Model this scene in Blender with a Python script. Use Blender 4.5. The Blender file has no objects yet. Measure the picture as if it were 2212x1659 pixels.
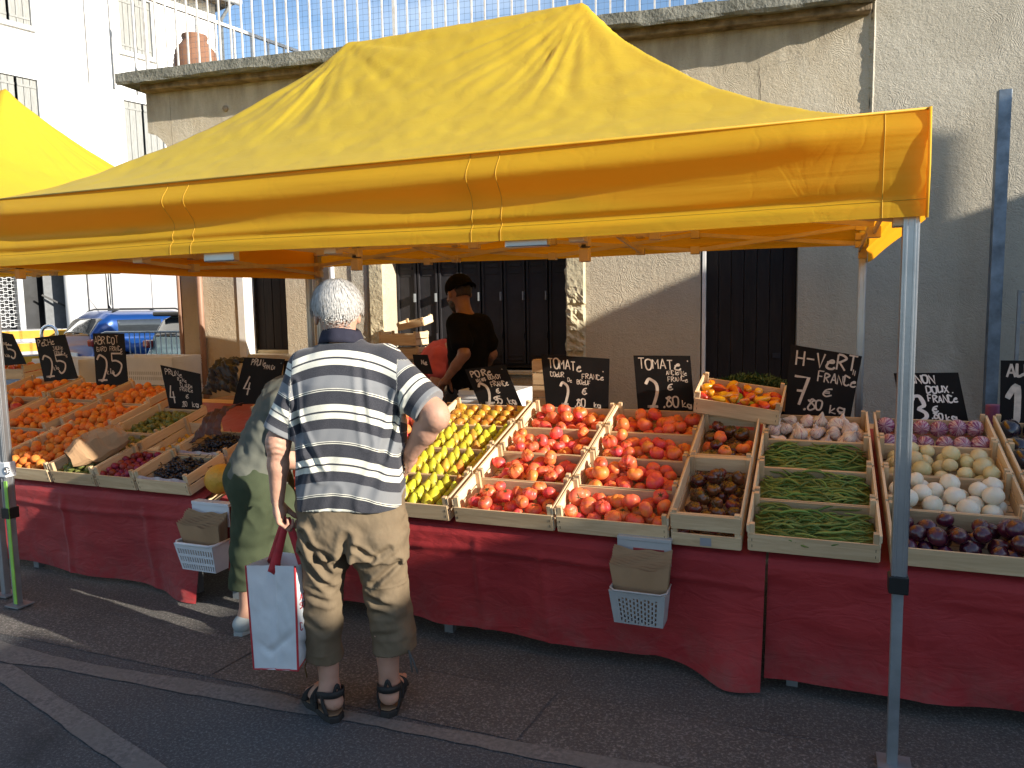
import bpy, bmesh, math, random
import numpy as np
from mathutils import Vector, Matrix
R_ = math.radians
random.seed(7); np.random.seed(7)
SC = bpy.context.scene
COL = SC.collection
# ------------------------------------------------------------------ camera
F_PX, IMG_W, IMG_H = 1659.0, 2212.0, 1659.0
CAM = np.array([0.0, 0.0, 1.58])
def cam_axes(yaw=21.8, pitch=-5.9, roll=1.0):
    y, p, r = map(math.radians, (yaw, pitch, roll))
    f = np.array([-math.sin(y)*math.cos(p), math.cos(y)*math.cos(p), math.sin(p)])
    ri = np.array([math.cos(y), math.sin(y), 0.0]); up = np.cross(ri, f)
    return ri*math.cos(r)-up*math.sin(r), ri*math.sin(r)+up*math.cos(r), f
AX = cam_axes()
cd = bpy.data.cameras.new('camera'); co = bpy.data.objects.new('camera', cd); COL.objects.link(co)
cd.sensor_width = 36.0; cd.lens = F_PX/IMG_W*36.0; cd.clip_end = 500; cd.clip_start = 0.05
m = Matrix(((AX[0][0], AX[1][0], -AX[2][0], CAM[0]), (AX[0][1], AX[1][1], -AX[2][1], CAM[1]),
            (AX[0][2], AX[1][2], -AX[2][2], CAM[2]), (0, 0, 0, 1)))
co.matrix_world = m; SC.camera = co
# surveying helpers: sight lines from the camera position meet a real plane of the place
def ray(x, y): return AX[0]*(x-IMG_W/2)/F_PX + AX[1]*(IMG_H/2-y)/F_PX + AX[2]
def onZ(x, y, z=0.0): d = ray(x, y); return CAM + d*((z-CAM[2])/d[2])
def onY(x, y, Y): d = ray(x, y); return CAM + d*((Y-CAM[1])/d[1])
def dep(x, y, c): return CAM + ray(x, y)*c
# ------------------------------------------------------------------ light
SUN_L = Vector((-3.19, 0.54, -1.10)).normalized()
EXPOSURE = 1.34
SUN_E = 3.8; SKY_E = 0.086
elev = math.asin(-SUN_L.z); az = math.atan2(-SUN_L.x, -SUN_L.y)
w = bpy.data.worlds.new("World"); SC.world = w; w.use_nodes = True
nt = w.node_tree; nt.nodes.clear()
sky = nt.nodes.new('ShaderNodeTexSky'); sky.sky_type = 'NISHITA'; sky.sun_disc = False
sky.sun_elevation = elev; sky.sun_rotation = az; sky.air_density = 1.0; sky.dust_density = 0.6; sky.ozone_density = 2.6
tc = nt.nodes.new('ShaderNodeTexCoord'); mp = nt.nodes.new('ShaderNodeMapping'); mp.inputs['Scale'].default_value = (1.5, 1.5, 5)
nz = nt.nodes.new('ShaderNodeTexNoise'); nz.inputs['Scale'].default_value = 2.2; nz.inputs['Detail'].default_value = 7
cr = nt.nodes.new('ShaderNodeValToRGB'); cr.color_ramp.elements[0].position = 0.46; cr.color_ramp.elements[1].position = 0.75
cr.color_ramp.elements[0].color = (0, 0, 0, 1); cr.color_ramp.elements[1].color = (.26, .26, .26, 1)
mx = nt.nodes.new('ShaderNodeMix'); mx.data_type = 'RGBA'; mx.inputs[7].default_value = (8.5, 9.0, 9.5, 1)
bg = nt.nodes.new('ShaderNodeBackground'); bg.inputs['Strength'].default_value = SKY_E
ow = nt.nodes.new('ShaderNodeOutputWorld'); L = nt.links.new
L(tc.outputs['Generated'], mp.inputs['Vector']); L(mp.outputs[0], nz.inputs['Vector']); L(nz.outputs['Fac'], cr.inputs[0])
L(cr.outputs[0], mx.inputs[0]); L(sky.outputs[0], mx.inputs[6]); L(mx.outputs[2], bg.inputs[0]); L(bg.outputs[0], ow.inputs[0])
sl = bpy.data.lights.new('sun', 'SUN'); sl.energy = SUN_E; sl.angle = R_(0.4); sl.color = (1.0, 0.92, 0.80)
so = bpy.data.objects.new('sun', sl); COL.objects.link(so); so.rotation_euler = SUN_L.to_track_quat('-Z', 'Y').to_euler()
so.location = (8, -3, 8)
vs = SC.view_settings; vs.view_transform = 'Standard'; vs.look = 'None'; vs.gamma = 1; vs.use_curve_mapping = False; vs.exposure = EXPOSURE
SC.cycles.max_bounces = 8; SC.cycles.transparent_max_bounces = 8
SC.cycles.use_adaptive_sampling = True
try: SC.cycles.use_denoising = True
except Exception: pass
# ------------------------------------------------------------------ object helpers
def tag(o, label=None, cat=None, group=None, kind=None):
    if label: o['label'] = label
    if cat: o['category'] = cat
    if group: o['group'] = group
    if kind: o['kind'] = kind
    return o
def empty(name, loc=(0, 0, 0), label=None, cat=None, group=None, rz=0.0, M=None):
    o = bpy.data.objects.new(name, None); COL.objects.link(o); o.empty_display_size = .05
    if M is not None: o.matrix_world = M
    else: o.location = loc; o.rotation_euler = (0, 0, rz)
    return tag(o, label, cat, group)
def link(name, me, mat=None, parent=None):
    o = bpy.data.objects.new(name, me); COL.objects.link(o)
    if mat is not None and len(me.materials) == 0: me.materials.append(mat)
    if parent is not None: o.parent = parent
    return o
def mesh(name, V, Fc, smooth=False):
    me = bpy.data.meshes.new(name); me.from_pydata([tuple(map(float, v)) for v in V], [], [tuple(map(int, f)) for f in Fc]); me.update()
    if smooth: me.shade_smooth()
    return me
class MB:
    def __init__(s): s.V = []; s.F = []
    def add(s, V, Fc):
        n = len(s.V); s.V += [tuple(map(float, v)) for v in V]; s.F += [tuple(i+n for i in f) for f in Fc]; return s
    def box(s, a, b, M=None):
        x0, y0, z0 = a; x1, y1, z1 = b
        V = [(x0, y0, z0), (x1, y0, z0), (x1, y1, z0), (x0, y1, z0), (x0, y0, z1), (x1, y0, z1), (x1, y1, z1), (x0, y1, z1)]
        if M is not None: V = [tuple(M @ Vector(v)) for v in V]
        return s.add(V, [(0, 3, 2, 1), (4, 5, 6, 7), (0, 1, 5, 4), (1, 2, 6, 5), (2, 3, 7, 6), (3, 0, 4, 7)])
    def tube(s, pts, r, n=8, cap=True, close=False):
        pts = [Vector(p) for p in pts]; N = len(pts); base = len(s.V); rr = r if hasattr(r, '__len__') else [r]*N
        up = None
        for i, p in enumerate(pts):
            if close: t = pts[(i+1) % N]-pts[i-1]
            else: t = pts[min(i+1, N-1)]-pts[max(i-1, 0)]
            t.normalize()
            if up is None: up = t.orthogonal().normalized()
            up = (up - t*up.dot(t));
            if up.length < 1e-5: up = t.orthogonal()
            up.normalize(); si = t.cross(up)
            for k in range(n):
                a = 2*math.pi*k/n; s.V.append(tuple(p + (up*math.cos(a)+si*math.sin(a))*rr[i]))
        for i in range(N if close else N-1):
            j = (i+1) % N
            for k in range(n):
                k2 = (k+1) % n; s.F.append((base+i*n+k, base+i*n+k2, base+j*n+k2, base+j*n+k))
        if cap and not close:
            s.F.append(tuple(base+k for k in range(n))[::-1]); s.F.append(tuple(base+(N-1)*n+k for k in range(n)))
        return s
    def bar(s, a, b, w, h, up=(0, 0, 1)):
        a = Vector(a); b = Vector(b); t = (b-a).normalized(); u = Vector(up); si = t.cross(u)
        if si.length < 1e-4: si = t.orthogonal()
        si.normalize(); u = si.cross(t).normalized(); V = []
        for p in (a, b):
            for q, r in ((-1, -1), (1, -1), (1, 1), (-1, 1)): V.append(tuple(p+si*q*w/2+u*r*h/2))
        return s.add(V, [(3, 2, 1, 0), (4, 5, 6, 7), (0, 1, 5, 4), (1, 2, 6, 5), (2, 3, 7, 6), (3, 0, 4, 7)])
    def prism(s, poly, y0, y1, M=None):   # poly in x,z extruded along y
        n = len(poly); V = [(x, y0, z) for x, z in poly]+[(x, y1, z) for x, z in poly]
        if M is not None: V = [tuple(M @ Vector(v)) for v in V]
        return s.add(V, [tuple(range(n)), tuple(range(2*n-1, n-1, -1))]+[(i, i+n, (i+1) % n+n, (i+1) % n) for i in range(n)])
    def lathe(s, prof, c=(0, 0, 0), n=24, M=None):
        V = []; Fc = []
        for r, z in prof:
            for k in range(n):
                a = 2*math.pi*k/n; V.append((c[0]+r*math.cos(a), c[1]+r*math.sin(a), c[2]+z))
        for i in range(len(prof)-1):
            for k in range(n):
                k2 = (k+1) % n; Fc.append((i*n+k, i*n+k2, (i+1)*n+k2, (i+1)*n+k))
        Fc.append(tuple(range(n))[::-1]); Fc.append(tuple((len(prof)-1)*n+k for k in range(n)))
        if M is not None: V = [tuple(M @ Vector(v)) for v in V]
        return s.add(V, Fc)
    def build(s, name, mat=None, parent=None, smooth=False, bevel=0):
        me = mesh(name, s.V, s.F, smooth)
        o = link(name, me, mat, parent)
        if bevel:
            b = o.modifiers.new('bevel', 'BEVEL'); b.width = bevel; b.segments = 2; b.limit_method = 'ANGLE'
        return o
def vnoise(P, seed=0):          # smooth value noise in -1..1
    P = np.asarray(P, float); I = np.floor(P).astype(np.int64); f = P-I; f = f*f*(3-2*f); out = 0
    for dx in (0, 1):
        for dy in (0, 1):
            for dz in (0, 1):
                h = (I[..., 0]+dx)*374761393+(I[..., 1]+dy)*668265263+(I[..., 2]+dz)*2147483647+seed*1274126177
                h = (h ^ (h >> 13))*1274126177; h = (h ^ (h >> 16)) & 0xffff
                wgt = (f[..., 0] if dx else 1-f[..., 0])*(f[..., 1] if dy else 1-f[..., 1])*(f[..., 2] if dz else 1-f[..., 2])
                out = out + wgt*(h/32767.5-1)
    return out
def grid_mesh(name, P, smooth=True, closed_u=False):       # P: (nu, nv, 3)
    nu, nv = P.shape[:2]; V = P.reshape(-1, 3); Fc = []
    for i in range(nu if closed_u else nu-1):
        i2 = (i+1) % nu
        for j in range(nv-1): Fc.append((i*nv+j, i2*nv+j, i2*nv+j+1, i*nv+j+1))
    return mesh(name, V, Fc, smooth)
# ------------------------------------------------------------------ materials
def new_mat(name):
    mt = bpy.data.materials.new(name); mt.use_nodes = True; n = mt.node_tree; n.nodes.clear()
    o = n.nodes.new('ShaderNodeOutputMaterial'); b = n.nodes.new('ShaderNodeBsdfPrincipled'); n.links.new(b.outputs[0], o.inputs[0])
    return mt, n, b, o
def nn(n, t, **k):
    q = n.nodes.new(t)
    for a, v in k.items():
        if a in q.inputs: q.inputs[a].default_value = v
        else: setattr(q, a, v)
    return q
def rgb(c): return (c[0], c[1], c[2], 1.0)
def mixc(n, fac, a, b, blend='MIX'):
    q = n.nodes.new('ShaderNodeMix'); q.data_type = 'RGBA'; q.blend_type = blend
    for v, i in ((fac, 0), (a, 6), (b, 7)):
        if hasattr(v, 'is_linked') or hasattr(v, 'links'): n.links.new(v, q.inputs[i])
        else: q.inputs[i].default_value = v if i == 0 else rgb(v)
    return q.outputs[2]
def ramp(n, src, stops, interp='LINEAR'):
    r = n.nodes.new('ShaderNodeValToRGB'); r.color_ramp.interpolation = interp; e = r.color_ramp.elements
    while len(e) < len(stops): e.new(0.5)
    for i, (p, c) in enumerate(stops): e[i].position = p; e[i].color = rgb(c if hasattr(c, '__len__') else (c, c, c))
    n.links.new(src, r.inputs[0]); return r.outputs[0]
def coords(n, scale=(1, 1, 1), world=False, rot=(0, 0, 0)):
    if world: s = nn(n, 'ShaderNodeNewGeometry').outputs['Position']
    else: s = nn(n, 'ShaderNodeTexCoord').outputs['Object']
    mpn = nn(n, 'ShaderNodeMapping'); mpn.inputs['Scale'].default_value = scale; mpn.inputs['Rotation'].default_value = rot
    n.links.new(s, mpn.inputs[0]); return mpn.outputs[0]
def noise(n, vec, scale=5, detail=4, rough=.55, dist=0):
    q = nn(n, 'ShaderNodeTexNoise'); q.inputs['Scale'].default_value = scale; q.inputs['Detail'].default_value = detail
    q.inputs['Roughness'].default_value = rough; q.inputs['Distortion'].default_value = dist; n.links.new(vec, q.inputs['Vector']); return q.outputs['Fac']
def bump(n, b, h, strength=.5, dist=.01):
    q = nn(n, 'ShaderNodeBump'); q.inputs['Strength'].default_value = strength; q.inputs['Distance'].default_value = dist
    n.links.new(h, q.inputs['Height']); n.links.new(q.outputs[0], b.inputs['Normal']); return q
def simple(name, c, rough=.6, metal=0, spec=.4, var=.12, nscale=12, bmp=0, bscale=60, c2=None, rand=0, sss=0, bdist=.004, world=False, tr=None):
    mt, n, b, o = new_mat(name); v = coords(n, world=world)
    f = noise(n, v, nscale, 5)
    c2 = c2 or tuple(max(0, x*(1-var*2)) for x in c); cm = mixc(n, ramp(n, f, [(.3, 0), (.7, 1)]), c2, c)
    if rand:
        oi = nn(n, 'ShaderNodeObjectInfo'); hs = nn(n, 'ShaderNodeHueSaturation')
        mr = nn(n, 'ShaderNodeMapRange'); mr.inputs[3].default_value = .5-rand*.12; mr.inputs[4].default_value = .5+rand*.12
        mv = nn(n, 'ShaderNodeMapRange'); mv.inputs[3].default_value = 1-rand*.6; mv.inputs[4].default_value = 1+rand*.5
        ml = nn(n, 'ShaderNodeMath', operation='MULTIPLY'); ml.inputs[1].default_value = 7.31; fr = nn(n, 'ShaderNodeMath', operation='FRACT')
        n.links.new(oi.outputs['Random'], ml.inputs[0]); n.links.new(ml.outputs[0], fr.inputs[0])
        n.links.new(oi.outputs['Random'], mr.inputs[0]); n.links.new(fr.outputs[0], mv.inputs[0])
        n.links.new(mr.outputs[0], hs.inputs['Hue']); n.links.new(mv.outputs[0], hs.inputs['Value']); n.links.new(cm, hs.inputs['Color']); cm = hs.outputs[0]
    n.links.new(cm, b.inputs['Base Color']); b.inputs['Roughness'].default_value = rough; b.inputs['Metallic'].default_value = metal
    b.inputs['Specular IOR Level'].default_value = spec
    if sss: b.inputs['Subsurface Weight'].default_value = sss; b.inputs['Subsurface Radius'].default_value = (.02, .008, .004); b.inputs['Subsurface Scale'].default_value = .5
    if bmp: bump(n, b, noise(n, v, bscale, 4), bmp, bdist)
    if tr:
        t = nn(n, 'ShaderNodeBsdfTranslucent'); t.inputs[0].default_value = rgb(tr[0]); ms = nn(n, 'ShaderNodeMixShader'); ms.inputs[0].default_value = tr[1]
        n.links.new(b.outputs[0], ms.inputs[1]); n.links.new(t.outputs[0], ms.inputs[2]); n.links.new(ms.outputs[0], o.inputs[0])
    return mt
def wood(name, c, c2, rough=.65, scale=1.0, axis=0, rand=.35):
    mt, n, b, o = new_mat(name); sc = [26, 26, 26]; sc[axis] = 2.2
    oi = nn(n, 'ShaderNodeObjectInfo'); v = coords(n, tuple(s*scale for s in sc))
    ad = nn(n, 'ShaderNodeVectorMath', operation='ADD'); ml = nn(n, 'ShaderNodeMath', operation='MULTIPLY'); ml.inputs[1].default_value = 60
    n.links.new(oi.outputs['Random'], ml.inputs[0]); n.links.new(v, ad.inputs[0]); n.links.new(ml.outputs[0], ad.inputs[1])
    f = noise(n, ad.outputs[0], 1.6, 6, .65, 1.2); f2 = noise(n, ad.outputs[0], .35, 3)
    cm = mixc(n, ramp(n, f, [(.35, 0), (.68, 1)]), c2, c); cm = mixc(n, ramp(n, f2, [(.4, 0), (.75, .45)]), cm, tuple(x*.62 for x in c2))
    hs = nn(n, 'ShaderNodeHueSaturation'); mv = nn(n, 'ShaderNodeMapRange'); mv.inputs[3].default_value = 1-rand*.6; mv.inputs[4].default_value = 1+rand*.3
    n.links.new(oi.outputs['Random'], mv.inputs[0]); n.links.new(mv.outputs[0], hs.inputs['Value']); n.links.new(cm, hs.inputs['Color'])
    n.links.new(hs.outputs[0], b.inputs['Base Color']); b.inputs['Roughness'].default_value = rough; b.inputs['Specular IOR Level'].default_value = .25
    bump(n, b, f, .35, .003); return mt
M = {}
M['crate'] = wood('poplar_wood', (.76, .575, .345), (.60, .42, .235))
M['crate_post'] = wood('poplar_post_wood', (.72, .55, .34), (.55, .39, .22), axis=2)
M['crate_side'] = wood('poplar_side_wood', (.84, .69, .47), (.70, .54, .34), axis=1)
M['black_board'] = simple('black_slate_board', (.005, .0045, .0045), .6, spec=.12, var=.3, nscale=6, c2=(.011, .010, .010))
M['chalk'] = simple('chalk_pen_ink', (.62, .55, .47), .7, var=.15, nscale=40)
M['chalk_white'] = simple('white_pen_ink', (.85, .83, .8), .7, var=.08, nscale=40)
M['alu'] = simple('brushed_aluminium', (.50, .52, .54), .32, .85, var=.12, nscale=5, bmp=.1, bscale=90)
M['alu_dull'] = simple('painted_steel', (.30, .32, .33), .45, .3, var=.2, nscale=7)
M['plastic_black'] = simple('black_plastic', (.015, .016, .016), .45, var=.2)
M['plastic_white'] = simple('white_plastic', (.72, .74, .75), .45, var=.06, nscale=6)
M['plastic_grey'] = simple('grey_plastic', (.42, .43, .42), .5, var=.06)
M['skin'] = simple('skin', (.50, .285, .20), .55, var=.16, nscale=14, bmp=.15, bscale=120, sss=.12, c2=(.46, .25, .17), spec=.3)
M['skin_dark'] = simple('tanned_skin', (.25, .125, .08), .5, var=.16, nscale=22, bmp=.2, bscale=120, sss=.1, spec=.35)
# ------------------------------------------------------------------ implicit surfaces -> meshes (bodies, clothes, car shells)
def rot_to(v):
    return np.array(Vector(v).normalized().to_track_quat('Z', 'Y').to_matrix())
def f_cone(a, b, r1, r2):
    a = np.array(a, float); b = np.array(b, float); ba = b-a; l2 = float(ba@ba); rr = r1-r2; a2 = l2-rr*rr; il2 = 1/l2
    def f(P):
        pa = P-a; y = pa@ba; z = y-l2; x2 = ((pa*l2-ba*y[..., None])**2).sum(-1); y2 = y*y*l2; z2 = z*z*l2
        k = np.sign(rr)*rr*rr*x2
        d = (np.sqrt(np.maximum(x2*a2*il2, 0))+y*rr)*il2-r1
        c1 = np.sign(z)*a2*z2 > k; c2 = np.sign(y)*a2*y2 < k
        d = np.where(c2, np.sqrt(x2+y2)*il2-r1, d); d = np.where(c1, np.sqrt(x2+z2)*il2-r2, d); return d
    r = max(r1, r2); return f, np.minimum(a, b)-r, np.maximum(a, b)+r
def f_ell(c, rad, Rm=None):
    c = np.array(c, float); rad = np.array(rad, float); mr = rad.max()
    def f(P):
        q = P-c
        if Rm is not None: q = q@Rm
        k0 = np.sqrt(((q/rad)**2).sum(-1)); k1 = np.sqrt(((q/(rad*rad))**2).sum(-1)); return k0*(k0-1)/np.maximum(k1, 1e-6)
    return f, c-mr, c+mr
def f_loft(rows, p=2.3, ax=2):      # rows: (t, c1, c2, r1, r2) sections stacked along an axis
    rows = np.array(sorted(rows), float); o = [i for i in range(3) if i != ax]
    def f(P):
        t = P[..., ax]; g = lambda i: np.interp(t, rows[:, 0], rows[:, i])
        a = g(3); b = g(4); u = np.abs(P[..., o[0]]-g(1))/a; v = np.abs(P[..., o[1]]-g(2))/b
        d = ((u**p+v**p)**(1/p)-1)*np.minimum(a, b)
        cap = np.maximum(rows[0, 0]-t, t-rows[-1, 0]); return np.maximum(d, cap)
    lo = np.zeros(3); hi = np.zeros(3); lo[ax] = rows[0, 0]; hi[ax] = rows[-1, 0]
    for j, q in enumerate(o): lo[q] = (rows[:, 1+j]-rows[:, 3+j]).min(); hi[q] = (rows[:, 1+j]+rows[:, 3+j]).max()
    return f, lo, hi
def f_box(c, h, r=.02, Rm=None):
    c = np.array(c, float); h = np.array(h, float)
    def f(P):
        q = P-c
        if Rm is not None: q = q@Rm
        q = np.abs(q)-(h-r); return np.sqrt((np.maximum(q, 0)**2).sum(-1))+np.minimum(q.max(-1), 0)-r
    m_ = np.linalg.norm(h) if Rm is not None else h
    return f, c-m_, c+m_
def sdf_mesh(name, prims, res=.006, cuts=(), post=None, pad=.03, smooth=True, infl=0.0):
    """prims: list of ((f, lo, hi), k[, op]); cuts: functions P -> d kept where d<0"""
    ad = [p for p in prims if len(p) < 3]
    lo = np.min([p[0][1] for p in ad], 0)-pad-infl; hi = np.max([p[0][2] for p in ad], 0)+pad+infl
    n = np.ceil((hi-lo)/res).astype(int)+1; G = np.full(tuple(n), 1.0, np.float32)
    ax = [lo[i]+np.arange(n[i])*res for i in range(3)]
    for pr in prims:
        (f, a, b), k = pr[0], pr[1]; mg = max(k*2.0, res*3)+infl+.01
        i0 = np.maximum(((a-mg-lo)/res).astype(int), 0); i1 = np.minimum(((b+mg-lo)/res).astype(int)+2, n)
        if (i1 <= i0).any(): continue
        sl_ = tuple(slice(i0[i], i1[i]) for i in range(3))
        P = np.stack(np.meshgrid(*[ax[i][sl_[i]] for i in range(3)], indexing='ij'), -1); d = f(P)
        g = G[sl_]
        if len(pr) > 2: G[sl_] = np.maximum(g, -d)
        elif k > 0:
            h = np.clip(.5+.5*(g-d)/k, 0, 1); G[sl_] = g*(1-h)+d*h-k*h*(1-h)
        else: G[sl_] = np.minimum(g, d)
    G -= infl
    if cuts or post:
        P = np.stack(np.meshgrid(*ax, indexing='ij'), -1)
        if post is not None: 
            near = np.abs(G) < .05; G[near] += post(P[near])
        for c in cuts: G = np.maximum(G, c(P))
    G[0] = G[-1] = 1; G[:, 0] = G[:, -1] = 1; G[:, :, 0] = G[:, :, -1] = 1
    V, Q = surf_nets(G); V = V*res+lo
    return mesh(name, V, Q, smooth)
def surf_nets(G):
    ins = G < 0; nx, ny, nz_ = G.shape; c = [(i, j, k) for i in (0, 1) for j in (0, 1) for k in (0, 1)]
    cnt = sum(ins[i:nx-1+i, j:ny-1+j, k:nz_-1+k].astype(np.int8) for i, j, k in c)
    act = (cnt > 0) & (cnt < 8); I = np.argwhere(act); idx = np.full(act.shape, -1, np.int64); idx[act] = np.arange(len(I))
    acc = np.zeros((len(I), 3)); num = np.zeros(len(I))
    for a in c:
        for d in range(3):
            if a[d]: continue
            b = list(a); b[d] = 1; va = G[tuple((I+a).T)]; vb = G[tuple((I+b).T)]; cr_ = (va < 0) != (vb < 0)
            t = np.where(cr_, va/np.where(cr_, va-vb, 1), 0); p = np.array(a, float)[None]+np.eye(3)[d][None]*t[:, None]
            acc += p*cr_[:, None]; num += cr_
    V = I+acc/num[:, None]; Q = []
    for d in range(3):
        s0 = [slice(None)]*3; s1 = [slice(None)]*3; s0[d] = slice(0, -1); s1[d] = slice(1, None)
        x = ins[tuple(s0)] != ins[tuple(s1)]; E = np.argwhere(x); u, v = (d+1) % 3, (d+2) % 3
        E = E[(E[:, u] > 0) & (E[:, v] > 0)]
        fl = ins[tuple(E.T)]
        o = []
        for du, dv in ((1, 1), (0, 1), (0, 0), (1, 0)):
            q = E.copy(); q[:, u] -= du; q[:, v] -= dv; q = np.minimum(q, np.array(idx.shape)-1); o.append(idx[tuple(q.T)])
        o = np.stack(o, 1); o[~fl] = o[~fl][:, ::-1]; Q.append(o[(o >= 0).all(1)])
    return V, np.concatenate(Q)
def get_v(me):
    a = np.empty(len(me.vertices)*3); me.vertices.foreach_get('co', a); return a.reshape(-1, 3)
def set_v(me, V): me.vertices.foreach_set('co', np.ascontiguousarray(V).ravel()); me.update()
def float_attr(me, nm, vals):
    a = me.attributes.new(nm, 'FLOAT', 'POINT'); a.data.foreach_set('value', np.asarray(vals, np.float32))
# ------------------------------------------------------------------ ground
def asphalt(name, c, c2, sp=.5):
    mt, n, b, o = new_mat(name); v = coords(n, world=True)
    f = noise(n, v, 3, 5, .6); g = noise(n, v, 85, 5, .85); big = noise(n, v, .9, 4, .6, .6)
    cm = mixc(n, ramp(n, f, [(.3, 0), (.7, 1)]), c2, c); cm = mixc(n, ramp(n, g, [(.50, 0), (.68, sp)]), cm, tuple(x*3.2+.02 for x in c))
    cm = mixc(n, ramp(n, big, [(.60, 0), (.72, .6)]), cm, tuple(x*.5 for x in c2))
    n.links.new(cm, b.inputs['Base Color']); b.inputs['Roughness'].default_value = .85; b.inputs['Specular IOR Level'].default_value = .3
    bump(n, b, g, .8, .008); return mt
M['asphalt'] = asphalt('asphalt', (.086, .087, .088), (.066, .067, .069), .8)
M['asphalt_old'] = asphalt('asphalt_old', (.098, .092, .084), (.074, .069, .063), .85)
M['gutter'] = asphalt('gutter_concrete', (.108, .100, .092), (.080, .074, .067), .9)
def paint_mat():
    mt, n, b, o = new_mat('worn_road_paint'); v = coords(n, world=True)
    f = noise(n, v, 60, 5, .7); g = noise(n, v, 5, 4, .6)
    cm = mixc(n, ramp(n, f, [(.40, 0), (.66, 1)]), (.10, .096, .092), (.21, .20, .185)); cm = mixc(n, ramp(n, g, [(.35, .8), (.62, 0)]), cm, (.15, .145, .13))
    n.links.new(cm, b.inputs['Base Color']); b.inputs['Roughness'].default_value = .8; bump(n, b, noise(n, v, 190, 3), .4, .003); return mt
M['paint'] = paint_mat()
def sheet(name, poly, z, mat, kind='structure', jit=0.0):
    pts = []
    for i, p in enumerate(poly):
        q = poly[(i+1) % len(poly)]; L_ = math.hypot(q[0]-p[0], q[1]-p[1]); k = max(1, int(L_/.06)) if jit else 1
        for j in range(k):
            t = j/k; d = random.uniform(-jit, jit) if j else 0; nx, ny = (q[1]-p[1])/L_, -(q[0]-p[0])/L_
            pts.append((p[0]+(q[0]-p[0])*t+nx*d, p[1]+(q[1]-p[1])*t+ny*d, z))
    return tag(link(name, mesh(name, pts, [tuple(range(len(pts)))]), mat), kind=kind)
g0 = MB(); g0.add([(-120, -60, 0), (60, -60, 0), (60, 150, 0), (-120, 150, 0)], [(0, 1, 2, 3)])
tag(g0.build('ground', M['asphalt']), kind='structure')
sheet('road_patch', [(-14, 2.83), (6, 2.83), (6, 5.9), (-14, 5.2)], .0015, M['asphalt_old'], jit=0)
xs = [-13.2, -9.6, -6.0, -2.42, -0.985, 0.40, 2.6, 6.0]
for i in range(len(xs)-1):
    sheet('gutter_slab', [(xs[i]+.005, 2.455), (xs[i+1]-.005, 2.455), (xs[i+1]-.005+.03, 2.825), (xs[i]+.005+.03, 2.825)], .003, M['gutter'], jit=.003)
gz = lambda X, Y: tuple(onZ(.35*X, 1216.6+.35*Y, .0045)[:2])
sheet('painted_line', [gz(-900, 230), gz(0, 478), gz(270, 555), gz(600, 628), gz(1000, 690), gz(1700, 800), gz(2176, 918), gz(3140, 1087), gz(3857, 1213), gz(5200, 1449), gz(5200, 1560), gz(3857, 1315), gz(3140, 1170), gz(2154, 973), gz(1500, 868), gz(1000, 775), gz(560, 690), gz(300, 640), gz(60, 618), gz(-900, 390)], .0045, M['paint'], jit=.004)
sheet('painted_diagonal_line', [gz(0, 620), gz(75, 624), gz(330, 800), gz(700, 1042), gz(1040, 1270), gz(1500, 1590), gz(1180, 1590), gz(760, 1270), gz(500, 1090), gz(250, 905), gz(0, 735), gz(-300, 560)], .006, M['paint'], jit=.004)
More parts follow.
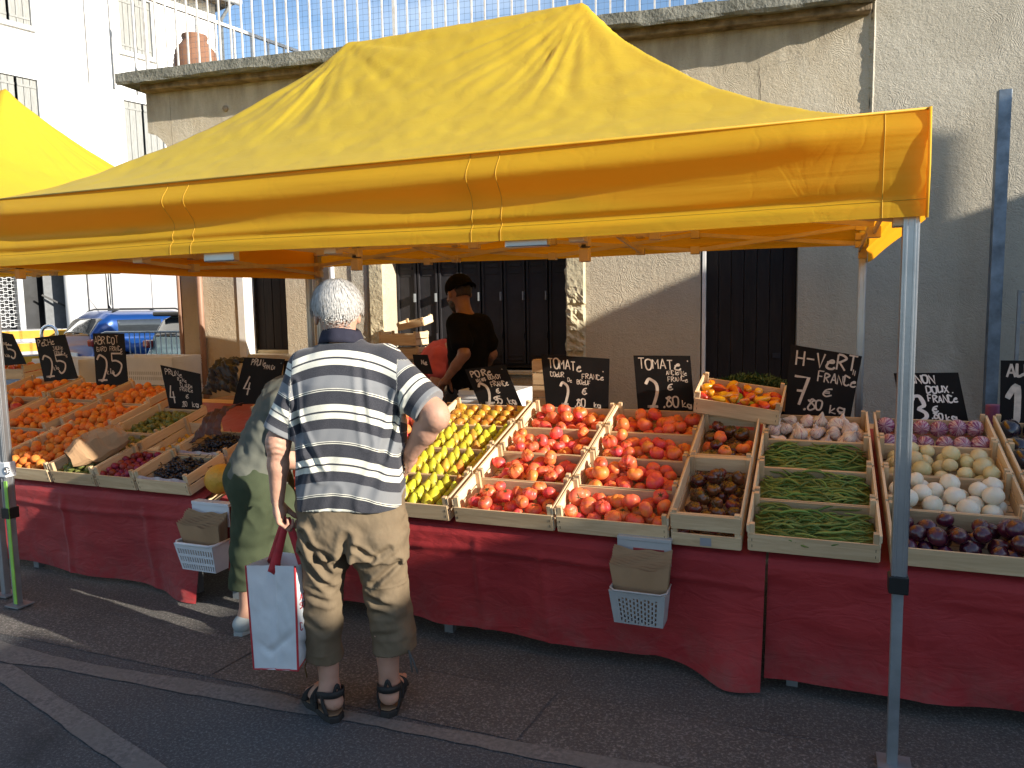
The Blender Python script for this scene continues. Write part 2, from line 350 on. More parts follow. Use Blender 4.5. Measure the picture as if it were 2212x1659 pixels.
# ------------------------------------------------------------------ rendered wall
WA = R_(6.0); WO = Vector((-1, 6.6, 0)); WM = Matrix.Translation(WO) @ Matrix.Rotation(WA, 4, 'Z')
WU = np.array([math.cos(WA), math.sin(WA), 0]); WN = np.array([math.sin(WA), -math.cos(WA), 0])
def onW(x, y, off=0.0):
    P0 = np.array(WO)+WN*off; d = ray(x, y); P = CAM+d*(((P0-CAM)@WN)/(d@WN)); return (float((P-np.array(WO))@WU), float(P[2]))
def W(s, d, z): return WM @ Vector((s, d, z))
def render_mat(name, c, c2, dirt=True):
    mt, n, b, o = new_mat(name); v = coords(n)
    vo = nn(n, 'ShaderNodeTexVoronoi'); vo.inputs['Scale'].default_value = 3.4; vo.inputs['Randomness'].default_value = 1
    dv = nn(n, 'ShaderNodeVectorMath', operation='ADD'); ns = nn(n, 'ShaderNodeTexNoise'); ns.inputs['Scale'].default_value = 5; ns.inputs['Detail'].default_value = 3
    sc = nn(n, 'ShaderNodeVectorMath', operation='SCALE'); sc.inputs['Scale'].default_value = .22
    n.links.new(v, ns.inputs[0]); n.links.new(ns.outputs['Color'], sc.inputs[0]); n.links.new(v, dv.inputs[0]); n.links.new(sc.outputs[0], dv.inputs[1]); n.links.new(dv.outputs[0], vo.inputs['Vector'])
    m1 = nn(n, 'ShaderNodeMath', operation='MULTIPLY'); m1.inputs[1].default_value = 125; si = nn(n, 'ShaderNodeMath', operation='SINE')
    n.links.new(vo.outputs['Distance'], m1.inputs[0]); n.links.new(m1.outputs[0], si.inputs[0])
    msk = ramp(n, noise(n, v, 2.4, 4), [(.47, 0), (.62, 1)]); fine = noise(n, v, 62, 6, .75); mid = noise(n, v, 20, 3, .6)
    a1 = nn(n, 'ShaderNodeMath', operation='MULTIPLY'); n.links.new(si.outputs[0], a1.inputs[0]); n.links.new(msk, a1.inputs[1])
    a2 = nn(n, 'ShaderNodeMath', operation='MULTIPLY_ADD'); a2.inputs[1].default_value = .11; n.links.new(a1.outputs[0], a2.inputs[0]); n.links.new(fine, a2.inputs[2])
    a3 = nn(n, 'ShaderNodeMath', operation='MULTIPLY_ADD'); a3.inputs[1].default_value = .9; n.links.new(mid, a3.inputs[0]); n.links.new(a2.outputs[0], a3.inputs[2])
    cm = mixc(n, ramp(n, noise(n, v, 1.3, 5, .6), [(.3, 0), (.7, 1)]), c2, c); cm = mixc(n, ramp(n, fine, [(.30, .55), (.42, 0)]), cm, tuple(x*.45 for x in c2))
    stn = ramp(n, noise(n, coords(n, (2.6, 2.6, .45)), 1.6, 6, .65, .5), [(.50, 0), (.74, .32)]); cm = mixc(n, stn, cm, (.27, .235, .18)); cm = mixc(n, ramp(n, noise(n, v, .8, 5, .6, 1.0), [(.55, 0), (.66, .30)]), cm, (.60, .56, .47))
    if dirt:
        sp = nn(n, 'ShaderNodeSeparateXYZ'); n.links.new(v, sp.inputs[0]); mr = nn(n, 'ShaderNodeMapRange'); mr.inputs[1].default_value = 3.25; mr.inputs[2].default_value = 3.85
        n.links.new(sp.outputs[2], mr.inputs[0]); st = noise(n, coords(n, (2.2, 2.2, .5)), 2.5, 5, .6); mm = nn(n, 'ShaderNodeMath', operation='MULTIPLY'); n.links.new(mr.outputs[0], mm.inputs[0]); n.links.new(ramp(n, st, [(.35, 0), (.7, 1)]), mm.inputs[1])
        cm = mixc(n, mm.outputs[0], cm, (.14, .10, .065))
    n.links.new(cm, b.inputs['Base Color']); b.inputs['Roughness'].default_value = .92; b.inputs['Specular IOR Level'].default_value = .15
    bump(n, b, a3.outputs[0], .6, .018); return mt
M['render'] = render_mat('beige_render', (.56, .485, .36), (.47, .405, .30))
M['render2'] = render_mat('grey_beige_render', (.48, .44, .355), (.39, .355, .285), dirt=False)
M['cornice'] = simple('weathered_concrete', (.27, .26, .215), .95, spec=.1, nscale=9, c2=(.12, .12, .10), bmp=.8, bscale=35, bdist=.02)
M['soffit'] = simple('stained_soffit', (.36, .28, .19), .95, spec=.1, nscale=8, c2=(.10, .075, .05), bmp=.6, bscale=30, bdist=.02)
M['stone'] = simple('pale_limestone', (.60, .53, .36), .9, spec=.15, nscale=10, c2=(.44, .38, .25), bmp=.7, bscale=26, bdist=.015)
M['white_paint'] = simple('white_masonry_paint', (.78, .77, .73), .8, spec=.2, nscale=9, c2=(.62, .61, .57), bmp=.3, bscale=40)
M['shutter_dark'] = simple('dark_grey_shutter_paint', (.034, .032, .036), .6, spec=.22, nscale=10, c2=(.024, .023, .025), bmp=.15, bscale=60)
def boards_mat(name, c, c2):
    mt, n, b, o = new_mat(name); v = coords(n, (18, 18, 1.6)); f = noise(n, v, 2, 6, .7, .8)
    n.links.new(mixc(n, ramp(n, f, [(.3, 0), (.72, 1)]), c2, c), b.inputs['Base Color']); b.inputs['Roughness'].default_value = .75; b.inputs['Specular IOR Level'].default_value = .2
    bump(n, b, f, .4, .004); return mt
M['dark_boards'] = boards_mat('dark_weathered_boards', (.028, .022, .020), (.012, .010, .010))
def wall_mesh(s0, s1, z0, z1, ops, depth=.34, d0=0.0):
    """front skin with openings and their reveals; local coords (s, depth, z)"""
    mb = MB(); xs_ = sorted({s0, s1, *[o[0] for o in ops], *[o[1] for o in ops]}); zs_ = sorted({z0, z1, *[o[2] for o in ops], *[o[3] for o in ops]})
    for i in range(len(xs_)-1):
        for j in range(len(zs_)-1):
            a, b_, c_, d_ = xs_[i], xs_[i+1], zs_[j], zs_[j+1]; mx_, mz_ = (a+b_)/2, (c_+d_)/2
            if any(o[0] < mx_ < o[1] and o[2] < mz_ < o[3] for o in ops): continue
            mb.add([(a, d0, c_), (b_, d0, c_), (b_, d0, d_), (a, d0, d_)], [(0, 1, 2, 3)])
    for a, b_, c_, d_ in ops:
        e = d0+depth
        mb.add([(a, d0, c_), (a, d0, d_), (a, e, d_), (a, e, c_)], [(0, 1, 2, 3)]); mb.add([(b_, d0, c_), (b_, e, c_), (b_, e, d_), (b_, d0, d_)], [(0, 1, 2, 3)])
        mb.add([(a, d0, c_), (a, e, c_), (b_, e, c_), (b_, d0, c_)], [(0, 1, 2, 3)]); mb.add([(a, d0, d_), (b_, d0, d_), (b_, e, d_), (a, e, d_)], [(0, 1, 2, 3)])
    mb.box((s0, d0+depth, z0), (s1, d0+depth+.2, z1)); mb.add([(s0, d0, z0), (s0, d0, z1), (s0, d0+depth, z1), (s0, d0+depth, z0)], [(0, 1, 2, 3)])
    mb.add([(s0, d0, z1), (s1, d0, z1), (s1, d0+depth, z1), (s0, d0+depth, z1)], [(0, 1, 2, 3)]); mb.add([(s1, d0, z0), (s1, d0+depth, z0), (s1, d0+depth, z1), (s1, d0, z1)], [(0, 1, 2, 3)])
    return mb
bld = empty('terrace_building', M=WM, label='low beige rendered building with a roof terrace behind the stall', cat='building')
OPW = (-4.40, -3.86, 1.13, 2.42); OPS = (-2.80, -1.075, .99, 2.20); OPD = (.075, .84, 0, 2.55)
wall_mesh(-5.06, 1.33, 0, 3.80, [OPW, OPS, OPD]).build('wall', M['render'], bld)
# corbelled upper corner of the wall
poly = [(-5.34, 3.80), (-5.34, 3.36)]+[(-5.34+.27*math.sin(a), 3.36-.36*(1-math.cos(a))-.02*math.sin(a)) for a in np.linspace(0, math.pi/2, 9)[1:]]+[(-5.062, 3.80)]
MB().prism(poly[::-1], 0.0, .5).build('corbel', M['render'], bld)
# cornice slab with chipped underside
def slab_mesh(s0, s1, d0, d1, z0, z1, n=160):
    P = []
    for i in range(n+1):
        s = s0+(s1-s0)*i/n; j = lambda sd, a: float(vnoise(np.array([s*3.1, sd, 0.3]))*a+vnoise(np.array([s*11.3, sd, 7.3]))*a*.6)
        P.append([(s, d1, z1), (s, d0+j(1, .008), z1+j(5, .006)), (s, d0-.004+j(2, .01), z0+.02+j(6, .01)), (s, d0+.012+j(3, .015), z0+j(7, .012)), (s, d0+.06, z0+.012+j(8, .01)), (s, 0.0, z0+.028), (s, d1, z0+.028)])
    P = np.array(P); me = grid_mesh('cornice', P, False); return me
cm_ = slab_mesh(-5.46, 1.32, -.25, 5.0, 3.775, 3.885)
oc = link('cornice', cm_, M['cornice'], bld)
[MB().box((a, -.25, 3.79), (a+.012, 5.0, 3.883)).build('cornice_end', M['cornice'], bld) for a in (-5.472, 1.321)]
MB().box((-5.30, -.13, 3.735), (1.315, .0, 3.80)).build('soffit_moulding', M['soffit'], bld, bevel=.01)
MB().box((-5.05, .54, 0), (1.33, 5, 3.77)).build('rear_volume', M['render2'], bld)
# window with white reveal and dark board shutter
wr = MB(); wr.box((-4.405, -.012, 1.10), (-4.325, .16, 2.42)); ow_ = wr.build('window', M['white_paint'], bld, bevel=.004)
MB().box((-4.325, .165, 1.10), (-3.86, .20, 1.165)).build('sill', M['stone'], ow_, bevel=.006)
sh = MB()
for i in range(5): sh.box((-4.325+i*.0935, .20-(i % 2)*.004, 1.165), (-4.325+(i+1)*.0935-.006, .235, 2.4))
sh.build('board_shutter', M['dark_boards'], ow_)
# big louvred metal shutters
big = MB(); big.box((-2.80, .30, .99), (-1.075, .335, 2.199)); ob = big.build('shutter_window', M['shutter_dark'], bld)
NP = 8; pw = 1.725/NP
for i in range(NP):
    s = -2.80+i*pw; p = MB()
    p.box((s+.008, .262, 1.03), (s+pw-.008, .298, 2.19)); p.box((s+.008, .245, 1.03), (s+.028, .262, 2.19)); p.box((s+pw-.028, .245, 1.03), (s+pw-.008, .262, 2.19))
    for k in range(5): p.box((s+.05, .252, 1.93+k*.045), (s+pw-.05, .262, 1.955+k*.045))
    p.box((s+.055, .256, 1.865), (s+pw-.055, .262, 1.885)); p.box((s+.04, .25, 1.06), (s+pw-.04, .262, 1.075)); p.box((s+.04, .25, 1.10), (s+pw-.04, .262, 1.112))
    q = p.build('shutter_leaf', M['shutter_dark'], ob, bevel=.002)
    MB().box((s+pw-.022, .20, 1.62), (s+pw-.012, .247, 1.70)).build('latch', M['alu_dull'], q)
    MB().box((s+pw-.022, .215, 1.26), (s+pw-.012, .247, 1.32)).build('latch', M['shutter_dark'], q)
MB().box((-2.82, -.06, .95), (-1.03, .30, .99)).build('window_ledge', M['stone'], bld, bevel=.008)
# stone jambs
def rough_block(a, b, mat, name, amp=.02, seed=1, zc=0.0, par=bld):
    ns_, nz__ = max(2, int((b[0]-a[0])/.018)), int((b[2]-a[2])/.018); P = np.zeros((ns_+1, nz__+1, 3))
    for i in range(ns_+1):
        for j in range(nz__+1): P[i, j] = (a[0]+(b[0]-a[0])*i/ns_, 0, a[2]+(b[2]-a[2])*j/nz__)
    r = (vnoise(P*14, seed)+vnoise(P*34, seed+1)*.7+vnoise(P*70, seed+2)*.4); k = np.clip((zc-P[..., 2])/.25+.2, .06, 1) if zc else np.full(r.shape, .25)
    P[..., 1] = a[1]+amp*r*k+amp*.6*k*(np.abs(((P[..., 2]-.3) % .42)-.21) > .195)
    P[0, :, 1] = P[-1, :, 1] = b[1]; P[:, 0, 1] = P[:, -1, 1] = b[1]; P[0, :, 0] += .004*r[0]*4
    return link(name, grid_mesh(name, P[:, ::-1], False), mat, par)
rough_block((-1.078, -.03, .99), (-.898, .005, 2.62), M['stone'], 'stone_jamb', .022, 3, 1.75)
rough_block((-2.965, -.035, .6), (-2.798, .005, 2.62), M['stone'], 'stone_jamb', .018, 9, 1.45)
rough_block((-3.16, -.015, .6), (-2.967, .005, 2.62), M['render2'], 'smooth_jamb', .006, 15, 0)
# wooden door with white strip
od = MB()
for i in range(7): od.box((.118+i*.1025, .10-(i % 2)*.003, .02), (.118+(i+1)*.1025-.005, .14, 2.53))
od = od.build('plank_door', M['dark_boards'], bld); MB().box((.66, .07, 1.10), (.72, .10, 1.14)).build('latch', M['shutter_dark'], od)
MB().box((.086, -.006, .02), (.116, .12, 2.5)).build('door_jamb', M['white_paint'], bld, bevel=.003)
# small round anchor plate and cracks on the upper wall
MB().lathe([(.028, 0), (.028, .02), (.012, .03)], n=10, M=Matrix.Translation((-4.42, -.002, 3.52)) @ Matrix.Rotation(R_(90), 4, 'X')).build('anchor_plate', M['soffit'], bld)
def crack(par, pts, wd=.006, d=-.003):
    c = MB(); q = [];
    for (a, b_), (e_, f_) in zip(pts[:-1], pts[1:]):
        k = max(2, int(math.hypot(e_-a, f_-b_)/.04))
        for t in range(k): q.append((a+(e_-a)*t/k+random.uniform(-.008, .008), b_+(f_-b_)*t/k))
    for (a, b_), (e_, f_) in zip(q[:-1], q[1:]): c.add([(a-wd/2, d, b_), (a+wd/2, d, b_), (e_+wd/2, d, f_), (e_-wd/2, d, f_)], [(0, 1, 2, 3)])
    return c.build('crack', M['black_board'], par)
crack(bld, [(.52, 3.42), (.535, 3.1), (.56, 2.9), (.62, 2.7)], .004)
crack(bld, [(-.35, 3.40), (.1, 3.43), (.52, 3.42), (.9, 3.5)], .003)
# taller neighbour to the right
nb = empty('neighbour_building', M=WM, label='taller beige rendered house wall running on to the right of the terrace building', cat='building')
wall_mesh(1.34, 9.0, 0, 8.5, [(3.6, 4.7, 3.6, 5.4)], .3, -.012).build('wall', M['render2'], nb)
MB().box((3.6, .12, 3.6), (4.7, .2, 5.4)).build('window', M['white_paint'], nb)
rough_block((1.325, -.024, 2.0), (1.375, .0, 8.4), M['render2'], 'rough_joint', .02, 31, 0, nb)
# pipes on the wall
def pipe(name, s, z0, z1, r, mat, lab, cat, off=-.04, brk=True):
    e = empty(name, M=WM @ Matrix.Translation((s, 0, 0)), label=lab, cat=cat, group='pipes on the beige wall')
    MB().tube([(0, off, z0), (0, off, z1)], r, 14).build('pipe', mat, e, True)
    for z in (1.3, 2.6): MB().lathe([(r+.004, -.012), (r+.004, .012)], (0, off, z), 14).build('bracket', mat, e)
    return e
M['copper'] = simple('brown_downpipe_paint', (.34, .20, .135), .5, spec=.4, var=.12, nscale=5)
pipe('downpipe', -4.81, 0, 2.9, .030, M['copper'], 'brown downpipe on the beige wall left of the dark shuttered window', 'pipe')
pipe('downpipe', -5.10, 0, 3.0, .026, M['copper'], 'brown downpipe at the left corner of the beige building', 'pipe', .02)
pipe('downpipe', -3.33, 0, 3.7, .024, M['plastic_white'], 'white plastic drainpipe on the wall behind the striped shirt man', 'pipe')
# galvanised post and steel frame at the right
gp = empty('steel_post', M=WM @ Matrix.Translation((2.19, -.22, 0)), label='tall galvanised steel post standing against the wall at the right edge', cat='post')
MB().box((-.042, -.03, 0), (.042, .03, 3.05)).build('post', simple('galvanised_steel', (.22, .27, .33), .42, .55, var=.3, nscale=9), gp, bevel=.003)
MB().box((-.09, -.08, 0), (.09, .08, .01)).build('base_plate', M['alu_dull'], gp)
fr = empty('metal_frame', M=WM @ Matrix.Translation((2.30, -.35, 0)), label='thin grey steel frame standing right of the tall post', cat='frame')
b_ = MB(); [b_.box((x, 0, .0), (x+.022, .022, 1.62)) for x in (0, .55)]; b_.build('upright', M['alu_dull'], fr)
b_ = MB(); [b_.box((.022, 0, z), (.55, .018, z+.016)) for z in (1.60, 1.38, 1.06)]; [b_.box((x, .004, .4), (x+.008, .014, 1.6)) for x in (.12, .24, .36, .46)]; b_.build('grille', M['alu_dull'], fr)
# ------------------------------------------------------------------ roof terrace: railings, netting, pot
M['rail'] = simple('white_railing_paint', (.74, .73, .70), .5, var=.08, nscale=20, c2=(.55, .50, .44))
rl = empty('railing', M=WM, label='white metal railing with wire netting along the front of the roof terrace', cat='railing')
rz = 3.88; b_ = MB(); b_.box((-5.14, -.215, rz+1.02), (1.25, -.185, rz+1.05)); b_.build('top_rail', M['rail'], rl)
s = -5.13; i = 0
while s < 1.22:
    wd = .026 if i == 0 else (.03 if i in (22, 44) else .013); MB().box((s-wd/2, -.2-wd/2, rz), (s+wd/2, -.2+wd/2, rz+1.02)).build('baluster', M['rail'], rl); s += .118; i += 1
M['wire'] = simple('galvanised_wire', (.16, .20, .24), .5, .4)
b_ = MB()
for k in range(int(6.25/.05)): b_.box((-5.05+k*.05, -.168, rz+.0), (-5.0485+k*.05, -.1665, rz+1.0))
for k in range(20): b_.box((-5.05, -.1662, rz+.03+k*.05), (1.2, -.165, rz+.0315+k*.05))
tag(b_.build('wire_netting', M['wire'], rl), kind=None)
a_, c_ = onZ(345, 5, 4.93), onZ(640, 110, 4.93); dr = Vector((c_-a_)).normalized(); a0 = Vector(a_)-dr*.9; c0 = Vector(c_)+dr*2
rs = empty('railing', (a0.x, a0.y, 0), 'white metal railing running back along the left side of the roof terrace', 'railing')
inv = lambda v: (v[0]-a0.x, v[1]-a0.y, v[2])
MB().bar(inv(a0), inv(c0), .04, .035).build('top_rail', M['rail'], rs)
Ls = (c0-a0).length
for k in range(int(Ls/.26)):
    p = a0+dr*(k*.26+.05); MB().box((p.x-a0.x-.011, p.y-a0.y-.011, 3.88), (p.x-a0.x+.011, p.y-a0.y+.011, 4.92)).build('baluster', M['rail'], rs)
pt = dep(424, 148, 8.6); pot = empty('terracotta_pot', (pt[0], pt[1], 3.886), 'large ribbed terracotta jar on the roof terrace behind the railing', 'pot')
prof = [(.12, 0), (.17, .08), (.215, .2), (.235, .3)]+[(.235+.006*(i % 2)-.002*max(0, i-3)**1.35*1.2, .32+i*.026) for i in range(11)]+[(.15, .64), (.125, .68), (.14, .72), (.135, .735), (.10, .735)]
MB().lathe(prof, n=30).build('jar', simple('terracotta', (.26, .13, .075), .85, nscale=7, c2=(.20, .10, .06)), pot, True)
# ------------------------------------------------------------------ white house at the far left
FB = R_(14.0); d_ = ray(290, 500); P0F = CAM+d_*20.0
FM = Matrix.Translation((P0F[0], P0F[1], 0)) @ Matrix.Rotation(R_(90-14), 4, 'Z')    # local x along the facade (away), y into the house, z up
M['white_house'] = simple('white_house_render', (.80, .80, .78), .85, spec=.2, var=.03, nscale=3, bmp=.2, bscale=30)
M['shutter_grey'] = boards_mat('weathered_pale_shutter', (.34, .345, .33), (.20, .205, .195))
M['white_panel'] = simple('pale_panel', (.36, .36, .37), .6, var=.05, nscale=4)
M['dark_in'] = simple('dark_shop_interior', (.022, .024, .028), .4, var=.4, nscale=3)
wh = empty('white_house', M=FM, label='sunlit white house with pale wooden shutters and shopfront at the far left', cat='house')
ww = [(-3.05, -2.10, 8.17, 9.45), (-.02, .84, 8.17, 9.6), (-2.98, -2.08, 5.10, 7.0), (-.05, 1.0, 5.0, 6.96)]
SHOP = [(-4.9, -.97, 1.2, 2.95)]
wall_mesh(-9, 2.75, 0, 10.1, ww+SHOP, .35).build('wall', M['white_house'], wh)
MB().box((-9, .6, 0), (2.75, 8, 10.1)).build('rear_volume', M['white_house'], wh)
for a, b_, c_, d2 in ww:
    win = MB(); win.box((a-.06, -.10, c_-.09), (b_+.06, .02, c_)); win = win.build('window', M['white_house'], wh)
    MB().box((a, .25, c_), (b_, .3, d2)).build('pane', M['dark_in'], win)
    nb_ = 3; hw = (b_-a)/2-.03
    for k in (0, 1):
        x0 = a+.005+k*(hw+.05); p = MB(); [p.box((x0+i*hw/nb_, .06, c_+.01), (x0+(i+1)*hw/nb_-.012, .10, d2-.01)) for i in range(nb_)]
        for z in (c_+.16, d2-.2): p.box((x0, .045, z), (x0+hw-.012, .06, z+.05))
        p.build('shutter', M['shutter_grey'], win)
eav = MB(); eav.box((-9.2, -.55, 10.1), (3.1, 8.2, 10.22)); eav.build('roof', M['soffit'], wh)
MB().tube([(-9.2, -.62, 10.12), (3.15, -.62, 10.12)], .09, 12).build('gutter', M['plastic_white'], wh, True)
MB().tube([(2.9, -.62, 10.1), (2.86, -.1, 9.7), (2.84, -.06, 0)], .05, 10).build('downpipe', M['alu_dull'], wh, True)
# ground floor front: column, panels, shop
MB().lathe([(.235, 0), (.235, 2.95)], (-1.83, -.55, 0), 28).build('column', M['white_house'], wh, True)
MB().box((-1.55, -.60, 0), (-1.13, -.2, 2.98)).build('grey_panel', M['white_panel'], wh)
MB().box((-1.12, -.3, 0), (-.97, -.02, 2.98)).build('dark_strip', M['dark_in'], wh)
MB().box((-.93, -.50, 0), (.08, -.03, 2.96)).build('white_panel', M['white_panel'], wh)
MB().box((.095, -.50, 0), (2.2, -.03, 2.96)).build('white_panel', M['white_panel'], wh)
MB().tube([(-1.0, -.40, 2.95), (-.985, -.42, 1.75), (-.955, -.44, 1.66), (-.93, -.42, 1.75), (-.94, -.40, 2.95)], .014, 6).build('cord', M['plastic_white'], wh)
MB().box((-9, -.95, 2.96), (2.75, -.001, 3.05)).build('canopy_slab', M['white_house'], wh)
sf = MB(); sf.box((-4.9, .30, 1.2), (-.97, .34, 2.95)); sf = sf.build('shopfront', M['dark_in'], wh)
gr = MB()
for k in range(22):
    z = 1.28+k*.074; pts = [(-4.6+i*.045, .02, z+.018*math.sin(i*math.pi/2+(k % 2)*math.pi)) for i in range(40)]; gr.tube(pts, .0075, 4)
    pts2 = [(p[0], p[1], 2*z-p[2]) for p in pts]
for i in range(0, 40, 2):
    gr.tube([(-4.6+i*.045, .025, 1.25), (-4.6+i*.045, .025, 2.9)], .004, 4)
gr.build('rolling_grille', M['plastic_white'], sf)
MB().bar((-2.86, -.08, 1.2), (-2.86, -.08, 2.95), .12, .10, (0, 1, 0)).build('grille_post', M['alu'], sf)
MB().box((-2.30, .02, 1.2), (-1.75, .06, 2.95)).build('grey_door', simple('grey_door_paint', (.16, .17, .18), .5), sf)
MB().bar((-2.40, -.1, 2.0), (-1.45, -.3, 1.45), .04, .04).build('hand_rail', M['plastic_black'], sf)
st = MB(); stair = empty('stairs', M=FM, label='concrete steps with yellow painted risers below the shop grille', cat='stairs')
M['yellow_paint'] = simple('yellow_step_paint', (.62, .30, .02), .6, var=.1, nscale=6)
for k, (y0, zt) in enumerate([(-.6, 1.2), (-1.0, .93), (-1.4, .66), (-1.8, .40)]):
    MB().box((-6, y0, 0), (-1.9, y0+.4 if k else 0, zt)).build('step', M['white_panel'], stair)
    MB().box((-6, y0-.006, zt-.20), (-1.9, y0-.002, zt-.02)).build('riser_stripe', M['yellow_paint'], stair)
# ------------------------------------------------------------------ cars
def car_paint(name, c):
    mt, n, b, o = new_mat(name); v = coords(n)
    b.inputs['Base Color'].default_value = rgb(c); b.inputs['Roughness'].default_value = .28; b.inputs['Metallic'].default_value = .35; b.inputs['Coat Weight'].default_value = .35
    b.inputs['Coat Roughness'].default_value = .06; n.links.new(ramp(n, noise(n, v, 3, 3), [(0, .24), (1, .36)]), b.inputs['Roughness']); return mt
M['glass'] = simple('dark_car_glass', (.03, .035, .04), .06, spec=.9, var=.1)
M['lamp_red'] = simple('red_lamp_glass', (.22, .012, .016), .12, spec=.7)
M['tyre'] = simple('tyre_rubber', (.014, .014, .015), .85)
def car(name, paint, lab, loc, heading, hh=1.58, plate=None, rails=True):
    # x forward, y left, z up; rear bumper at x=0
    e = empty(name, loc, lab, 'car', 'cars parked beside the white house', rz=heading); Lc, wd = 4.15, .88
    prof_top = [(0, .62), (.06, .78), (.16, .95), (.35, 1.0), (2.8, 1.0), (3.4, .96), (3.95, .82), (4.1, .66), (4.15, .5)]
    lo = f_loft([(x, 0, (t+.27)/2, wd-.10*(1 if x in (0, 4.15) else 0)-.03*(x < .1 or x > 3.9), (t-.27)/2) for x, t in prof_top], 4.2, 0)
    cab = f_loft([(.10, 0, .95, .66, .20), (.30, 0, 1.10, .70, .33), (.55, 0, 1.16, .72, hh-1.14-.02), (1.2, 0, 1.16, .74, hh-1.16), (2.2, 0, 1.15, .74, hh-1.16), (2.65, 0, 1.08, .74, .36), (3.15, 0, 1.0, .74, .12)], 3.4, 0)
    pr = [(lo, 0), (cab, .06)]
    for x in (.72, 3.35):
        for s_ in (-1, 1): pr.append((f_cone((x, s_*.70, .33), (x, s_*1.1, .33), .36, .36), 0, 1))
    link('body', sdf_mesh('car_body', pr, .028), paint, e)
    cf = cab[0]
    def win(nm, c, h, mat='glass'):
        def cut(P): q = np.abs(P-np.array(c))-np.array(h); return q.max(-1)
        me = sdf_mesh(nm, [(cab, 0)], .02, infl=.006, cuts=[cut, lambda P: -(cf(P)+.07)]); link(nm, me, M[mat], e)
    win('side_window', (1.15, -.75, 1.25), (.50, .22, .15)); win('side_window', (2.05, -.75, 1.25), (.34, .22, .15)); win('side_window', (1.15, .75, 1.25), (.5, .22, .15)); win('side_window', (2.05, .75, 1.25), (.34, .22, .15))
    win('rear_window', (.10, 0, 1.25), (.30, .60, .19)); win('windscreen', (2.9, 0, 1.27), (.32, .66, .17))
    for s_ in (-1, 1):
        MB().box((-.0, s_*.80-.15 if s_ > 0 else -.86, .84), (.30, .86 if s_ > 0 else -.65, 1.0)).build('tail_lamp', M['lamp_red'], e, bevel=.04)
        for x in (.72, 3.35):
            wl = MB().lathe([(.20, -.1), (.31, -.1), (.33, -.06), (.33, .06), (.31, .1), (.20, .1)], n=28, M=Matrix.Translation((x, s_*.78, .33)) @ Matrix.Rotation(R_(90), 4, 'X')).build('wheel', M['tyre'], e, True)
            MB().lathe([(.05, -.03), (.2, -.05), (.2, .05), (.05, .03)], n=16, M=Matrix.Translation((x, s_*.80, .33)) @ Matrix.Rotation(R_(90), 4, 'X')).build('rim', M['alu'], wl)
        if rails: MB().tube([(.62, s_*.58, hh-.03), (.8, s_*.58, hh+.035), (2.1, s_*.58, hh+.03), (2.35, s_*.58, hh-.05)], .02, 8).build('roof_rail', M['plastic_black'], e, True)
        MB().box((2.5, s_*.9-.1, 1.02), (2.62, s_*.9+.1, 1.14)).build('mirror', paint, e, bevel=.03)
    MB().box((-.02, -.82, .36), (.12, .82, .56)).build('bumper', M['plastic_black'], e, bevel=.04)
    MB().box((-.035, -.26, .60), (-.01, .26, .71)).build('number_plate', M['plastic_white'], e)
    MB().bar((.03, -.02, 1.12), (.06, .30, 1.10), .02, .03).build('wiper', M['plastic_black'], e)
    MB().tube([(.62, .0, hh-.01), (.45, .03, hh+.26)], [.008, .003], 6).build('aerial', M['plastic_black'], e)
    return e
hd = R_(90-14)
p = dep(196, 722, 16.2); blue = car('parked_car', car_paint('blue_car_paint', (.006, .05, .21)), 'bright blue hatchback with roof rails parked beside the white house', (p[0]-.86*math.cos(R_(14)), p[1]+.86*math.sin(R_(14)), 0), hd, 1.60)
p = dep(306, 722, 15.6); teal = car('parked_car', car_paint('teal_car_paint', (.10, .19, .21)), 'grey teal hatchback with black roof spoiler parked behind the crowd barrier', (p[0]+1.0*math.cos(R_(14)), p[1]-1.0*math.sin(R_(14)), 0), R_(90-8), 1.56, rails=False)
MB().box((.16, -.70, 1.47), (.5, .70, 1.56)).build('roof_spoiler', M['plastic_black'], teal, bevel=.03)
# crowd barrier and cycle hoop
pa, pb = dep(214, 712, 14.3), dep(420, 701, 13.7)
bar_ = empty('crowd_barrier', (pa[0], pa[1], 0), 'grey steel crowd barrier standing in front of the parked cars', 'barrier'); dv_ = Vector((pb[0]-pa[0], pb[1]-pa[1], 0)); L_ = dv_.length; dv_.normalize()
q = lambda t, z: dv_*t+Vector((0, 0, z))
MB().tube([q(0, .25), q(0, 1.08), q(.05, 1.17), q(.14, 1.2), q(L_, 1.2), q(L_+.1, 1.15), q(L_+.12, .25)], .020, 8).build('frame', M['alu_dull'], bar_, True)
MB().tube([q(0, .3), q(L_+.1, .3)], .016, 8).build('bottom_rail', M['alu_dull'], bar_, True)
for k in range(int(L_/.115)): MB().tube([q(.1+k*.115, .3), q(.1+k*.115, 1.2)], .009, 6).build('bar', M['alu_dull'], bar_, True)
for t in (.2, L_-.2): MB().box((dv_.x*t-.25, dv_.y*t-.03, 0), (dv_.x*t+.25, dv_.y*t+.03, .04)).build('foot', M['alu_dull'], bar_); MB().tube([q(t, .02), q(t, .3)], .02, 6).build('foot_post', M['alu_dull'], bar_)
ph = dep(107, 730, 12.5); hp = empty('cycle_hoop', (ph[0], ph[1], 0), 'shiny steel cycle hoop standing behind the peach price board', 'cycle hoop', rz=R_(40))
pts = [(-.11, 0, 0), (-.11, 0, 1.22)]+[(-.11*math.cos(a), 0, 1.24+.13*math.sin(a)) for a in np.linspace(0, math.pi, 9)]+[(.11, 0, 1.22), (.11, 0, 0)]
MB().tube(pts, .026, 12).build('hoop', simple('chrome', (.75, .76, .78), .12, 1), hp, True)
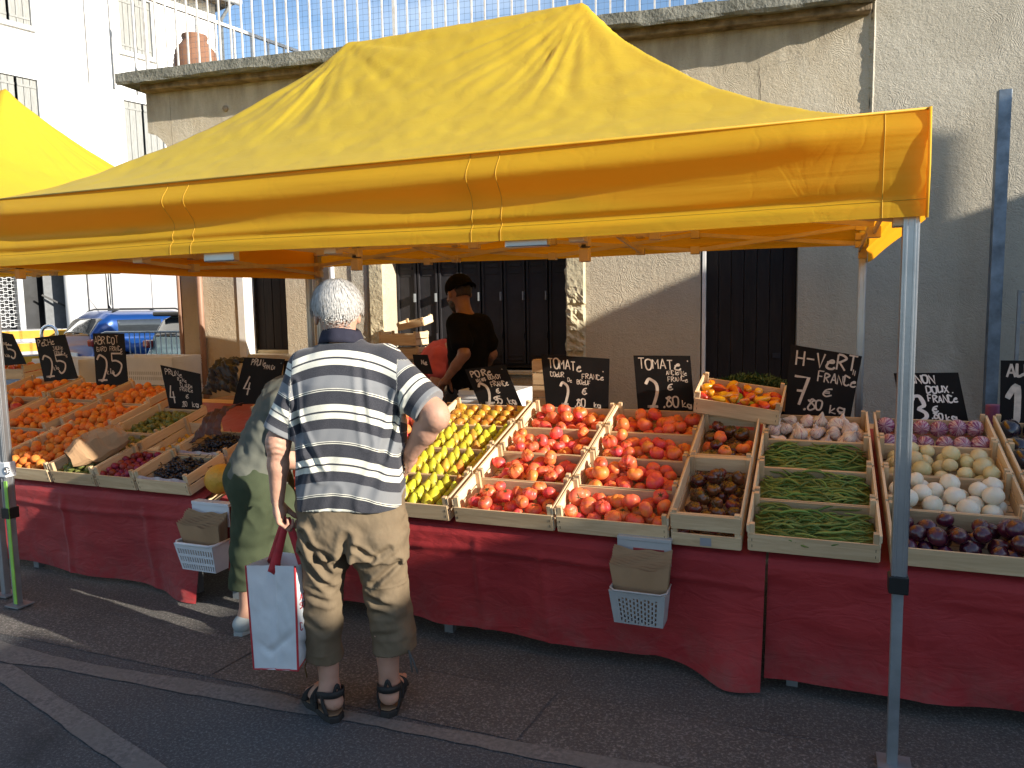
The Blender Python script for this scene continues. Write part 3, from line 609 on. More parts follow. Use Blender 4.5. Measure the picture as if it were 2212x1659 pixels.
# ------------------------------------------------------------------ unseen block added off to the right to throw the low shade line
def shade_caster():
    h = empty('shade_caster_block', (9, -4, 0), 'unseen block added off to the right to throw the low shade line', 'building')
    roof = [(-14, 4.38), (.38, 4.36), (.48, 4.08), (1.65, 4.08), (4.72, 5.20), (5.02, 5.28), (5.06, 4.96), (9.4, 4.90), (9.4, 0), (-14, 0)]  # outline shaped to fit the shade edges on wall, stall and ground
    mb = MB(); n = len(roof); V = [(0, y+4, z) for y, z in roof]+[(7, y+4, z) for y, z in roof]
    mb.add(V, [tuple(range(n)), tuple(range(2*n-1, n-1, -1))]+[(i, i+n, (i+1) % n+n, (i+1) % n) for i in range(n)])
    mb.build('wall', M['white_house'], h)
    ch = MB(); ch.add([(0, 8.97, 4.8), (.4, 8.97, 4.8), (.4, 9.365, 4.8), (0, 9.365, 4.8), (0, 8.97, 5.60), (.4, 8.97, 5.60), (.4, 9.365, 5.71), (0, 9.365, 5.71)], [(0, 3, 2, 1), (4, 5, 6, 7), (0, 1, 5, 4), (1, 2, 6, 5), (2, 3, 7, 6), (3, 0, 4, 7)]); ch.build('shade_caster_slab', M['white_house'], h)  # thin unseen slab added for the upright step in the wall's shadow
shade_caster()
# ------------------------------------------------------------------ yellow canopies
def canopy_mat(name='yellow_canopy_cloth', st=(1, 1, 1), bs=.10, tint=((.76, .57, .036), (.785, .595, .042))):
    mt, n, b, o = new_mat(name); v = coords(n)
    oi = noise(n, v, 1.5, 4, .6); b.inputs['Roughness'].default_value = .55; b.inputs['Specular IOR Level'].default_value = .3; b.inputs['Sheen Weight'].default_value = .04
    cm = mixc(n, ramp(n, oi, [(.3, 0), (.7, 1)]), tint[0], tint[1]); n.links.new(cm, b.inputs['Base Color'])
    f = noise(n, coords(n, st), 9, 4, .5, 2.0 if st[2] == 1 else .3)
    rg = ramp(n, noise(n, coords(n, (3.1, 4.2, 4.0 if st[2] == 1 else 2.0)), 1.5, 4, .5, .8), [(.455, 1), (.5, 0), (.545, 1)]); hh = nn(n, 'ShaderNodeMath', operation='MULTIPLY_ADD'); hh.inputs[1].default_value = .16 if st[2] == 1 else .05; n.links.new(rg, hh.inputs[0]); n.links.new(f, hh.inputs[2])
    bp = bump(n, b, hh.outputs[0], bs*1.6, .015)
    t = nn(n, 'ShaderNodeBsdfTranslucent'); t.inputs[0].default_value = (1.0, .43, .02, 1); ms = nn(n, 'ShaderNodeMixShader'); ms.inputs[0].default_value = .42
    n.links.new(b.outputs[0], ms.inputs[1]); n.links.new(t.outputs[0], ms.inputs[2]); n.links.new(ms.outputs[0], o.inputs[0]); return mt
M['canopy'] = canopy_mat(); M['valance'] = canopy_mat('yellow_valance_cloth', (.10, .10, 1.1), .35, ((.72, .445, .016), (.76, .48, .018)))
M['seam'] = simple('yellow_seam', (.60, .33, .015), .6)
M['gold_alu'] = simple('anodised_truss', (.62, .50, .32), .4, .15, var=.1)
def canopy(X0, X1, Y0, Y1, ze, zb, zp, peaks, lab, full=True, seed=0, fx=None):
    e = empty('canopy_tent', (X0, Y0, 0), lab, 'canopy', 'yellow market canopies'); o3 = np.array([X0, Y0, 0.0])
    nu, nv = 226, 151; xs = np.linspace(X0, X1, nu); ys = np.linspace(Y0, Y1, nv); Xg, Yg = np.meshgrid(xs, ys, indexing='ij')
    yc = (Y0+Y1)/2; px0, px1 = peaks
    # coarse-to-fine relaxation of the stretched cloth over the two mast heads
    H = None
    for n1, n2, it in ((46, 31, 500), (91, 61, 350), (181, 121, 250)):
        xx = np.linspace(X0, X1, n1); yy = np.linspace(Y0, Y1, n2); A, B_ = np.meshgrid(xx, yy, indexing='ij')
        if H is None: Hn = np.zeros((n1, n2))
        else:
            ii = np.linspace(0, H.shape[0]-1, n1); jj = np.linspace(0, H.shape[1]-1, n2); i0 = np.minimum(ii.astype(int), H.shape[0]-2); j0 = np.minimum(jj.astype(int), H.shape[1]-2); fi = (ii-i0)[:, None]; fj = (jj-j0)[None]
            Hn = H[i0][:, j0]*(1-fi)*(1-fj)+H[i0+1][:, j0]*fi*(1-fj)+H[i0][:, j0+1]*(1-fi)*fj+H[i0+1][:, j0+1]*fi*fj
        H = Hn; tt = np.clip((A-px0)/(px1-px0), 0, 1); dist = np.hypot(A-(px0+tt*(px1-px0)), B_-yc); ridge = dist < max(.045, 1.1*(xx[1]-xx[0])*.5); hv = 1-.035*np.sin(tt*math.pi)-dist*.6
        for _ in range(it):
            H[1:-1, 1:-1] = (H[2:, 1:-1]+H[:-2, 1:-1]+H[1:-1, 2:]+H[1:-1, :-2])/4; H = np.where(ridge, hv, H)
    ii = np.linspace(0, H.shape[0]-1, nu); jj = np.linspace(0, H.shape[1]-1, nv); i0 = np.minimum(ii.astype(int), H.shape[0]-2); j0 = np.minimum(jj.astype(int), H.shape[1]-2); fi = (ii-i0)[:, None]; fj = (jj-j0)[None]
    Hs = H[i0][:, j0]*(1-fi)*(1-fj)+H[i0+1][:, j0]*fi*(1-fj)+H[i0][:, j0+1]*(1-fi)*fj+H[i0+1][:, j0+1]*fi*fj
    dx = np.where(Xg < px0, px0-Xg, np.where(Xg > px1, Xg-px1, 0)); t1 = 1-np.clip(np.maximum(dx/1.5, np.abs(Yg-yc)/1.5), 0, 1)
    Hf = Hs*.12+(t1**1.46)*.88
    Z = ze+(zp-ze)*Hf
    # creases radiating from the mast heads
    for k, px in enumerate((px0, px1)):
        r = np.hypot(Xg-px, Yg-yc)+1e-3; th = np.arctan2(Yg-yc, Xg-px)
        cr_ = vnoise(np.stack([np.cos(th)*11, np.sin(th)*11, r*1.6+seed+k*9], -1), 3)+.6*vnoise(np.stack([np.cos(th)*24, np.sin(th)*24, r*3+seed], -1), 5)
        Z += .012*cr_*np.exp(-((r-.35)/.42)**2)*np.clip(t1*6, 0, 1)
    Z += .006*vnoise(np.stack([Xg*5, Yg*6, Xg*0+seed], -1), 8)*np.clip(t1*5, 0, 1)+.004*vnoise(np.stack([Xg*14+Yg*9, Yg*13-Xg*5, Xg*0], -1), 9)*np.clip(t1*4, 0, 1)
    link('roof_cloth', grid_mesh('roof_cloth', np.stack([Xg, Yg, Z], -1)-o3), M['canopy'], e)
    # valances: one strip per side with horizontal folds
    def valance(pa, pb, nout, sd, drop):
        n = 220 if full else 90; nz2 = 44; P = np.zeros((n, nz2, 3)); pa = np.array(pa, float); pb = np.array(pb, float); L_ = np.linalg.norm(pb-pa)
        for i in range(n):
            t = i/(n-1); s_ = t*L_
            for j in range(nz2):
                v = j/(nz2-1); ed = min(1, min(s_, L_-s_)/.35)
                A1 = .028+.010*math.sin(s_*1.7+sd)+.004*math.sin(s_*4.1+sd*2)
                off = A1*(math.sin(v*6.4+.25*math.sin(s_*1.3+sd))*1.0+.5*math.sin(v*11+1.3*math.sin(s_*.9+sd*3)))*math.sin(math.pi*min(1, v*1.15))**.6*ed
                off += .006*max(0, v-.80)/.2*ed-.014*math.exp(-((v-.80)/.045)**2)*ed
                P[i, j] = pa+(pb-pa)*t+np.array(nout)*off; P[i, j, 2] = pa[2]+(pb[2]-pa[2])*t-drop*v-.006*math.sin(s_*2.2+sd)*v
        nzv = vnoise(np.stack([P[..., 0]*.9+P[..., 1]*.9+P[..., 2]*3, P[..., 2]*22, P[..., 0]*0+sd], -1), 4)*.0055
        P += nzv[..., None]*np.array(nout); return P
    A = (X0, Y0, ze); B = (X1, Y0, ze); Cc = (X1, Y1, ze); D = (X0, Y1, ze)
    sides = [(A, B, (0, -1, 0), 1.0, ze-zb), (B, Cc, (1, 0, 0), 2.2, ze-zb), (Cc, D, (0, 1, 0), 3.1, (ze-zb)*.66), (D, A, (-1, 0, 0), 4.4, ze-zb)]
    for k, (a, b_, no, sd, dr_) in enumerate(sides):
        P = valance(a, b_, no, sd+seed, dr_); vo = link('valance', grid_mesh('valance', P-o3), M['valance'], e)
        if k == 0 and fx:
            for f0 in fx:
                i = int(round((f0-X0)/(X1-X0)*(P.shape[0]-1))); sm = MB(); sm.tube([tuple(P[i, j]+np.array([0, -.0004, 0])-o3) for j in range(0, P.shape[1])], .0014, 5, False); sm.build('seam', M['seam'], vo, True)
            hm = MB(); jv = int(.83*P.shape[1]); hm.tube([tuple(P[i, jv]+np.array([0, -.001, 0])-o3) for i in range(P.shape[0])], .0013, 4, False); hm.build('seam', M['seam'], vo, True)
    # piping along the front eave and corner
    MB().tube([(0, -.002, ze), (X1-X0, -.002, ze)], .004, 6).build('eave_piping', M['seam'], e, True)
    MB().tube([(X1-X0+.002, -.004, ze+.004), (X1-X0+.004, -.008, (ze+zb)/2), (X1-X0+.003, -.004, zb)], .005, 6).build('eave_piping', M['canopy'], e, True)
    # legs
    def leg(x, y, ztop, kn=.42):
        lg = MB(); s_ = .0225
        lg.box((x-s_, y-s_, kn), (x+s_, y+s_, ztop)); 
        for q_ in (-.012, .012): lg.box((x+q_-.0035, y-s_-.003, kn), (x+q_+.0035, y-s_, ztop)); 
        for q_ in (-.012, .012): lg.box((x+s_, y+q_-.0035, kn), (x+s_+.003, y+q_+.0035, ztop))
        lo = lg.build('leg', M['alu'], e, bevel=.002)
        MB().box((x-.017, y-.017, .01), (x+.017, y+.017, kn+.1)).build('lower_leg', M['alu_dull'], lo, bevel=.003)
        MB().box((x-.030, y-.030, kn-.005), (x+.030, y+.030, kn+.055)).build('collar', M['plastic_black'], lo, bevel=.004)
        MB().box((x-.045, y-.045, 0.012), (x+.06, y+.05, .02)).build('foot_plate', M['alu_dull'], lo)
        MB().box((x-.027, y-.027, zb+.02), (x+.027, y+.027, zb+.12)).build('corner_bracket', M['gold_alu'], lo, bevel=.003)
        if x < .2 and y < .2 and full:
            MB().box((x+.008, y-.028, .03), (x+.030, y-.0235, .70)).build('green_strap', simple('lime_green_webbing', (.30, .62, .10), .5), lo)
            MB().tube([(x+.045+.018*math.cos(a), y-.03, .76+.018*math.sin(a)) for a in np.linspace(0, 6.28, 16)], .004, 6).build('pull_ring', M['alu'], lo, True)
            MB().box((x-.03, y-.03, .72), (x+.032, y+.03, .80)).build('clamp', M['plastic_white'], lo, bevel=.004)
        return lo
    for lx, ly in ((X0+.105, Y0+.045), (X1-.034, Y0+.062), (X0+.04, Y1-.04), (X1-.035, Y1-.04)): leg(lx-X0, ly-Y0, zb+.26, .62 if lx > X0+1 else .50)
    if full:
        # scissor frame under the cloth
        zt, zlo = zb+.13, zb-.012; seen = set()
        def scis(a, b_, n, zhi, zl):
            a = np.array(a); b_ = np.array(b_); 
            for i in range(n):
                p = a+(b_-a)*i/n; q = a+(b_-a)*(i+1)/n; t = MB()
                t.bar((*p, zhi), (*q, zl), .012, .026); t.build('scissor_bar', M['gold_alu'], e)
                off = np.array([(b_-a)[1], -(b_-a)[0]]); off = off/np.linalg.norm(off)*.016; t = MB()
                t.bar((*(p+off), zl), (*(q+off), zhi), .012, .026); t.build('scissor_bar', M['gold_alu'], e)
                for r, zz in ((p, zhi), (p, zl), (q, zhi), (q, zl)):
                    ky = (round(r[0], 1), round(r[1], 1), round(zz*12))
                    if ky in seen: continue
                    seen.add(ky); MB().box((r[0]-.03, r[1]-.0265, zz-.027), (r[0]+.03, r[1]+.0265, zz+.027)).build('joint', M['gold_alu'], e, bevel=.003)
        xL, xR, yF, yB, w_ = .06, X1-X0-.055, .06, Y1-Y0-.06, 0
        scis((xL, yF+.01), (xR, yF+.01), 4, zt, zlo+.02); scis((xL, yB), (xR, yB), 4, zt+.10, zlo+.13); scis((xL, yF), (xL, yB), 2, zt, zlo+.06); scis((xR, yF), (xR, yB), 2, zt+.03, zlo+.09)
        for px in peaks:
            x = px-X0; y = (Y1-Y0)/2; scis((x, yF), (x, y), 1, zt+.10, zlo+.11); scis((x, y), (x, yB), 1, zt+.12, zlo+.14)
            mast = MB().tube([(x, y, zlo+.0), (x, y, zp-.05)], .019, 10).build('mast', M['gold_alu'], e, True)
            sp = [(x+.026*math.cos(a), y+.026*math.sin(a), zlo+.11+a*.0028) for a in np.linspace(0, 2*math.pi*7, 120)]; MB().tube(sp, .0028, 5).build('spring', M['alu'], mast, True)
            MB().box((x-.028, y-.028, zlo+.0), (x+.028, y+.028, zlo+.075)).build('mast_bracket', M['gold_alu'], mast, bevel=.006)
            MB().lathe([(.03, 0), (.03, .015)], (x, y, zlo+.08), 12).build('mast_ring', M['plastic_black'], mast)
        scis((xL, (Y1-Y0)/2), (xR, (Y1-Y0)/2), 4, zt+.12, zlo+.13)
        for x in (1.62, 3.07): MB().box((x-.085, .03, zb-.030), (x+.085, .07, zb+.03)).build('grey_joint', M['alu'], e, bevel=.006)
    return e
canopy(-4.09, .295, 2.68, 5.68, 2.145, 1.822, 3.20, (-2.71, -1.22), 'large yellow market canopy over the fruit stall in the middle', True, 0, fx=[-2.71, -2.59, -1.228, -1.115, .178])
canopy(-8.80, -4.17, 2.75, 5.75, 2.17, 1.86, 3.30, (-7.35, -5.86), 'second yellow market canopy behind the first at the left edge', True, 5)
# ------------------------------------------------------------------ market tables and red cloths
def table(x0, x1, lab):
    e = empty('display_table', (x0, 3.2, 0), lab, 'table', 'display tables of the stall'); w_ = x1-x0
    th = math.atan(.28); T = Matrix.Translation((0, 0, .548)) @ Matrix.Rotation(th, 4, 'X')
    MB().box((0, -.02, -.03), (w_, 1.36, -.006), T).build('tabletop', M['crate'], e)
    n = max(1, round(w_/1.22))
    for i in range(n+1):
        for y in (.03, 1.2): x = min(max(i*w_/n, .12), w_-.12); MB().box((x-.022, y-.02, 0), (x+.022, y+.02, .52+y*.28-.03)).build('leg', M['alu_dull'], e)
    MB().bar((.1, .03, .25), (w_-.1, .03, .25), .02, .03).build('rail', M['alu_dull'], e)
    return e
table(-5.9, -3.10, 'left trestle table under the red cloth carrying apricots and plums')
table(-3.055, -.22, 'middle trestle table under the red cloth carrying pears and tomatoes')
table(-.19, 2.0, 'right trestle table under the red cloth carrying beans and onions')
def cloth_mat():
    mt, n, b, o = new_mat('red_nonwoven_cloth'); v = coords(n)
    f = noise(n, v, 2.2, 4, .6); cm = mixc(n, ramp(n, f, [(.3, 0), (.7, 1)]), (.26, .015, .018), (.35, .024, .025))
    n.links.new(cm, b.inputs['Base Color']); b.inputs['Roughness'].default_value = .55; b.inputs['Specular IOR Level'].default_value = .3; b.inputs['Sheen Weight'].default_value = .12
    w_ = nn(n, 'ShaderNodeTexWave'); w_.inputs['Scale'].default_value = 130; w_.bands_direction = 'DIAGONAL'; n.links.new(v, w_.inputs[0])
    f2 = noise(n, coords(n, (1.2, 1, 3)), 6, 5, .55, 1.0); ad = nn(n, 'ShaderNodeMath', operation='MULTIPLY_ADD'); ad.inputs[1].default_value = .04; n.links.new(w_.outputs[0], ad.inputs[0]); n.links.new(f2, ad.inputs[2])
    rg = ramp(n, noise(n, coords(n, (1.6, 1.0, 2.6), rot=(0, .5, 0)), 1.6, 4, .5, .6), [(.465, 1), (.5, 0), (.535, 1)]); h3 = nn(n, 'ShaderNodeMath', operation='MULTIPLY_ADD'); h3.inputs[1].default_value = .12; n.links.new(rg, h3.inputs[0]); n.links.new(ad.outputs[0], h3.inputs[2])
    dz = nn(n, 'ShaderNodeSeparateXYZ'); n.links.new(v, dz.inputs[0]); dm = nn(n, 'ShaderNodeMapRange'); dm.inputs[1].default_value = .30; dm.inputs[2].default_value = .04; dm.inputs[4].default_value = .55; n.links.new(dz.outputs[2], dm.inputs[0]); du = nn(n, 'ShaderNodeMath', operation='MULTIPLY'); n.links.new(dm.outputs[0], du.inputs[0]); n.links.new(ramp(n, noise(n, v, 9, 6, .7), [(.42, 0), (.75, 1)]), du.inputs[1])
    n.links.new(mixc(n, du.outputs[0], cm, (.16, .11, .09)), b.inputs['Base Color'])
    bump(n, b, h3.outputs[0], .45, .02); return mt
M['cloth'] = cloth_mat()
def cloth(x0, x1, lab, bottom, yb=3.16, flare=(), sd=0, ends=(0, 0), creases=()):
    nx = int((x1-x0)/.012); P = []
    for i in range(nx+1):
        x = x0+(x1-x0)*i/nx; row = []; zb = bottom(x)
        fold = .030*math.sin(x*2.9+sd)+.016*math.sin(x*7.3+sd*2)+.007*math.sin(x*15+sd)
        for k in range(14): t = k/13; row.append((x, 4.42-(4.42-yb-.03)*t, .556+.272*max(0, (4.42-(4.42-yb-.03)*t)-3.17)))
        for k in range(6): a = (k+1)/6*math.pi/2; row.append((x, yb+.03-.03*math.sin(a), .556-.03*(1-math.cos(a))))
        n2 = 56
        for k in range(1, n2+1):
            v = k/n2; z = .526+(zb-.526)*v; amp = v**1.3
            y = yb-.012*v+fold*amp*.9
            ln = (z-.44+.012*math.sin(x*3+sd))/.016; y -= .016*math.exp(-ln*ln)*(.55+.45*math.sin(x*1.7+sd+1))+.012*max(0, math.tanh(ln*.6))*.8
            for xc, wd, am in flare: y -= am*math.exp(-((x-xc)/wd)**2)*v**1.5
            for xc, wd, am in creases: y -= am*math.exp(-((x-xc-.06*v)/wd)**2)*math.sin(min(1, v*2.2)*math.pi/2)*(1-.5*v)
            row.append((x+.01*amp*math.sin(x*5), y, z))
        P.append(row)
    P = np.array(P); nz_ = vnoise(np.stack([P[..., 0]*6+P[..., 2]*7, P[..., 0]*0, P[..., 2]*8-P[..., 0]*3], -1)+sd, 2)*.008+vnoise(P*np.array([20, 0, 22.])+sd, 4)*.0015; P[:, 16:, 1] += nz_[:, 16:]
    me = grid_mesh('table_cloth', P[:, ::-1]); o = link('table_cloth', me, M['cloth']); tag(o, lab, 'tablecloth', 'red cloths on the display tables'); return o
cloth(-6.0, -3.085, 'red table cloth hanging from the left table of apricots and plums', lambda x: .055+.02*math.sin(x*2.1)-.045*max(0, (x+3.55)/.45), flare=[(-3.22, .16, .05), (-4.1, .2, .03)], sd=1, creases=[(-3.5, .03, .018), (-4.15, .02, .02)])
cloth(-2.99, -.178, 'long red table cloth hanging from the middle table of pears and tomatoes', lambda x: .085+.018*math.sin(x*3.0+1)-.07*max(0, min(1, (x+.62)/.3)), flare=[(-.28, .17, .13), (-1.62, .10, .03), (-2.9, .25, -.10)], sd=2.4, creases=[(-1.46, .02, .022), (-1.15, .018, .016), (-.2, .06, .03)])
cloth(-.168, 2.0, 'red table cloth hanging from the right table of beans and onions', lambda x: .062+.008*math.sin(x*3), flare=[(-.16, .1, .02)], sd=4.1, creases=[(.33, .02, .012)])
# ------------------------------------------------------------------ crates
TH = math.atan(.28)
def top_z(Y): return .575+.28*(Y-3.15)
def crate_matrix(x, y, z, yaw=0.0, th=TH): return Matrix.Translation((x, y, z)) @ Matrix.Rotation(yaw, 4, 'Z') @ Matrix.Rotation(th, 4, 'X')
def crate(Mx, w_, d, h=.118, hf=.082, label='', group='wooden crates of the fruit stall', style='low', card=None):
    e = empty('wooden_crate', M=Mx, label=label, cat='crate', group=group); t = .0065
    j = lambda: random.uniform(-.0015, .0015)
    if style == 'low':
        for nm, y0 in (('front_board', 0), ('back_board', d-t)):
            o = MB().box((.004, y0, .006), (w_-.004, y0+t, hf+j())).build(nm, M['crate'], e, bevel=.0008)
            stp = MB(); yy = y0-.0008 if y0 == 0 else y0-.0008
            for x in (.016, w_-.018):
                for z in (.022, .05): stp.box((x, yy, z), (x+.0022, yy+.0012, z+.012))
            stp.build('staple', M['plastic_black'], o)
        for x0 in (0, w_-t):
            o = MB(); o.box((x0, t+.001, .004), (x0+t, d-t-.001, .055)); o.box((x0, t+.001, .064), (x0+t, d-t-.001, h+j())); 
            x1 = x0-.004 if x0 == 0 else x0+t; o.box((x1 if x0 else x0-.0035, .006, h-.030), (x1+.0035 if x0 else x0, d-.006, h+.001)); o.build('side_board', M['crate_side'], e, bevel=.0008)
    else:
        for nm, y0 in (('front_board', 0), ('back_board', d-t)):
            o = MB(); o.box((.003, y0, .004), (w_-.003, y0+t, .062)); o.box((.003, y0, .082), (w_-.003, y0+t, h-.004)); o.box((.003, y0+t, h-.018), (w_-.003, y0+t+.012, h-.002)); o.build(nm, M['crate'], e, bevel=.001)
        for x0 in (0, w_-t): o = MB(); o.box((x0, t, .004), (x0+t, d-t, .07)); o.box((x0, t, .085), (x0+t, d-t, h)); o.build('side_board', M['crate_side'], e, bevel=.001)
    q = .020; hp_ = h+.008
    for x, y in ((t+.0005, t+.0005), (w_-t-q-.0005, t+.0005), (t+.0005, d-t-q-.0005), (w_-t-q-.0005, d-t-q-.0005)):
        MB().box((x, y, .002), (x+q, y+q, hp_+random.uniform(-.003, .004))).build('corner_post', M['crate_post'], e, bevel=.001)
    f = MB(); k = 5
    for i in range(k): f.box((t+.001, t+.002+i*(d-2*t)/k, .0), (w_-t-.001, t+(i+1)*(d-2*t)/k-.006, .004))
    f.build('base_slats', M['crate'], e)
    if card: MB().box((w_*.42, -.0016, .012), (w_*.58, -.0008, .05)).build('paper_label', M['white_panel'], e)
    return e
# ------------------------------------------------------------------ produce meshes
def uvs(fr, nu=24, nv=16):
    """closed surface from fr(theta, phi)->xyz ; phi 0 top .. pi bottom"""
    th = np.linspace(0, 2*math.pi, nu, endpoint=False); ph = np.linspace(0.02, math.pi-.02, nv); T, Ph = np.meshgrid(th, ph, indexing='ij')
    P = fr(T, Ph); me_V = P.reshape(-1, 3); Fc = []
    for i in range(nu):
        i2 = (i+1) % nu
        for j in range(nv-1): Fc.append((i*nv+j, i*nv+j+1, i2*nv+j+1, i2*nv+j))
    Fc.append(tuple(i*nv for i in range(nu))); Fc.append(tuple(i*nv+nv-1 for i in range(nu))[::-1]); return me_V, Fc
def sph(T, Ph): return np.stack([np.sin(Ph)*np.cos(T), np.sin(Ph)*np.sin(T), np.cos(Ph)], -1)
def M_tomato(seed, rib=.07, flat=.78):
    rs_ = np.random.RandomState(seed); n = rs_.randint(5, 9); ph0 = rs_.rand()*6
    def f(T, Ph):
        S = sph(T, Ph); r = 1+rib*np.cos(n*T+ph0+.8*np.sin(T*2))*np.sin(Ph)**.5*(.4+.6*np.cos(Ph/2)**2)+.05*np.sin(2*T+ph0*2)+.03*np.sin(3*T+ph0)
        r = r*(1-.24*np.exp(-(Ph/.42)**2)-.06*np.exp(-((math.pi-Ph)/.4)**2)); P = S*r[..., None]; P[..., 2] *= flat; return P
    V, Fc = uvs(f, 36, 18); return mesh('tomato', V, Fc, True)
def M_calyx(seed, z=.62, n=6, L_=.5, wd=.055, stem=.16):
    rs_ = np.random.RandomState(seed); mb = MB()
    for k in range(n):
        a = 2*math.pi*k/n+rs_.uniform(-.25, .25); l = L_*rs_.uniform(.75, 1.15); up = rs_.uniform(-.02, .10); ca, sa = math.cos(a), math.sin(a); px, py = -sa, ca
        pts = [(0, z-.04, wd*.8), (l*.4, z+.05, wd), (l*.8, z+up, wd*.6), (l, z+up+.05, .004)]
        V = []; 
        for r, zz, w_ in pts: V += [(ca*r+px*w_, sa*r+py*w_, zz), (ca*r, sa*r, zz+.015), (ca*r-px*w_, sa*r-py*w_, zz)]
        F_ = []
        for i in range(3): F_ += [(3*i, 3*i+3, 3*i+4, 3*i+1), (3*i+1, 3*i+4, 3*i+5, 3*i+2)]
        mb.add(V, F_)
    mb.tube([(0, 0, z-.1), (.02, .01, z+stem*.6), (.06, .02, z+stem)], [.05, .035, .04], 6)
    return mesh('calyx', mb.V, mb.F, True)
def M_round(seed, crease=.05, sc=(1, 1, .95), nu=22, nv=14, dimple=.14):
    def f(T, Ph):
        S = sph(T, Ph); d = np.minimum(np.abs(T), np.abs(T-2*math.pi)); r = 1-crease*np.exp(-(d/.22)**2)*np.sin(Ph)-dimple*np.exp(-(Ph/.3)**2)+.02*np.sin(2*T+seed)
        P = S*r[..., None]; return P*np.array(sc)
    V, Fc = uvs(f, nu, nv); return mesh('fruit', V, Fc, True)
def M_pear(seed):
    rs_ = np.random.RandomState(seed); b_ = rs_.uniform(-.15, .15)
    prof = np.array([(.02, 1.58), (.17, 1.55), (.31, 1.42), (.42, 1.16), (.58, .86), (.80, .53), (.92, .25), (1, -.12), (.96, -.45), (.78, -.78), (.45, -.97), (.18, -.98), (.03, -.92)])
    V = []; nu = 22
    from math import cos, sin, pi
    tt = np.linspace(0, len(prof)-1, 26); pr = np.stack([np.interp(tt, range(len(prof)), prof[:, k]) for k in (0, 1)], 1)
    pr = np.stack([np.convolve(np.pad(pr[:, k], 1, 'edge'), [.25, .5, .25], 'valid') for k in (0, 1)], 1); nv = len(pr)
    for i in range(nu):
        for r, z in pr: a = 2*pi*i/nu; w_ = 1+.04*sin(2*a+seed); V.append((r*w_*cos(a)+b_*max(0, z)**1.5*.5, r*w_*sin(a), z))
    Fc = [(i*nv+j, i*nv+j+1, ((i+1) % nu)*nv+j+1, ((i+1) % nu)*nv+j) for i in range(nu) for j in range(nv-1)]
    Fc.append(tuple(i*nv for i in range(nu))); Fc.append(tuple(i*nv+nv-1 for i in range(nu))[::-1])
    me = mesh('pear', V, Fc, True); st = MB().tube([(b_*1.0, 0, 1.48), (b_*1.0+.05, .02, 1.8), (b_*1.0+.2, .05, 2.1)], [.06, .05, .08], 6); return me, mesh('stem', st.V, st.F, True)
def M_garlic(seed):
    rs_ = np.random.RandomState(seed); n = rs_.randint(7, 10); p0 = rs_.rand()*6
    def f(T, Ph):
        S = sph(T, Ph); r = 1+.085*np.abs(np.cos(n/2*T+p0))**.6*np.sin(Ph)+.04*np.sin(2*T+p0); P = S*r[..., None]; P[..., 2] *= .78; tip = np.exp(-(Ph/.33)**2)
        P[..., 2] += .85*tip; P[..., 0] += .22*tip*np.cos(p0); P[..., 1] += .22*tip*np.sin(p0); return P
    V, Fc = uvs(f, 40, 22); return mesh('garlic', V, Fc, True)
def M_onion(seed, fl=.86, tip=.16):
    rs_ = np.random.RandomState(seed); p0 = rs_.rand()*6
    def f(T, Ph):
        S = sph(T, Ph); r = 1+.03*np.sin(2*T+p0)+.008*np.sin(14*T); P = S*r[..., None]; P[..., 2] *= fl; t = np.exp(-(Ph/.2)**2); P[..., 2] += tip*t; P[..., 0] += .08*t; return P
    V, Fc = uvs(f, 26, 20); return mesh('onion', V, Fc, True)
def M_egg(seed, L_=1.6):
    rs_ = np.random.RandomState(seed); b_ = rs_.uniform(-.2, .2)
    def f(T, Ph):
        S = sph(T, Ph); t = (1-np.cos(Ph))/2; w_ = .55+.62*np.sin(np.pi*np.clip(t, 0, 1)**.8*.62); P = S*1.0; P[..., 0] *= w_; P[..., 1] *= w_; P[..., 2] *= L_; P[..., 0] += b_*(P[..., 2]/L_)**2; return P
    V, Fc = uvs(f, 26, 20); return mesh('aubergine', V, Fc, True)
def M_pepper(seed):
    rs_ = np.random.RandomState(seed); b_ = rs_.uniform(-.5, .5); p0 = rs_.rand()*6
    def f(T, Ph):
        S = sph(T, Ph); t = (1-np.cos(Ph))/2; w_ = 1.05-.62*t**1.6; r = 1+.12*np.cos(3*T+p0); P = S*1.0; P[..., 0] *= w_*r; P[..., 1] *= w_*r; P[..., 2] = P[..., 2]*1.9-.18*np.exp(-(Ph/.4)**2); P[..., 0] += b_*(P[..., 2]/1.9)**2; return P
    V, Fc = uvs(f, 24, 18); return mesh('pepper', V, Fc, True)
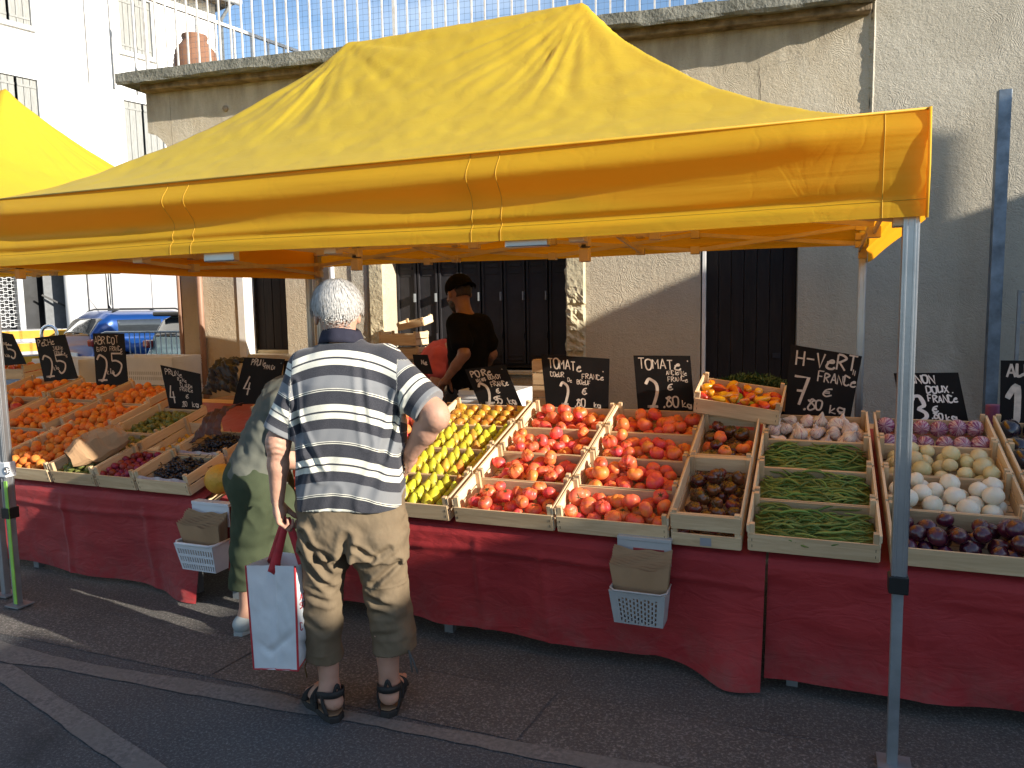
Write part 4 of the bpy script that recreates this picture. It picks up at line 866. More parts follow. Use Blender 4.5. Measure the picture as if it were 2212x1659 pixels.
# ------------------------------------------------------------------ produce materials
def fruit_mat(name, base, tint, rough=.35, spec=.5, axis_ramp=None, rand=.3, spots=None, stripes=None, sss=.08, coat=0, f_scale=2.2, thr=(.42, .68)):
    mt, n, b, o = new_mat(name); v = coords(n); oi = nn(n, 'ShaderNodeObjectInfo')
    ad = nn(n, 'ShaderNodeVectorMath', operation='ADD'); ml = nn(n, 'ShaderNodeMath', operation='MULTIPLY'); ml.inputs[1].default_value = 37; n.links.new(oi.outputs['Random'], ml.inputs[0]); n.links.new(v, ad.inputs[0]); n.links.new(ml.outputs[0], ad.inputs[1])
    f = noise(n, ad.outputs[0], f_scale*.35, 3, .5); cm = mixc(n, ramp(n, f, [(thr[0], 0), (thr[1], 1)]), base, tint)
    if stripes:
        sp = nn(n, 'ShaderNodeSeparateXYZ'); n.links.new(v, sp.inputs[0]); at = nn(n, 'ShaderNodeMath', operation='ARCTAN2'); n.links.new(sp.outputs[1], at.inputs[0]); n.links.new(sp.outputs[0], at.inputs[1])
        cb = nn(n, 'ShaderNodeCombineXYZ'); m9 = nn(n, 'ShaderNodeMath', operation='MULTIPLY'); m9.inputs[1].default_value = 4.5; n.links.new(at.outputs[0], m9.inputs[0]); n.links.new(m9.outputs[0], cb.inputs[0]); m8 = nn(n, 'ShaderNodeMath', operation='MULTIPLY'); m8.inputs[1].default_value = .7; n.links.new(sp.outputs[2], m8.inputs[0]); n.links.new(m8.outputs[0], cb.inputs[2])
        n.links.new(ml.outputs[0], cb.inputs[1]); g = noise(n, cb.outputs[0], 1.5, 4, .65, .4); cm = mixc(n, ramp(n, g, [(stripes[1], 0), (stripes[1]+.1, 1)]), cm, stripes[0])
    if axis_ramp:
        sp = nn(n, 'ShaderNodeSeparateXYZ'); n.links.new(v, sp.inputs[0]); mr = nn(n, 'ShaderNodeMapRange'); mr.inputs[1].default_value = axis_ramp[1]; mr.inputs[2].default_value = axis_ramp[2]; n.links.new(sp.outputs[2], mr.inputs[0]); cm = mixc(n, mr.outputs[0], cm, axis_ramp[0])
    if spots: cm = mixc(n, ramp(n, noise(n, ad.outputs[0], 9, 3, .6), [(.60, 0), (.70, .7)]), cm, spots)
    hs = nn(n, 'ShaderNodeHueSaturation'); mr = nn(n, 'ShaderNodeMapRange'); mr.inputs[3].default_value = .5-rand*.07; mr.inputs[4].default_value = .5+rand*.07
    fr = nn(n, 'ShaderNodeMath', operation='FRACT'); n.links.new(ml.outputs[0], fr.inputs[0]); mv = nn(n, 'ShaderNodeMapRange'); mv.inputs[3].default_value = 1-rand*.6; mv.inputs[4].default_value = 1+rand*.4
    n.links.new(oi.outputs['Random'], mr.inputs[0]); n.links.new(fr.outputs[0], mv.inputs[0]); n.links.new(mr.outputs[0], hs.inputs['Hue']); n.links.new(mv.outputs[0], hs.inputs['Value']); n.links.new(cm, hs.inputs['Color'])
    n.links.new(hs.outputs[0], b.inputs['Base Color']); b.inputs['Roughness'].default_value = rough; b.inputs['Specular IOR Level'].default_value = spec; b.inputs['Coat Weight'].default_value = coat; b.inputs['Coat Roughness'].default_value = .12
    if sss: b.inputs['Subsurface Weight'].default_value = sss; b.inputs['Subsurface Radius'].default_value = (.6, .2, .1); b.inputs['Subsurface Scale'].default_value = .25
    bump(n, b, noise(n, v, 7, 3), .08, .03); return mt
M['tomato'] = fruit_mat('tomato_skin', (.72, .105, .070), (.76, .20, .045), .40, .4, rand=.22, coat=.05, sss=.15, axis_ramp=((.50, .17, .02), .45, 1.15))
M['tomato_black'] = fruit_mat('dark_tomato_skin', (.085, .030, .016), (.20, .036, .020), .25, .55, rand=.5, coat=.2, axis_ramp=((.06, .055, .015), .2, 1.0))
M['calyx'] = simple('calyx_green', (.06, .10, .018), .7, var=.3, rand=.4)
M['apricot'] = fruit_mat('apricot_skin', (.70, .235, .045), (.62, .14, .03), .62, .18, rand=.16, thr=(.5, .72))
M['peach_dark'] = fruit_mat('dark_peach_skin', (.34, .06, .045), (.52, .20, .06), .7, .15, rand=.4)
M['peach_pink'] = fruit_mat('pink_peach_skin', (.55, .06, .07), (.62, .28, .06), .5, .3, rand=.3)
M['plum_green'] = fruit_mat('green_plum_skin', (.14, .17, .035), (.19, .19, .06), .45, .3, rand=.35)
M['plum_red'] = fruit_mat('red_plum_skin', (.22, .015, .03), (.30, .04, .04), .4, .35, rand=.4)
M['grape'] = simple('black_grape_skin', (.012, .012, .018), .35, spec=.5, var=.4, nscale=60, c2=(.03, .03, .04))
M['pear_green'] = fruit_mat('green_pear_skin', (.46, .44, .030), (.56, .50, .045), .45, .3, rand=.25, spots=(.34, .33, .05))
M['pear_red'] = fruit_mat('red_pear_skin', (.50, .22, .03), (.52, .38, .05), .4, .4, rand=.35, spots=(.35, .1, .03))
M['mirabelle'] = fruit_mat('mirabelle_skin', (.62, .33, .03), (.6, .2, .03), .5, .3)
M['garlic'] = fruit_mat('garlic_skin', (.66, .58, .48), (.74, .68, .60), .6, .25, rand=.3, stripes=((.34, .14, .18), .53))
M['onion_white'] = fruit_mat('white_onion_skin', (.72, .66, .50), (.76, .72, .60), .35, .45, rand=.12)
M['onion_yellow'] = fruit_mat('pale_yellow_onion_skin', (.60, .50, .24), (.68, .60, .34), .35, .45, rand=.2)
M['onion_red'] = fruit_mat('red_onion_skin', (.050, .007, .020), (.085, .014, .032), .22, .6, rand=.5, coat=.3)
M['egg_stripe'] = fruit_mat('striped_aubergine_skin', (.20, .03, .10), (.26, .05, .12), .25, .55, stripes=((.55, .38, .40), .47), coat=.3)
M['egg_dark'] = fruit_mat('black_aubergine_skin', (.014, .009, .018), (.02, .012, .025), .12, .7, coat=.5, rand=.3)
M['pepper'] = [fruit_mat('orange_pepper_skin', (.75, .24, .015), (.80, .42, .02), .2, .6, coat=.3), fruit_mat('red_pepper_skin', (.58, .05, .03), (.65, .12, .02), .2, .6, coat=.3), fruit_mat('green_pepper_skin', (.10, .22, .02), (.2, .3, .02), .2, .6, coat=.3)]
M['bean'] = fruit_mat('green_bean_skin', (.105, .175, .036), (.20, .27, .06), .5, .3, rand=.55, sss=0)
M['stem'] = simple('brown_stem', (.14, .09, .03), .8)
MS = {'tomato': [M_tomato(i, random.choice((.02, .05, .09)), random.uniform(.72, .9)) for i in range(7)], 'btomato': [M_tomato(20+i, .08, .74) for i in range(4)],
      'calyx': [M_calyx(i, n=random.choice((5, 6, 7)), L_=random.uniform(.4, .6)) for i in range(4)], 'apricot': [M_round(i, .06, (1, 1.05, .98)) for i in range(3)], 'peach': [M_round(9+i, .07, (1, 1, .92)) for i in range(3)],
      'plum': [M_round(30+i, .05, (1, 1, 1.12), 18, 12) for i in range(2)], 'garlic': [M_garlic(i) for i in range(4)], 'onion': [M_onion(i) for i in range(3)], 'onion_tall': [M_onion(9+i, .93, .10) for i in range(3)],
      'egg': [M_egg(i) for i in range(3)], 'egg_round': [M_egg(7+i, 1.25) for i in range(2)], 'pepper': [M_pepper(i) for i in range(4)], 'pear': [M_pear(i) for i in range(4)]}
def mset(keys, mat):      # mesh copies carrying their own material
    out = []
    for me in MS[keys]:
        c = me.copy(); c.materials.append(mat); out.append(c)
    return out
CAL = mset('calyx', M['calyx'])
STM = []
for me, st in MS['pear']: st.materials.append(M['stem']); STM.append(st)
def pear_set(mat):
    out = []
    for me, st in MS['pear']: c = me.copy(); c.materials.append(mat); out.append(c)
    return out
def rnd_rot(tilt): 
    a = random.uniform(0, 2*math.pi); t = random.gauss(0, tilt); return Matrix.Rotation(a, 4, 'Z') @ Matrix.Rotation(t, 4, 'X') @ Matrix.Rotation(random.uniform(0, 6.28), 4, 'Z')
def settle(w_, d, r0, r1, n, z0=.006, tries=26, mg=.010, slope=0.0, pad=0):
    """drop n balls one by one, each to the lowest place found"""
    out = []
    for _ in range(n):
        r = random.uniform(r0, r1); best = None
        for _t in range(tries):
            x = random.uniform(mg+r+pad, w_-mg-r-pad); y = random.uniform(mg+r, d-mg-r); z = z0+r
            for (a, b_, c, q) in out:
                dd = (x-a)**2+(y-b_)**2; s_ = (r+q)*.93
                if dd < s_*s_: z = max(z, c+math.sqrt(s_*s_-dd))
            sc_ = z+slope*y
            if best is None or sc_ < best[0]: best = (sc_, x, y, z, r)
        out.append(best[1:])
    return out
def put(name, me, Mx, label, cat, group, kids=()):
    o = bpy.data.objects.new(name, me); COL.objects.link(o); o.matrix_world = Mx; tag(o, label, cat, group)
    for nm, cm2 in kids: c = bpy.data.objects.new(nm, cm2); COL.objects.link(c); c.parent = o
    return o
def heap(Mx, w_, d, name, meshes, r0, r1, n, label, cat, group, tilt=.5, cal=0.0, calm=None, calname='calyx', slope=-.0, z0=.006, tries=24):
    its = settle(w_, d, r0, r1, n, z0, tries, slope=slope)
    for k, (x, y, z, r) in enumerate(its):
        me = random.choice(meshes); T = Mx @ Matrix.Translation((x, y, z)) @ rnd_rot(tilt) @ Matrix.Scale(r*1.02, 4)
        kids = ((calname, random.choice(calm)),) if calm and random.random() < cal else ()
        put(name, me, T, label, cat, group, kids)
    return its
def bed(Mx, w_, d, me, r, z, name, label, cat, mat):    # uncountable lower layer nobody can tell apart: one mesh of stuff
    V0 = get_v(me); F0 = [tuple(p.vertices) for p in me.polygons]; mb = MB(); 
    nx = int((w_-.03)/(r*1.9)); ny = int((d-.03)/(r*1.9))
    for i in range(nx):
        for j in range(ny):
            c = np.array([.015+r+(w_-.03-2*r)*i/max(1, nx-1)+random.uniform(-.2, .2)*r, .015+r+(d-.03-2*r)*j/max(1, ny-1), z+random.uniform(-.3, .3)*r]); mb.add(V0*r+c, F0)
    o = mb.build(name, mat, None, True); o.matrix_world = Mx; tag(o, label, cat, kind='stuff'); return o
# ------------------------------------------------------------------ the crates of the display
ROWS = [3.145, 3.425, 3.712, 4.005, 4.30]; RN = ['front', 'second', 'third', 'back']
def slot(x0, x1, y0, y1, label, h=.118, hf=.082, dz=0.0, yaw=0.0, **k):
    Mx = crate_matrix(x0+.003, y0, top_z(y0)+dz, yaw); w_ = x1-x0-.006; d = (y1-y0)/math.cos(TH)-.004
    crate(Mx, w_, d, h, hf, label, **k); return Mx, w_, d
TOM = mset('tomato', M['tomato']); BT = mset('btomato', M['tomato_black'])
for nm, x0, x1 in (('left', -1.558, -1.066), ('right', -1.058, -.560)):
    for r in range(4):
        Mx, w_, d = slot(x0, x1, ROWS[r], ROWS[r+1], 'pale wooden crate of red tomatoes, %s one of the %s tomato column' % (RN[r], nm), yaw=random.uniform(-.006, .006))
        heap(Mx, w_, d, 'tomato', TOM, .028, .042, 25, 'red ribbed tomato heaped in the %s crate of the %s tomato column' % (RN[r], nm), 'tomato', 'tomatoes in the %s crate of the %s column' % (RN[r], nm), .8, .6, CAL)
for r, (y0, y1) in enumerate(((3.145, 3.655), (3.665, 4.15))):
    Mx = crate_matrix(-.553, y0, top_z(y0)-.005, 0, TH); w_ = .283; d = (y1-y0)/math.cos(TH)-.004
    crate(Mx, w_, d, .155, .15, 'narrow slatted crate of dark tomatoes, the %s one of two' % ('nearer', 'farther')[r], style='tall', card=(r == 0))
    heap(Mx, w_, d, 'dark_tomato', BT if r == 0 else BT+TOM[:1], .027, .038, 34 if r == 0 else 30, 'brown and dark green tomato in the %s narrow slatted crate' % ('nearer', 'farther')[r], 'tomato', 'dark tomatoes in the %s crate' % ('nearer', 'farther')[r], .7, .3, CAL, z0=.02)
# beans
def bean_meshes():
    out = []
    for k in range(10):
        L_ = random.uniform(.09, .15); c = random.uniform(-.018, .03); n = 9; pts = []; rr = []
        for i in range(n): t = i/(n-1); pts.append((L_*(t-.5), c*math.sin(t*math.pi)+random.uniform(-.001, .001), .004*math.sin(t*7+k))); rr.append(.0050*(1-abs(2*t-1)**6*.85)+.0004*math.sin(t*26))
        mb = MB().tube(pts, rr, 6); me = mesh('bean', mb.V, mb.F, True); me.materials.append(M['bean']); out.append(me)
    return out
BE = bean_meshes(); bl = ['front', 'middle', 'upper']
for r in range(3):
    Mx, w_, d = slot(-.250, .240, ROWS[r], ROWS[r+1], 'pale wooden crate of green beans, the %s of three' % bl[r])
    mb = MB(); HB = .052; mb.box((.012, .012, .006), (w_-.012, d-.012, HB-.030))
    for k in range(260):        # packed beans underneath: stuff
        me = random.choice(BE); T = Matrix.Translation((random.uniform(.07, w_-.07), random.uniform(.03, d-.03), HB-.006+random.uniform(-.012, .006))) @ Matrix.Rotation(random.gauss(0, .28), 4, 'Z'); mb.add([tuple(T @ Vector(v)) for v in get_v(me)], [tuple(p.vertices) for p in me.polygons])
    o = mb.build('bean_bed', M['bean'], None, True); o.matrix_world = Mx; tag(o, 'packed green beans at the bottom of the %s bean crate' % bl[r], 'green beans', kind='stuff')
    for k in range(98):
        L2 = random.choice(BE); x = random.uniform(.065, w_-.065); y = random.uniform(.022, d-.022); mid = 1-((x/w_-.5)*2)**2*.6
        T = Mx @ Matrix.Translation((x, y, HB+.004+.024*mid*(k/98)+random.uniform(0, .004))) @ Matrix.Rotation(random.gauss(0, .36), 4, 'Z') @ Matrix.Rotation(random.gauss(0, .08), 4, 'Y') @ Matrix.Rotation(random.uniform(0, 6.28), 4, 'X') @ Matrix.Scale(random.uniform(.85, 1.12), 4)
        put('green_bean', L2, T, 'slim green bean lying on top of the %s bean crate' % bl[r], 'green bean', 'green beans in the %s bean crate' % bl[r])
Mx, w_, d = slot(-.250, .240, ROWS[3], ROWS[4], 'pale wooden crate of garlic bulbs behind the green beans')
GA = mset('garlic', M['garlic']); heap(Mx, w_, d, 'garlic_bulb', GA, .026, .036, 36, 'purple and white garlic bulb heaped in the crate behind the green beans', 'garlic', 'garlic bulbs in the crate', 1.2)
# onions and aubergines
XO = (.268, .765)
Mx, w_, d = slot(*XO, ROWS[0], ROWS[1], 'front crate of shiny red onions at the right'); heap(Mx, w_, d, 'red_onion', mset('onion', M['onion_red']), .027, .038, 30, 'shiny dark red onion in the front crate at the right', 'onion', 'red onions', 1.2)
Mx, w_, d = slot(*XO, ROWS[1], ROWS[2], 'crate of white onions behind the red onions'); heap(Mx, w_, d, 'white_onion', mset('onion_tall', M['onion_white']), .030, .043, 24, 'big white onion in the crate behind the red onions', 'onion', 'white onions', 1.2)
Mx, w_, d = slot(*XO, ROWS[2], ROWS[3], 'crate of pale yellow onions behind the white onions'); heap(Mx, w_, d, 'yellow_onion', mset('onion_tall', M['onion_yellow']), .028, .040, 27, 'pale yellow onion in the crate between white onions and striped aubergines', 'onion', 'pale yellow onions', 1.2)
Mx, w_, d = slot(*XO, ROWS[3], ROWS[4], 'crate of striped aubergines behind the yellow onions')
def lie_rows(Mx, w_, d, nx, ny, r, mes, name, label, cat, group, kids=None, up=R_(62), z=.05, lift=.012, yaw=.25):
    for j in range(ny):
        for i in range(nx):
            x = .02+r+(w_-.04-2*r)*(i+.5*(j % 2)*.0)/(nx-1)+random.uniform(-.004, .004); y = .03+r+(d-.05-2.2*r)*j/max(1, ny-1)
            T = Mx @ Matrix.Translation((x, y, z+lift*random.random())) @ Matrix.Rotation(random.gauss(0, yaw), 4, 'Z') @ Matrix.Rotation(-up+random.gauss(0, .12), 4, 'X') @ Matrix.Rotation(random.uniform(0, 6.28), 4, 'Z') @ Matrix.Scale(r*random.uniform(.93, 1.07), 4)
            k = random.randrange(len(mes)); put(name, mes[k], T, label, cat, group, (kids[k],) if kids and kids[k] else ())
ES = mset('egg_round', M['egg_stripe']); CALE = [M_calyx(50+i, 1.12, 5, .55, .12, .5) for i in range(3)]
for c in CALE: c.materials.append(M['calyx'])
lie_rows(Mx, w_, d, 6, 2, .036, ES, 'striped_aubergine', 'purple and white striped aubergine in the crate behind the yellow onions', 'aubergine', 'striped aubergines', [('calyx', CALE[0]), ('calyx', CALE[1])], up=R_(105), z=.062, yaw=.35)
ED = mset('egg', M['egg_dark'])
for r in range(4):
    Mx, w_, d = slot(.79, 1.28, ROWS[r], ROWS[r+1], 'crate of glossy black aubergines at the right edge, %s of its column' % RN[r])
    if r >= 1: lie_rows(Mx, w_, d, 5, 2, .037, ED, 'black_aubergine', 'glossy black aubergine in the %s crate at the right edge' % RN[r], 'aubergine', 'black aubergines in the %s crate' % RN[r], [('calyx', CALE[i]) for i in range(3)], up=R_(80), z=.07)
# pears
PG, PR = pear_set(M['pear_green']), pear_set(M['pear_red'])
for r in range(4):
    Mx, w_, d = slot(-2.075, -1.580, ROWS[r], ROWS[r+1], 'pale wooden crate of pears beside the left tomato column, %s of four' % RN[r])
    lay = MB(); lay.box((.012, .012, .006), (w_-.012, d-.012, .04)); lo = lay.build('paper_tray', M['crate'], None); lo.matrix_world = Mx; tag(lo, 'moulded tray under the pears in the %s pear crate' % RN[r], 'tray')
    for j in range(4):
        for i in range(6):
            red = r == 3 or random.random() < .13; k = random.randrange(4); x = .045+(w_-.09)*i/5; y = .040+(d-.085)*j/3
            T = Mx @ Matrix.Translation((x+random.uniform(-.004, .004), y, .062+random.uniform(0, .006))) @ Matrix.Rotation(random.gauss(0, .22)+(.9 if r == 3 else 0), 4, 'Z') @ Matrix.Rotation(R_(-38 if r < 3 else -75)+random.gauss(0, .2), 4, 'X') @ Matrix.Rotation(random.uniform(0, 6.28), 4, 'Z') @ Matrix.Scale(.0315*random.uniform(.93, 1.07), 4)
            put('pear', (PR if red else PG)[k], T, '%s pear in the %s pear crate' % ('reddish' if red else 'yellow green', RN[r]), 'pear', '%s pears in the %s crate' % ('reddish' if red else 'green', RN[r]), (('stem', STM[k]),))
# peaches in cardboard trays left of the pears
M['card'] = simple('brown_cardboard', (.36, .21, .10), .85, spec=.15, nscale=6); M['card_red'] = simple('printed_cardboard', (.40, .10, .06), .8, spec=.2, nscale=5)
PK, PD = mset('peach', M['peach_pink']), mset('peach', M['peach_dark'])
def tray(x0, x1, y0, y1, label, mat, dz=0.0, h=.085):
    Mx = crate_matrix(x0+.003, y0, top_z(y0)+dz); w_, d = x1-x0-.006, (y1-y0)/math.cos(TH)-.004
    e = empty('fruit_tray', M=Mx, label=label, cat='tray', group='fruit trays between the left and middle tables'); t = .004
    for nm, a, b_ in (('front_wall', (0, 0, 0), (w_, t, h-.02)), ('back_wall', (0, d-t, 0), (w_, d, h-.02)), ('side_wall', (0, t, 0), (t, d-t, h)), ('side_wall', (w_-t, t, 0), (w_, d-t, h)), ('base', (t, t, 0), (w_-t, d-t, t))): MB().box(a, b_).build(nm, mat, e)
    for x in (.0, w_-.045):
        for y in (t, d-t-.03): MB().box((x if x else t, y, h-.006), ((x if x else t)+.04, y+.03, h)).build('corner_flap', mat, e)
    return Mx, w_, d
Mt, w_, d = tray(-2.50, -2.10, 3.16, 3.44, 'red printed cardboard tray of pink peaches in front of the bending shopper', M['card_red'])
heap(Mt, w_, d, 'pink_peach', PK, .032, .040, 22, 'pink peach in the front cardboard tray beside the bending shopper', 'peach', 'pink peaches in the front tray', 1)
Mt, w_, d = tray(-2.50, -2.10, 3.45, 3.73, 'second cardboard tray of pink peaches behind the striped shirt', M['card_red']); heap(Mt, w_, d, 'pink_peach', PK, .032, .040, 20, 'pink peach in the second cardboard tray behind the striped shirt', 'peach', 'pink peaches in the second tray', 1)
Mt, w_, d = tray(-2.50, -2.10, 3.745, 4.02, 'third cardboard tray of peaches by the elbow of the striped shirt', M['plastic_black']); heap(Mt, w_, d, 'pink_peach', PK, .032, .040, 20, 'red and orange peach in the black tray by the elbow', 'peach', 'peaches in the black tray', 1)
Mt, w_, d = tray(-2.50, -2.10, 4.035, 4.31, 'back cardboard tray of peaches behind the elbow', M['card']); heap(Mt, w_, d, 'pink_peach', PK, .032, .040, 20, 'pink peach in the back cardboard tray behind the elbow', 'peach', 'pink peaches in the back tray', 1)
# ---- left table
AP = mset('apricot', M['apricot']); PM = mset('plum', M['plum_green']); PRD = mset('plum', M['plum_red'])
def apri(x0, x1, y0, y1, lab, n, nm, r0=.021, r1=.028, **k):
    Mx, w_, d = slot(x0, x1, y0, y1, lab, **k); bed(Mx, w_, d, MS['apricot'][0], .024, .03, 'apricot_bed', 'apricots buried under the top layer of the %s crate' % nm, 'apricots', M['apricot'])
    heap(Mx, w_, d, 'apricot', AP, r0, r1, n, 'ripe orange apricot in the %s crate' % nm, 'apricot', 'apricots in the %s crate' % nm, 1.2, z0=.044)
apri(-4.70, -4.215, 3.145, 3.43, 'front wooden crate of apricots beside the green plums', 52, 'front apricot')
apri(-4.70, -4.215, 3.435, 3.72, 'second wooden crate of apricots right of the dark peaches', 56, 'second apricot')
apri(-4.84, -4.36, 3.73, 4.07, 'third wooden crate of apricots under the apricot price board', 60, 'third apricot')
apri(-4.90, -4.41, 4.10, 4.42, 'back wooden crate of apricots behind the apricot price board', 44, 'back right apricot', dz=.0)
apri(-5.22, -4.715, 3.25, 3.62, 'outer front crate of apricots at the left edge', 50, 'outer front apricot')
apri(-5.40, -4.87, 3.64, 4.09, 'outer wooden crate of apricots below the peach price board', 66, 'outer middle apricot')
apri(-5.48, -4.93, 4.13, 4.46, 'outer back crate of apricots behind the peach price board', 44, 'outer back apricot')
Mx, w_, d = slot(-5.95, -5.44, 3.62, 4.08, 'wooden crate of dark red peaches at the left edge'); heap(Mx, w_, d, 'dark_peach', PD, .032, .040, 40, 'dusky dark red peach in the crate at the left edge', 'peach', 'dark red peaches', 1)
Mx, w_, d = slot(-6.10, -5.52, 4.14, 4.50, 'wooden crate of yellow peaches behind the dark peaches'); heap(Mx, w_, d, 'yellow_peach', mset('peach', M['apricot']), .03, .036, 36, 'orange yellow peach in the crate behind the dark peaches', 'peach', 'yellow peaches', 1)
Mx = crate_matrix(-6.85, 4.5, 1.01, R_(8), R_(4)); crate(Mx, .5, .3, .118, .09, 'raised wooden crate of pinkish peaches at the far left behind the board'); heap(Mx, .5, .3, 'flat_peach', PK, .028, .034, 30, 'pinkish peach in the raised crate at the far left', 'peach', 'peaches in the raised crate', 1)
# plums, grapes
def plums(x0, x1, y0, y1, lab, n, nm, mes, pn, r0=.0165, r1=.0205, z0=.04):
    Mx, w_, d = slot(x0, x1, y0, y1, lab); mt = M['plum_green'] if mes is PM else M['plum_red']
    bed(Mx, w_, d, MS['plum'][0], .02, .024, 'plum_bed', 'plums buried under the top layer of the %s crate' % nm, 'plums', mt)
    heap(Mx, w_, d, pn, mes, r0, r1, n, 'small round %s in the %s crate' % (pn.replace('_', ' '), nm), 'plum', '%ss in the %s crate' % (pn.replace('_', ' '), nm), 1.5, z0=z0)
plums(-4.20, -3.845, 3.145, 3.43, 'front crate of green plums beside the brown paper bag', 66, 'front green plum', PM, 'green_plum')
plums(-4.20, -3.845, 3.44, 3.66, 'shallow crate of green plums behind the paper bag', 34, 'second green plum', PM, 'green_plum')
plums(-4.25, -3.83, 3.67, 4.05, 'crate of green plums under the reine claude price board', 84, 'back green plum', PM, 'green_plum')
plums(-3.835, -3.535, 3.145, 3.45, 'narrow crate of dark red plums under the brown paper bag', 60, 'red plum', PRD, 'red_plum', .017, .021)
Mx, w_, d = slot(-3.835, -3.535, 3.46, 3.86, 'nearly empty wooden crate with a few mirabelle plums'); mm_ = mset('plum', M['mirabelle']); heap(Mx, w_, d, 'mirabelle', mm_, .010, .013, 60, 'tiny golden mirabelle plum in the nearly empty crate', 'plum', 'mirabelle plums', 1.5)
def bunch(seed):
    rs_ = random.Random(seed); mb = MB(); V0, F0 = uvs(sph, 10, 7)
    for k in range(46):
        t = rs_.random(); x = (t-.5)*.15; rr = .038*(1-.55*t); a = rs_.uniform(0, 6.28); q = rr*math.sqrt(rs_.random()); mb.add(np.array(V0)*.0088*rs_.uniform(.85, 1.1)+np.array([x, q*math.cos(a), .022+q*math.sin(a)*.6]), F0)
    me = mesh('grape_bunch', mb.V, mb.F, True); me.materials.append(M['grape']); s_ = MB().tube([(-.05, 0, .035), (-.09, .01, .055), (-.115, .0, .06)], [.002, .0018, .003], 5); st = mesh('stalk', s_.V, s_.F, True); st.materials.append(M['stem']); return me, st
GB = [bunch(i) for i in range(3)]
for y0, y1, nm in ((3.145, 3.44, 'front'), (3.455, 3.76, 'back')):
    Mx, w_, d = slot(-3.525, -3.145, y0, y1, '%s wooden crate of black grapes beside the bending shopper' % nm)
    pl = MB(); 
    P = np.array([[(.012+(w_-.024)*i/20, .012, .05+.035*abs(math.sin(i*1.1))*.4+.03*(j/3)) if j < 4 else (0, 0, 0) for j in range(4)] for i in range(21)]); P[..., 1] += np.array([0, -.004, -.008, -.004])[None]*1.0; P[..., 2] = .03+np.arange(4)[None]*.022+.004*np.sin(np.arange(21)*.9)[:, None]
    lo = link('paper_liner', grid_mesh('paper_liner', P), simple('printed_liner_'+nm, (.62, .60, .58), .6, nscale=20, c2=(.45, .25, .25))); lo.matrix_world = Mx; tag(lo, 'crumpled white paper liner in the %s crate of black grapes' % nm, 'paper liner')
    for i in range(4):
        for j in range(4):
            k = (i+j) % 3; T = Mx @ Matrix.Translation((.085+(w_-.17)*i/3, .088+(d-.15)*j/3, .03+.016*((i*j) % 3)+random.uniform(0, .01))) @ Matrix.Rotation(random.uniform(0, 6.28), 4, 'Z')
            put('grape_bunch', GB[k][0], T, 'bunch of small black grapes in the %s grape crate' % nm, 'grapes', 'black grape bunches in the %s crate' % nm, (('stalk', GB[k][1]),))
Mx, w_, d = slot(-3.52, -3.0, 4.1, 4.38, 'low tray of peaches behind the grey green shirt', h=.09, hf=.07); heap(Mx, w_, d, 'pale_peach', PK, .026, .032, 34, 'peach in the low tray under the plum price board', 'peach', 'peaches in the low tray', 1)
# melons at the end of the left table
for k, (x, y, z, s_) in enumerate(((-3.00, 3.22, .665, .098), (-2.93, 3.47, .72, .09), (-3.02, 3.70, .78, .085))):
    me = M_round(70+k, .0, (.85, .85, 1.25), 30, 20, .04); me.materials.append(simple('yellow_melon_rind_%d' % k, (.66, .36, .035), .5, nscale=2, c2=(.55, .28, .03), bmp=.3, bscale=5, bdist=.03))
    put('melon', me, Matrix.Translation((x, y, z)) @ Matrix.Rotation(R_(60), 4, 'Z') @ Matrix.Rotation(R_(78), 4, 'X') @ Matrix.Scale(s_, 4), 'yellow oval melon %s' % ('lying beside the front grape crate', 'half hidden behind the front melon', 'farthest back beside the grapes')[k], 'melon', 'yellow melons')
# pepper crate balanced on the farther dark tomato crate and herb box
pl, pr_ = onY(1500, 893, 4.12), onY(1668, 920, 4.12)
Mx = Matrix.Translation((pl[0]+.0, 4.06, pl[2]+.012)) @ Matrix.Rotation(R_(7.5), 4, 'Y') @ Matrix.Rotation(R_(17), 4, 'X')
crate(Mx, .43, .29, .11, .085, 'tilted wooden crate of orange and red peppers balanced on the dark tomatoes')
for k, (x, y, z, r) in enumerate(settle(.43, .29, .022, .027, 46, .03)):
    c_ = random.choices((0, 1, 2), (.55, .33, .12))[0]; me = random.choice(MS['pepper']).copy(); me.materials.clear(); me.materials.append(M['pepper'][c_])
    put('pepper', me, Mx @ Matrix.Translation((x, y, z)) @ Matrix.Rotation(random.uniform(0, 6.28), 4, 'Z') @ Matrix.Rotation(R_(90)+random.gauss(0, .3), 4, 'X') @ Matrix.Scale(r*.92, 4), 'small shiny %s pepper in the tilted crate' % ('orange', 'red', 'green')[c_], 'pepper', '%s peppers in the tilted crate' % ('orange', 'red', 'green')[c_])
Mx = Matrix.Translation((-.64, 4.75, .93)) @ Matrix.Rotation(R_(-3), 4, 'Z'); hb = empty('herb_box', M=Mx, label='cardboard box of dark green herbs behind the pepper crate', cat='box')
for a, b_ in (((0, 0, 0), (.5, .005, .11)), ((0, .3, 0), (.5, .305, .13)), ((0, .005, 0), (.005, .3, .16)), ((.495, .005, 0), (.5, .3, .12)), ((.005, .005, 0), (.495, .3, .005))): MB().box(a, b_).build('box_wall', M['card'], hb)
tbk = empty('support_crate', M=Matrix.Translation((-.64, 4.75, .0)), label='stack of dark plastic crates holding up the herb box', cat='crate'); MB().box((.02, .02, 0), (.48, .3, .92)).build('crate_stack', M['plastic_black'], tbk, bevel=.01)
hbm = MB()
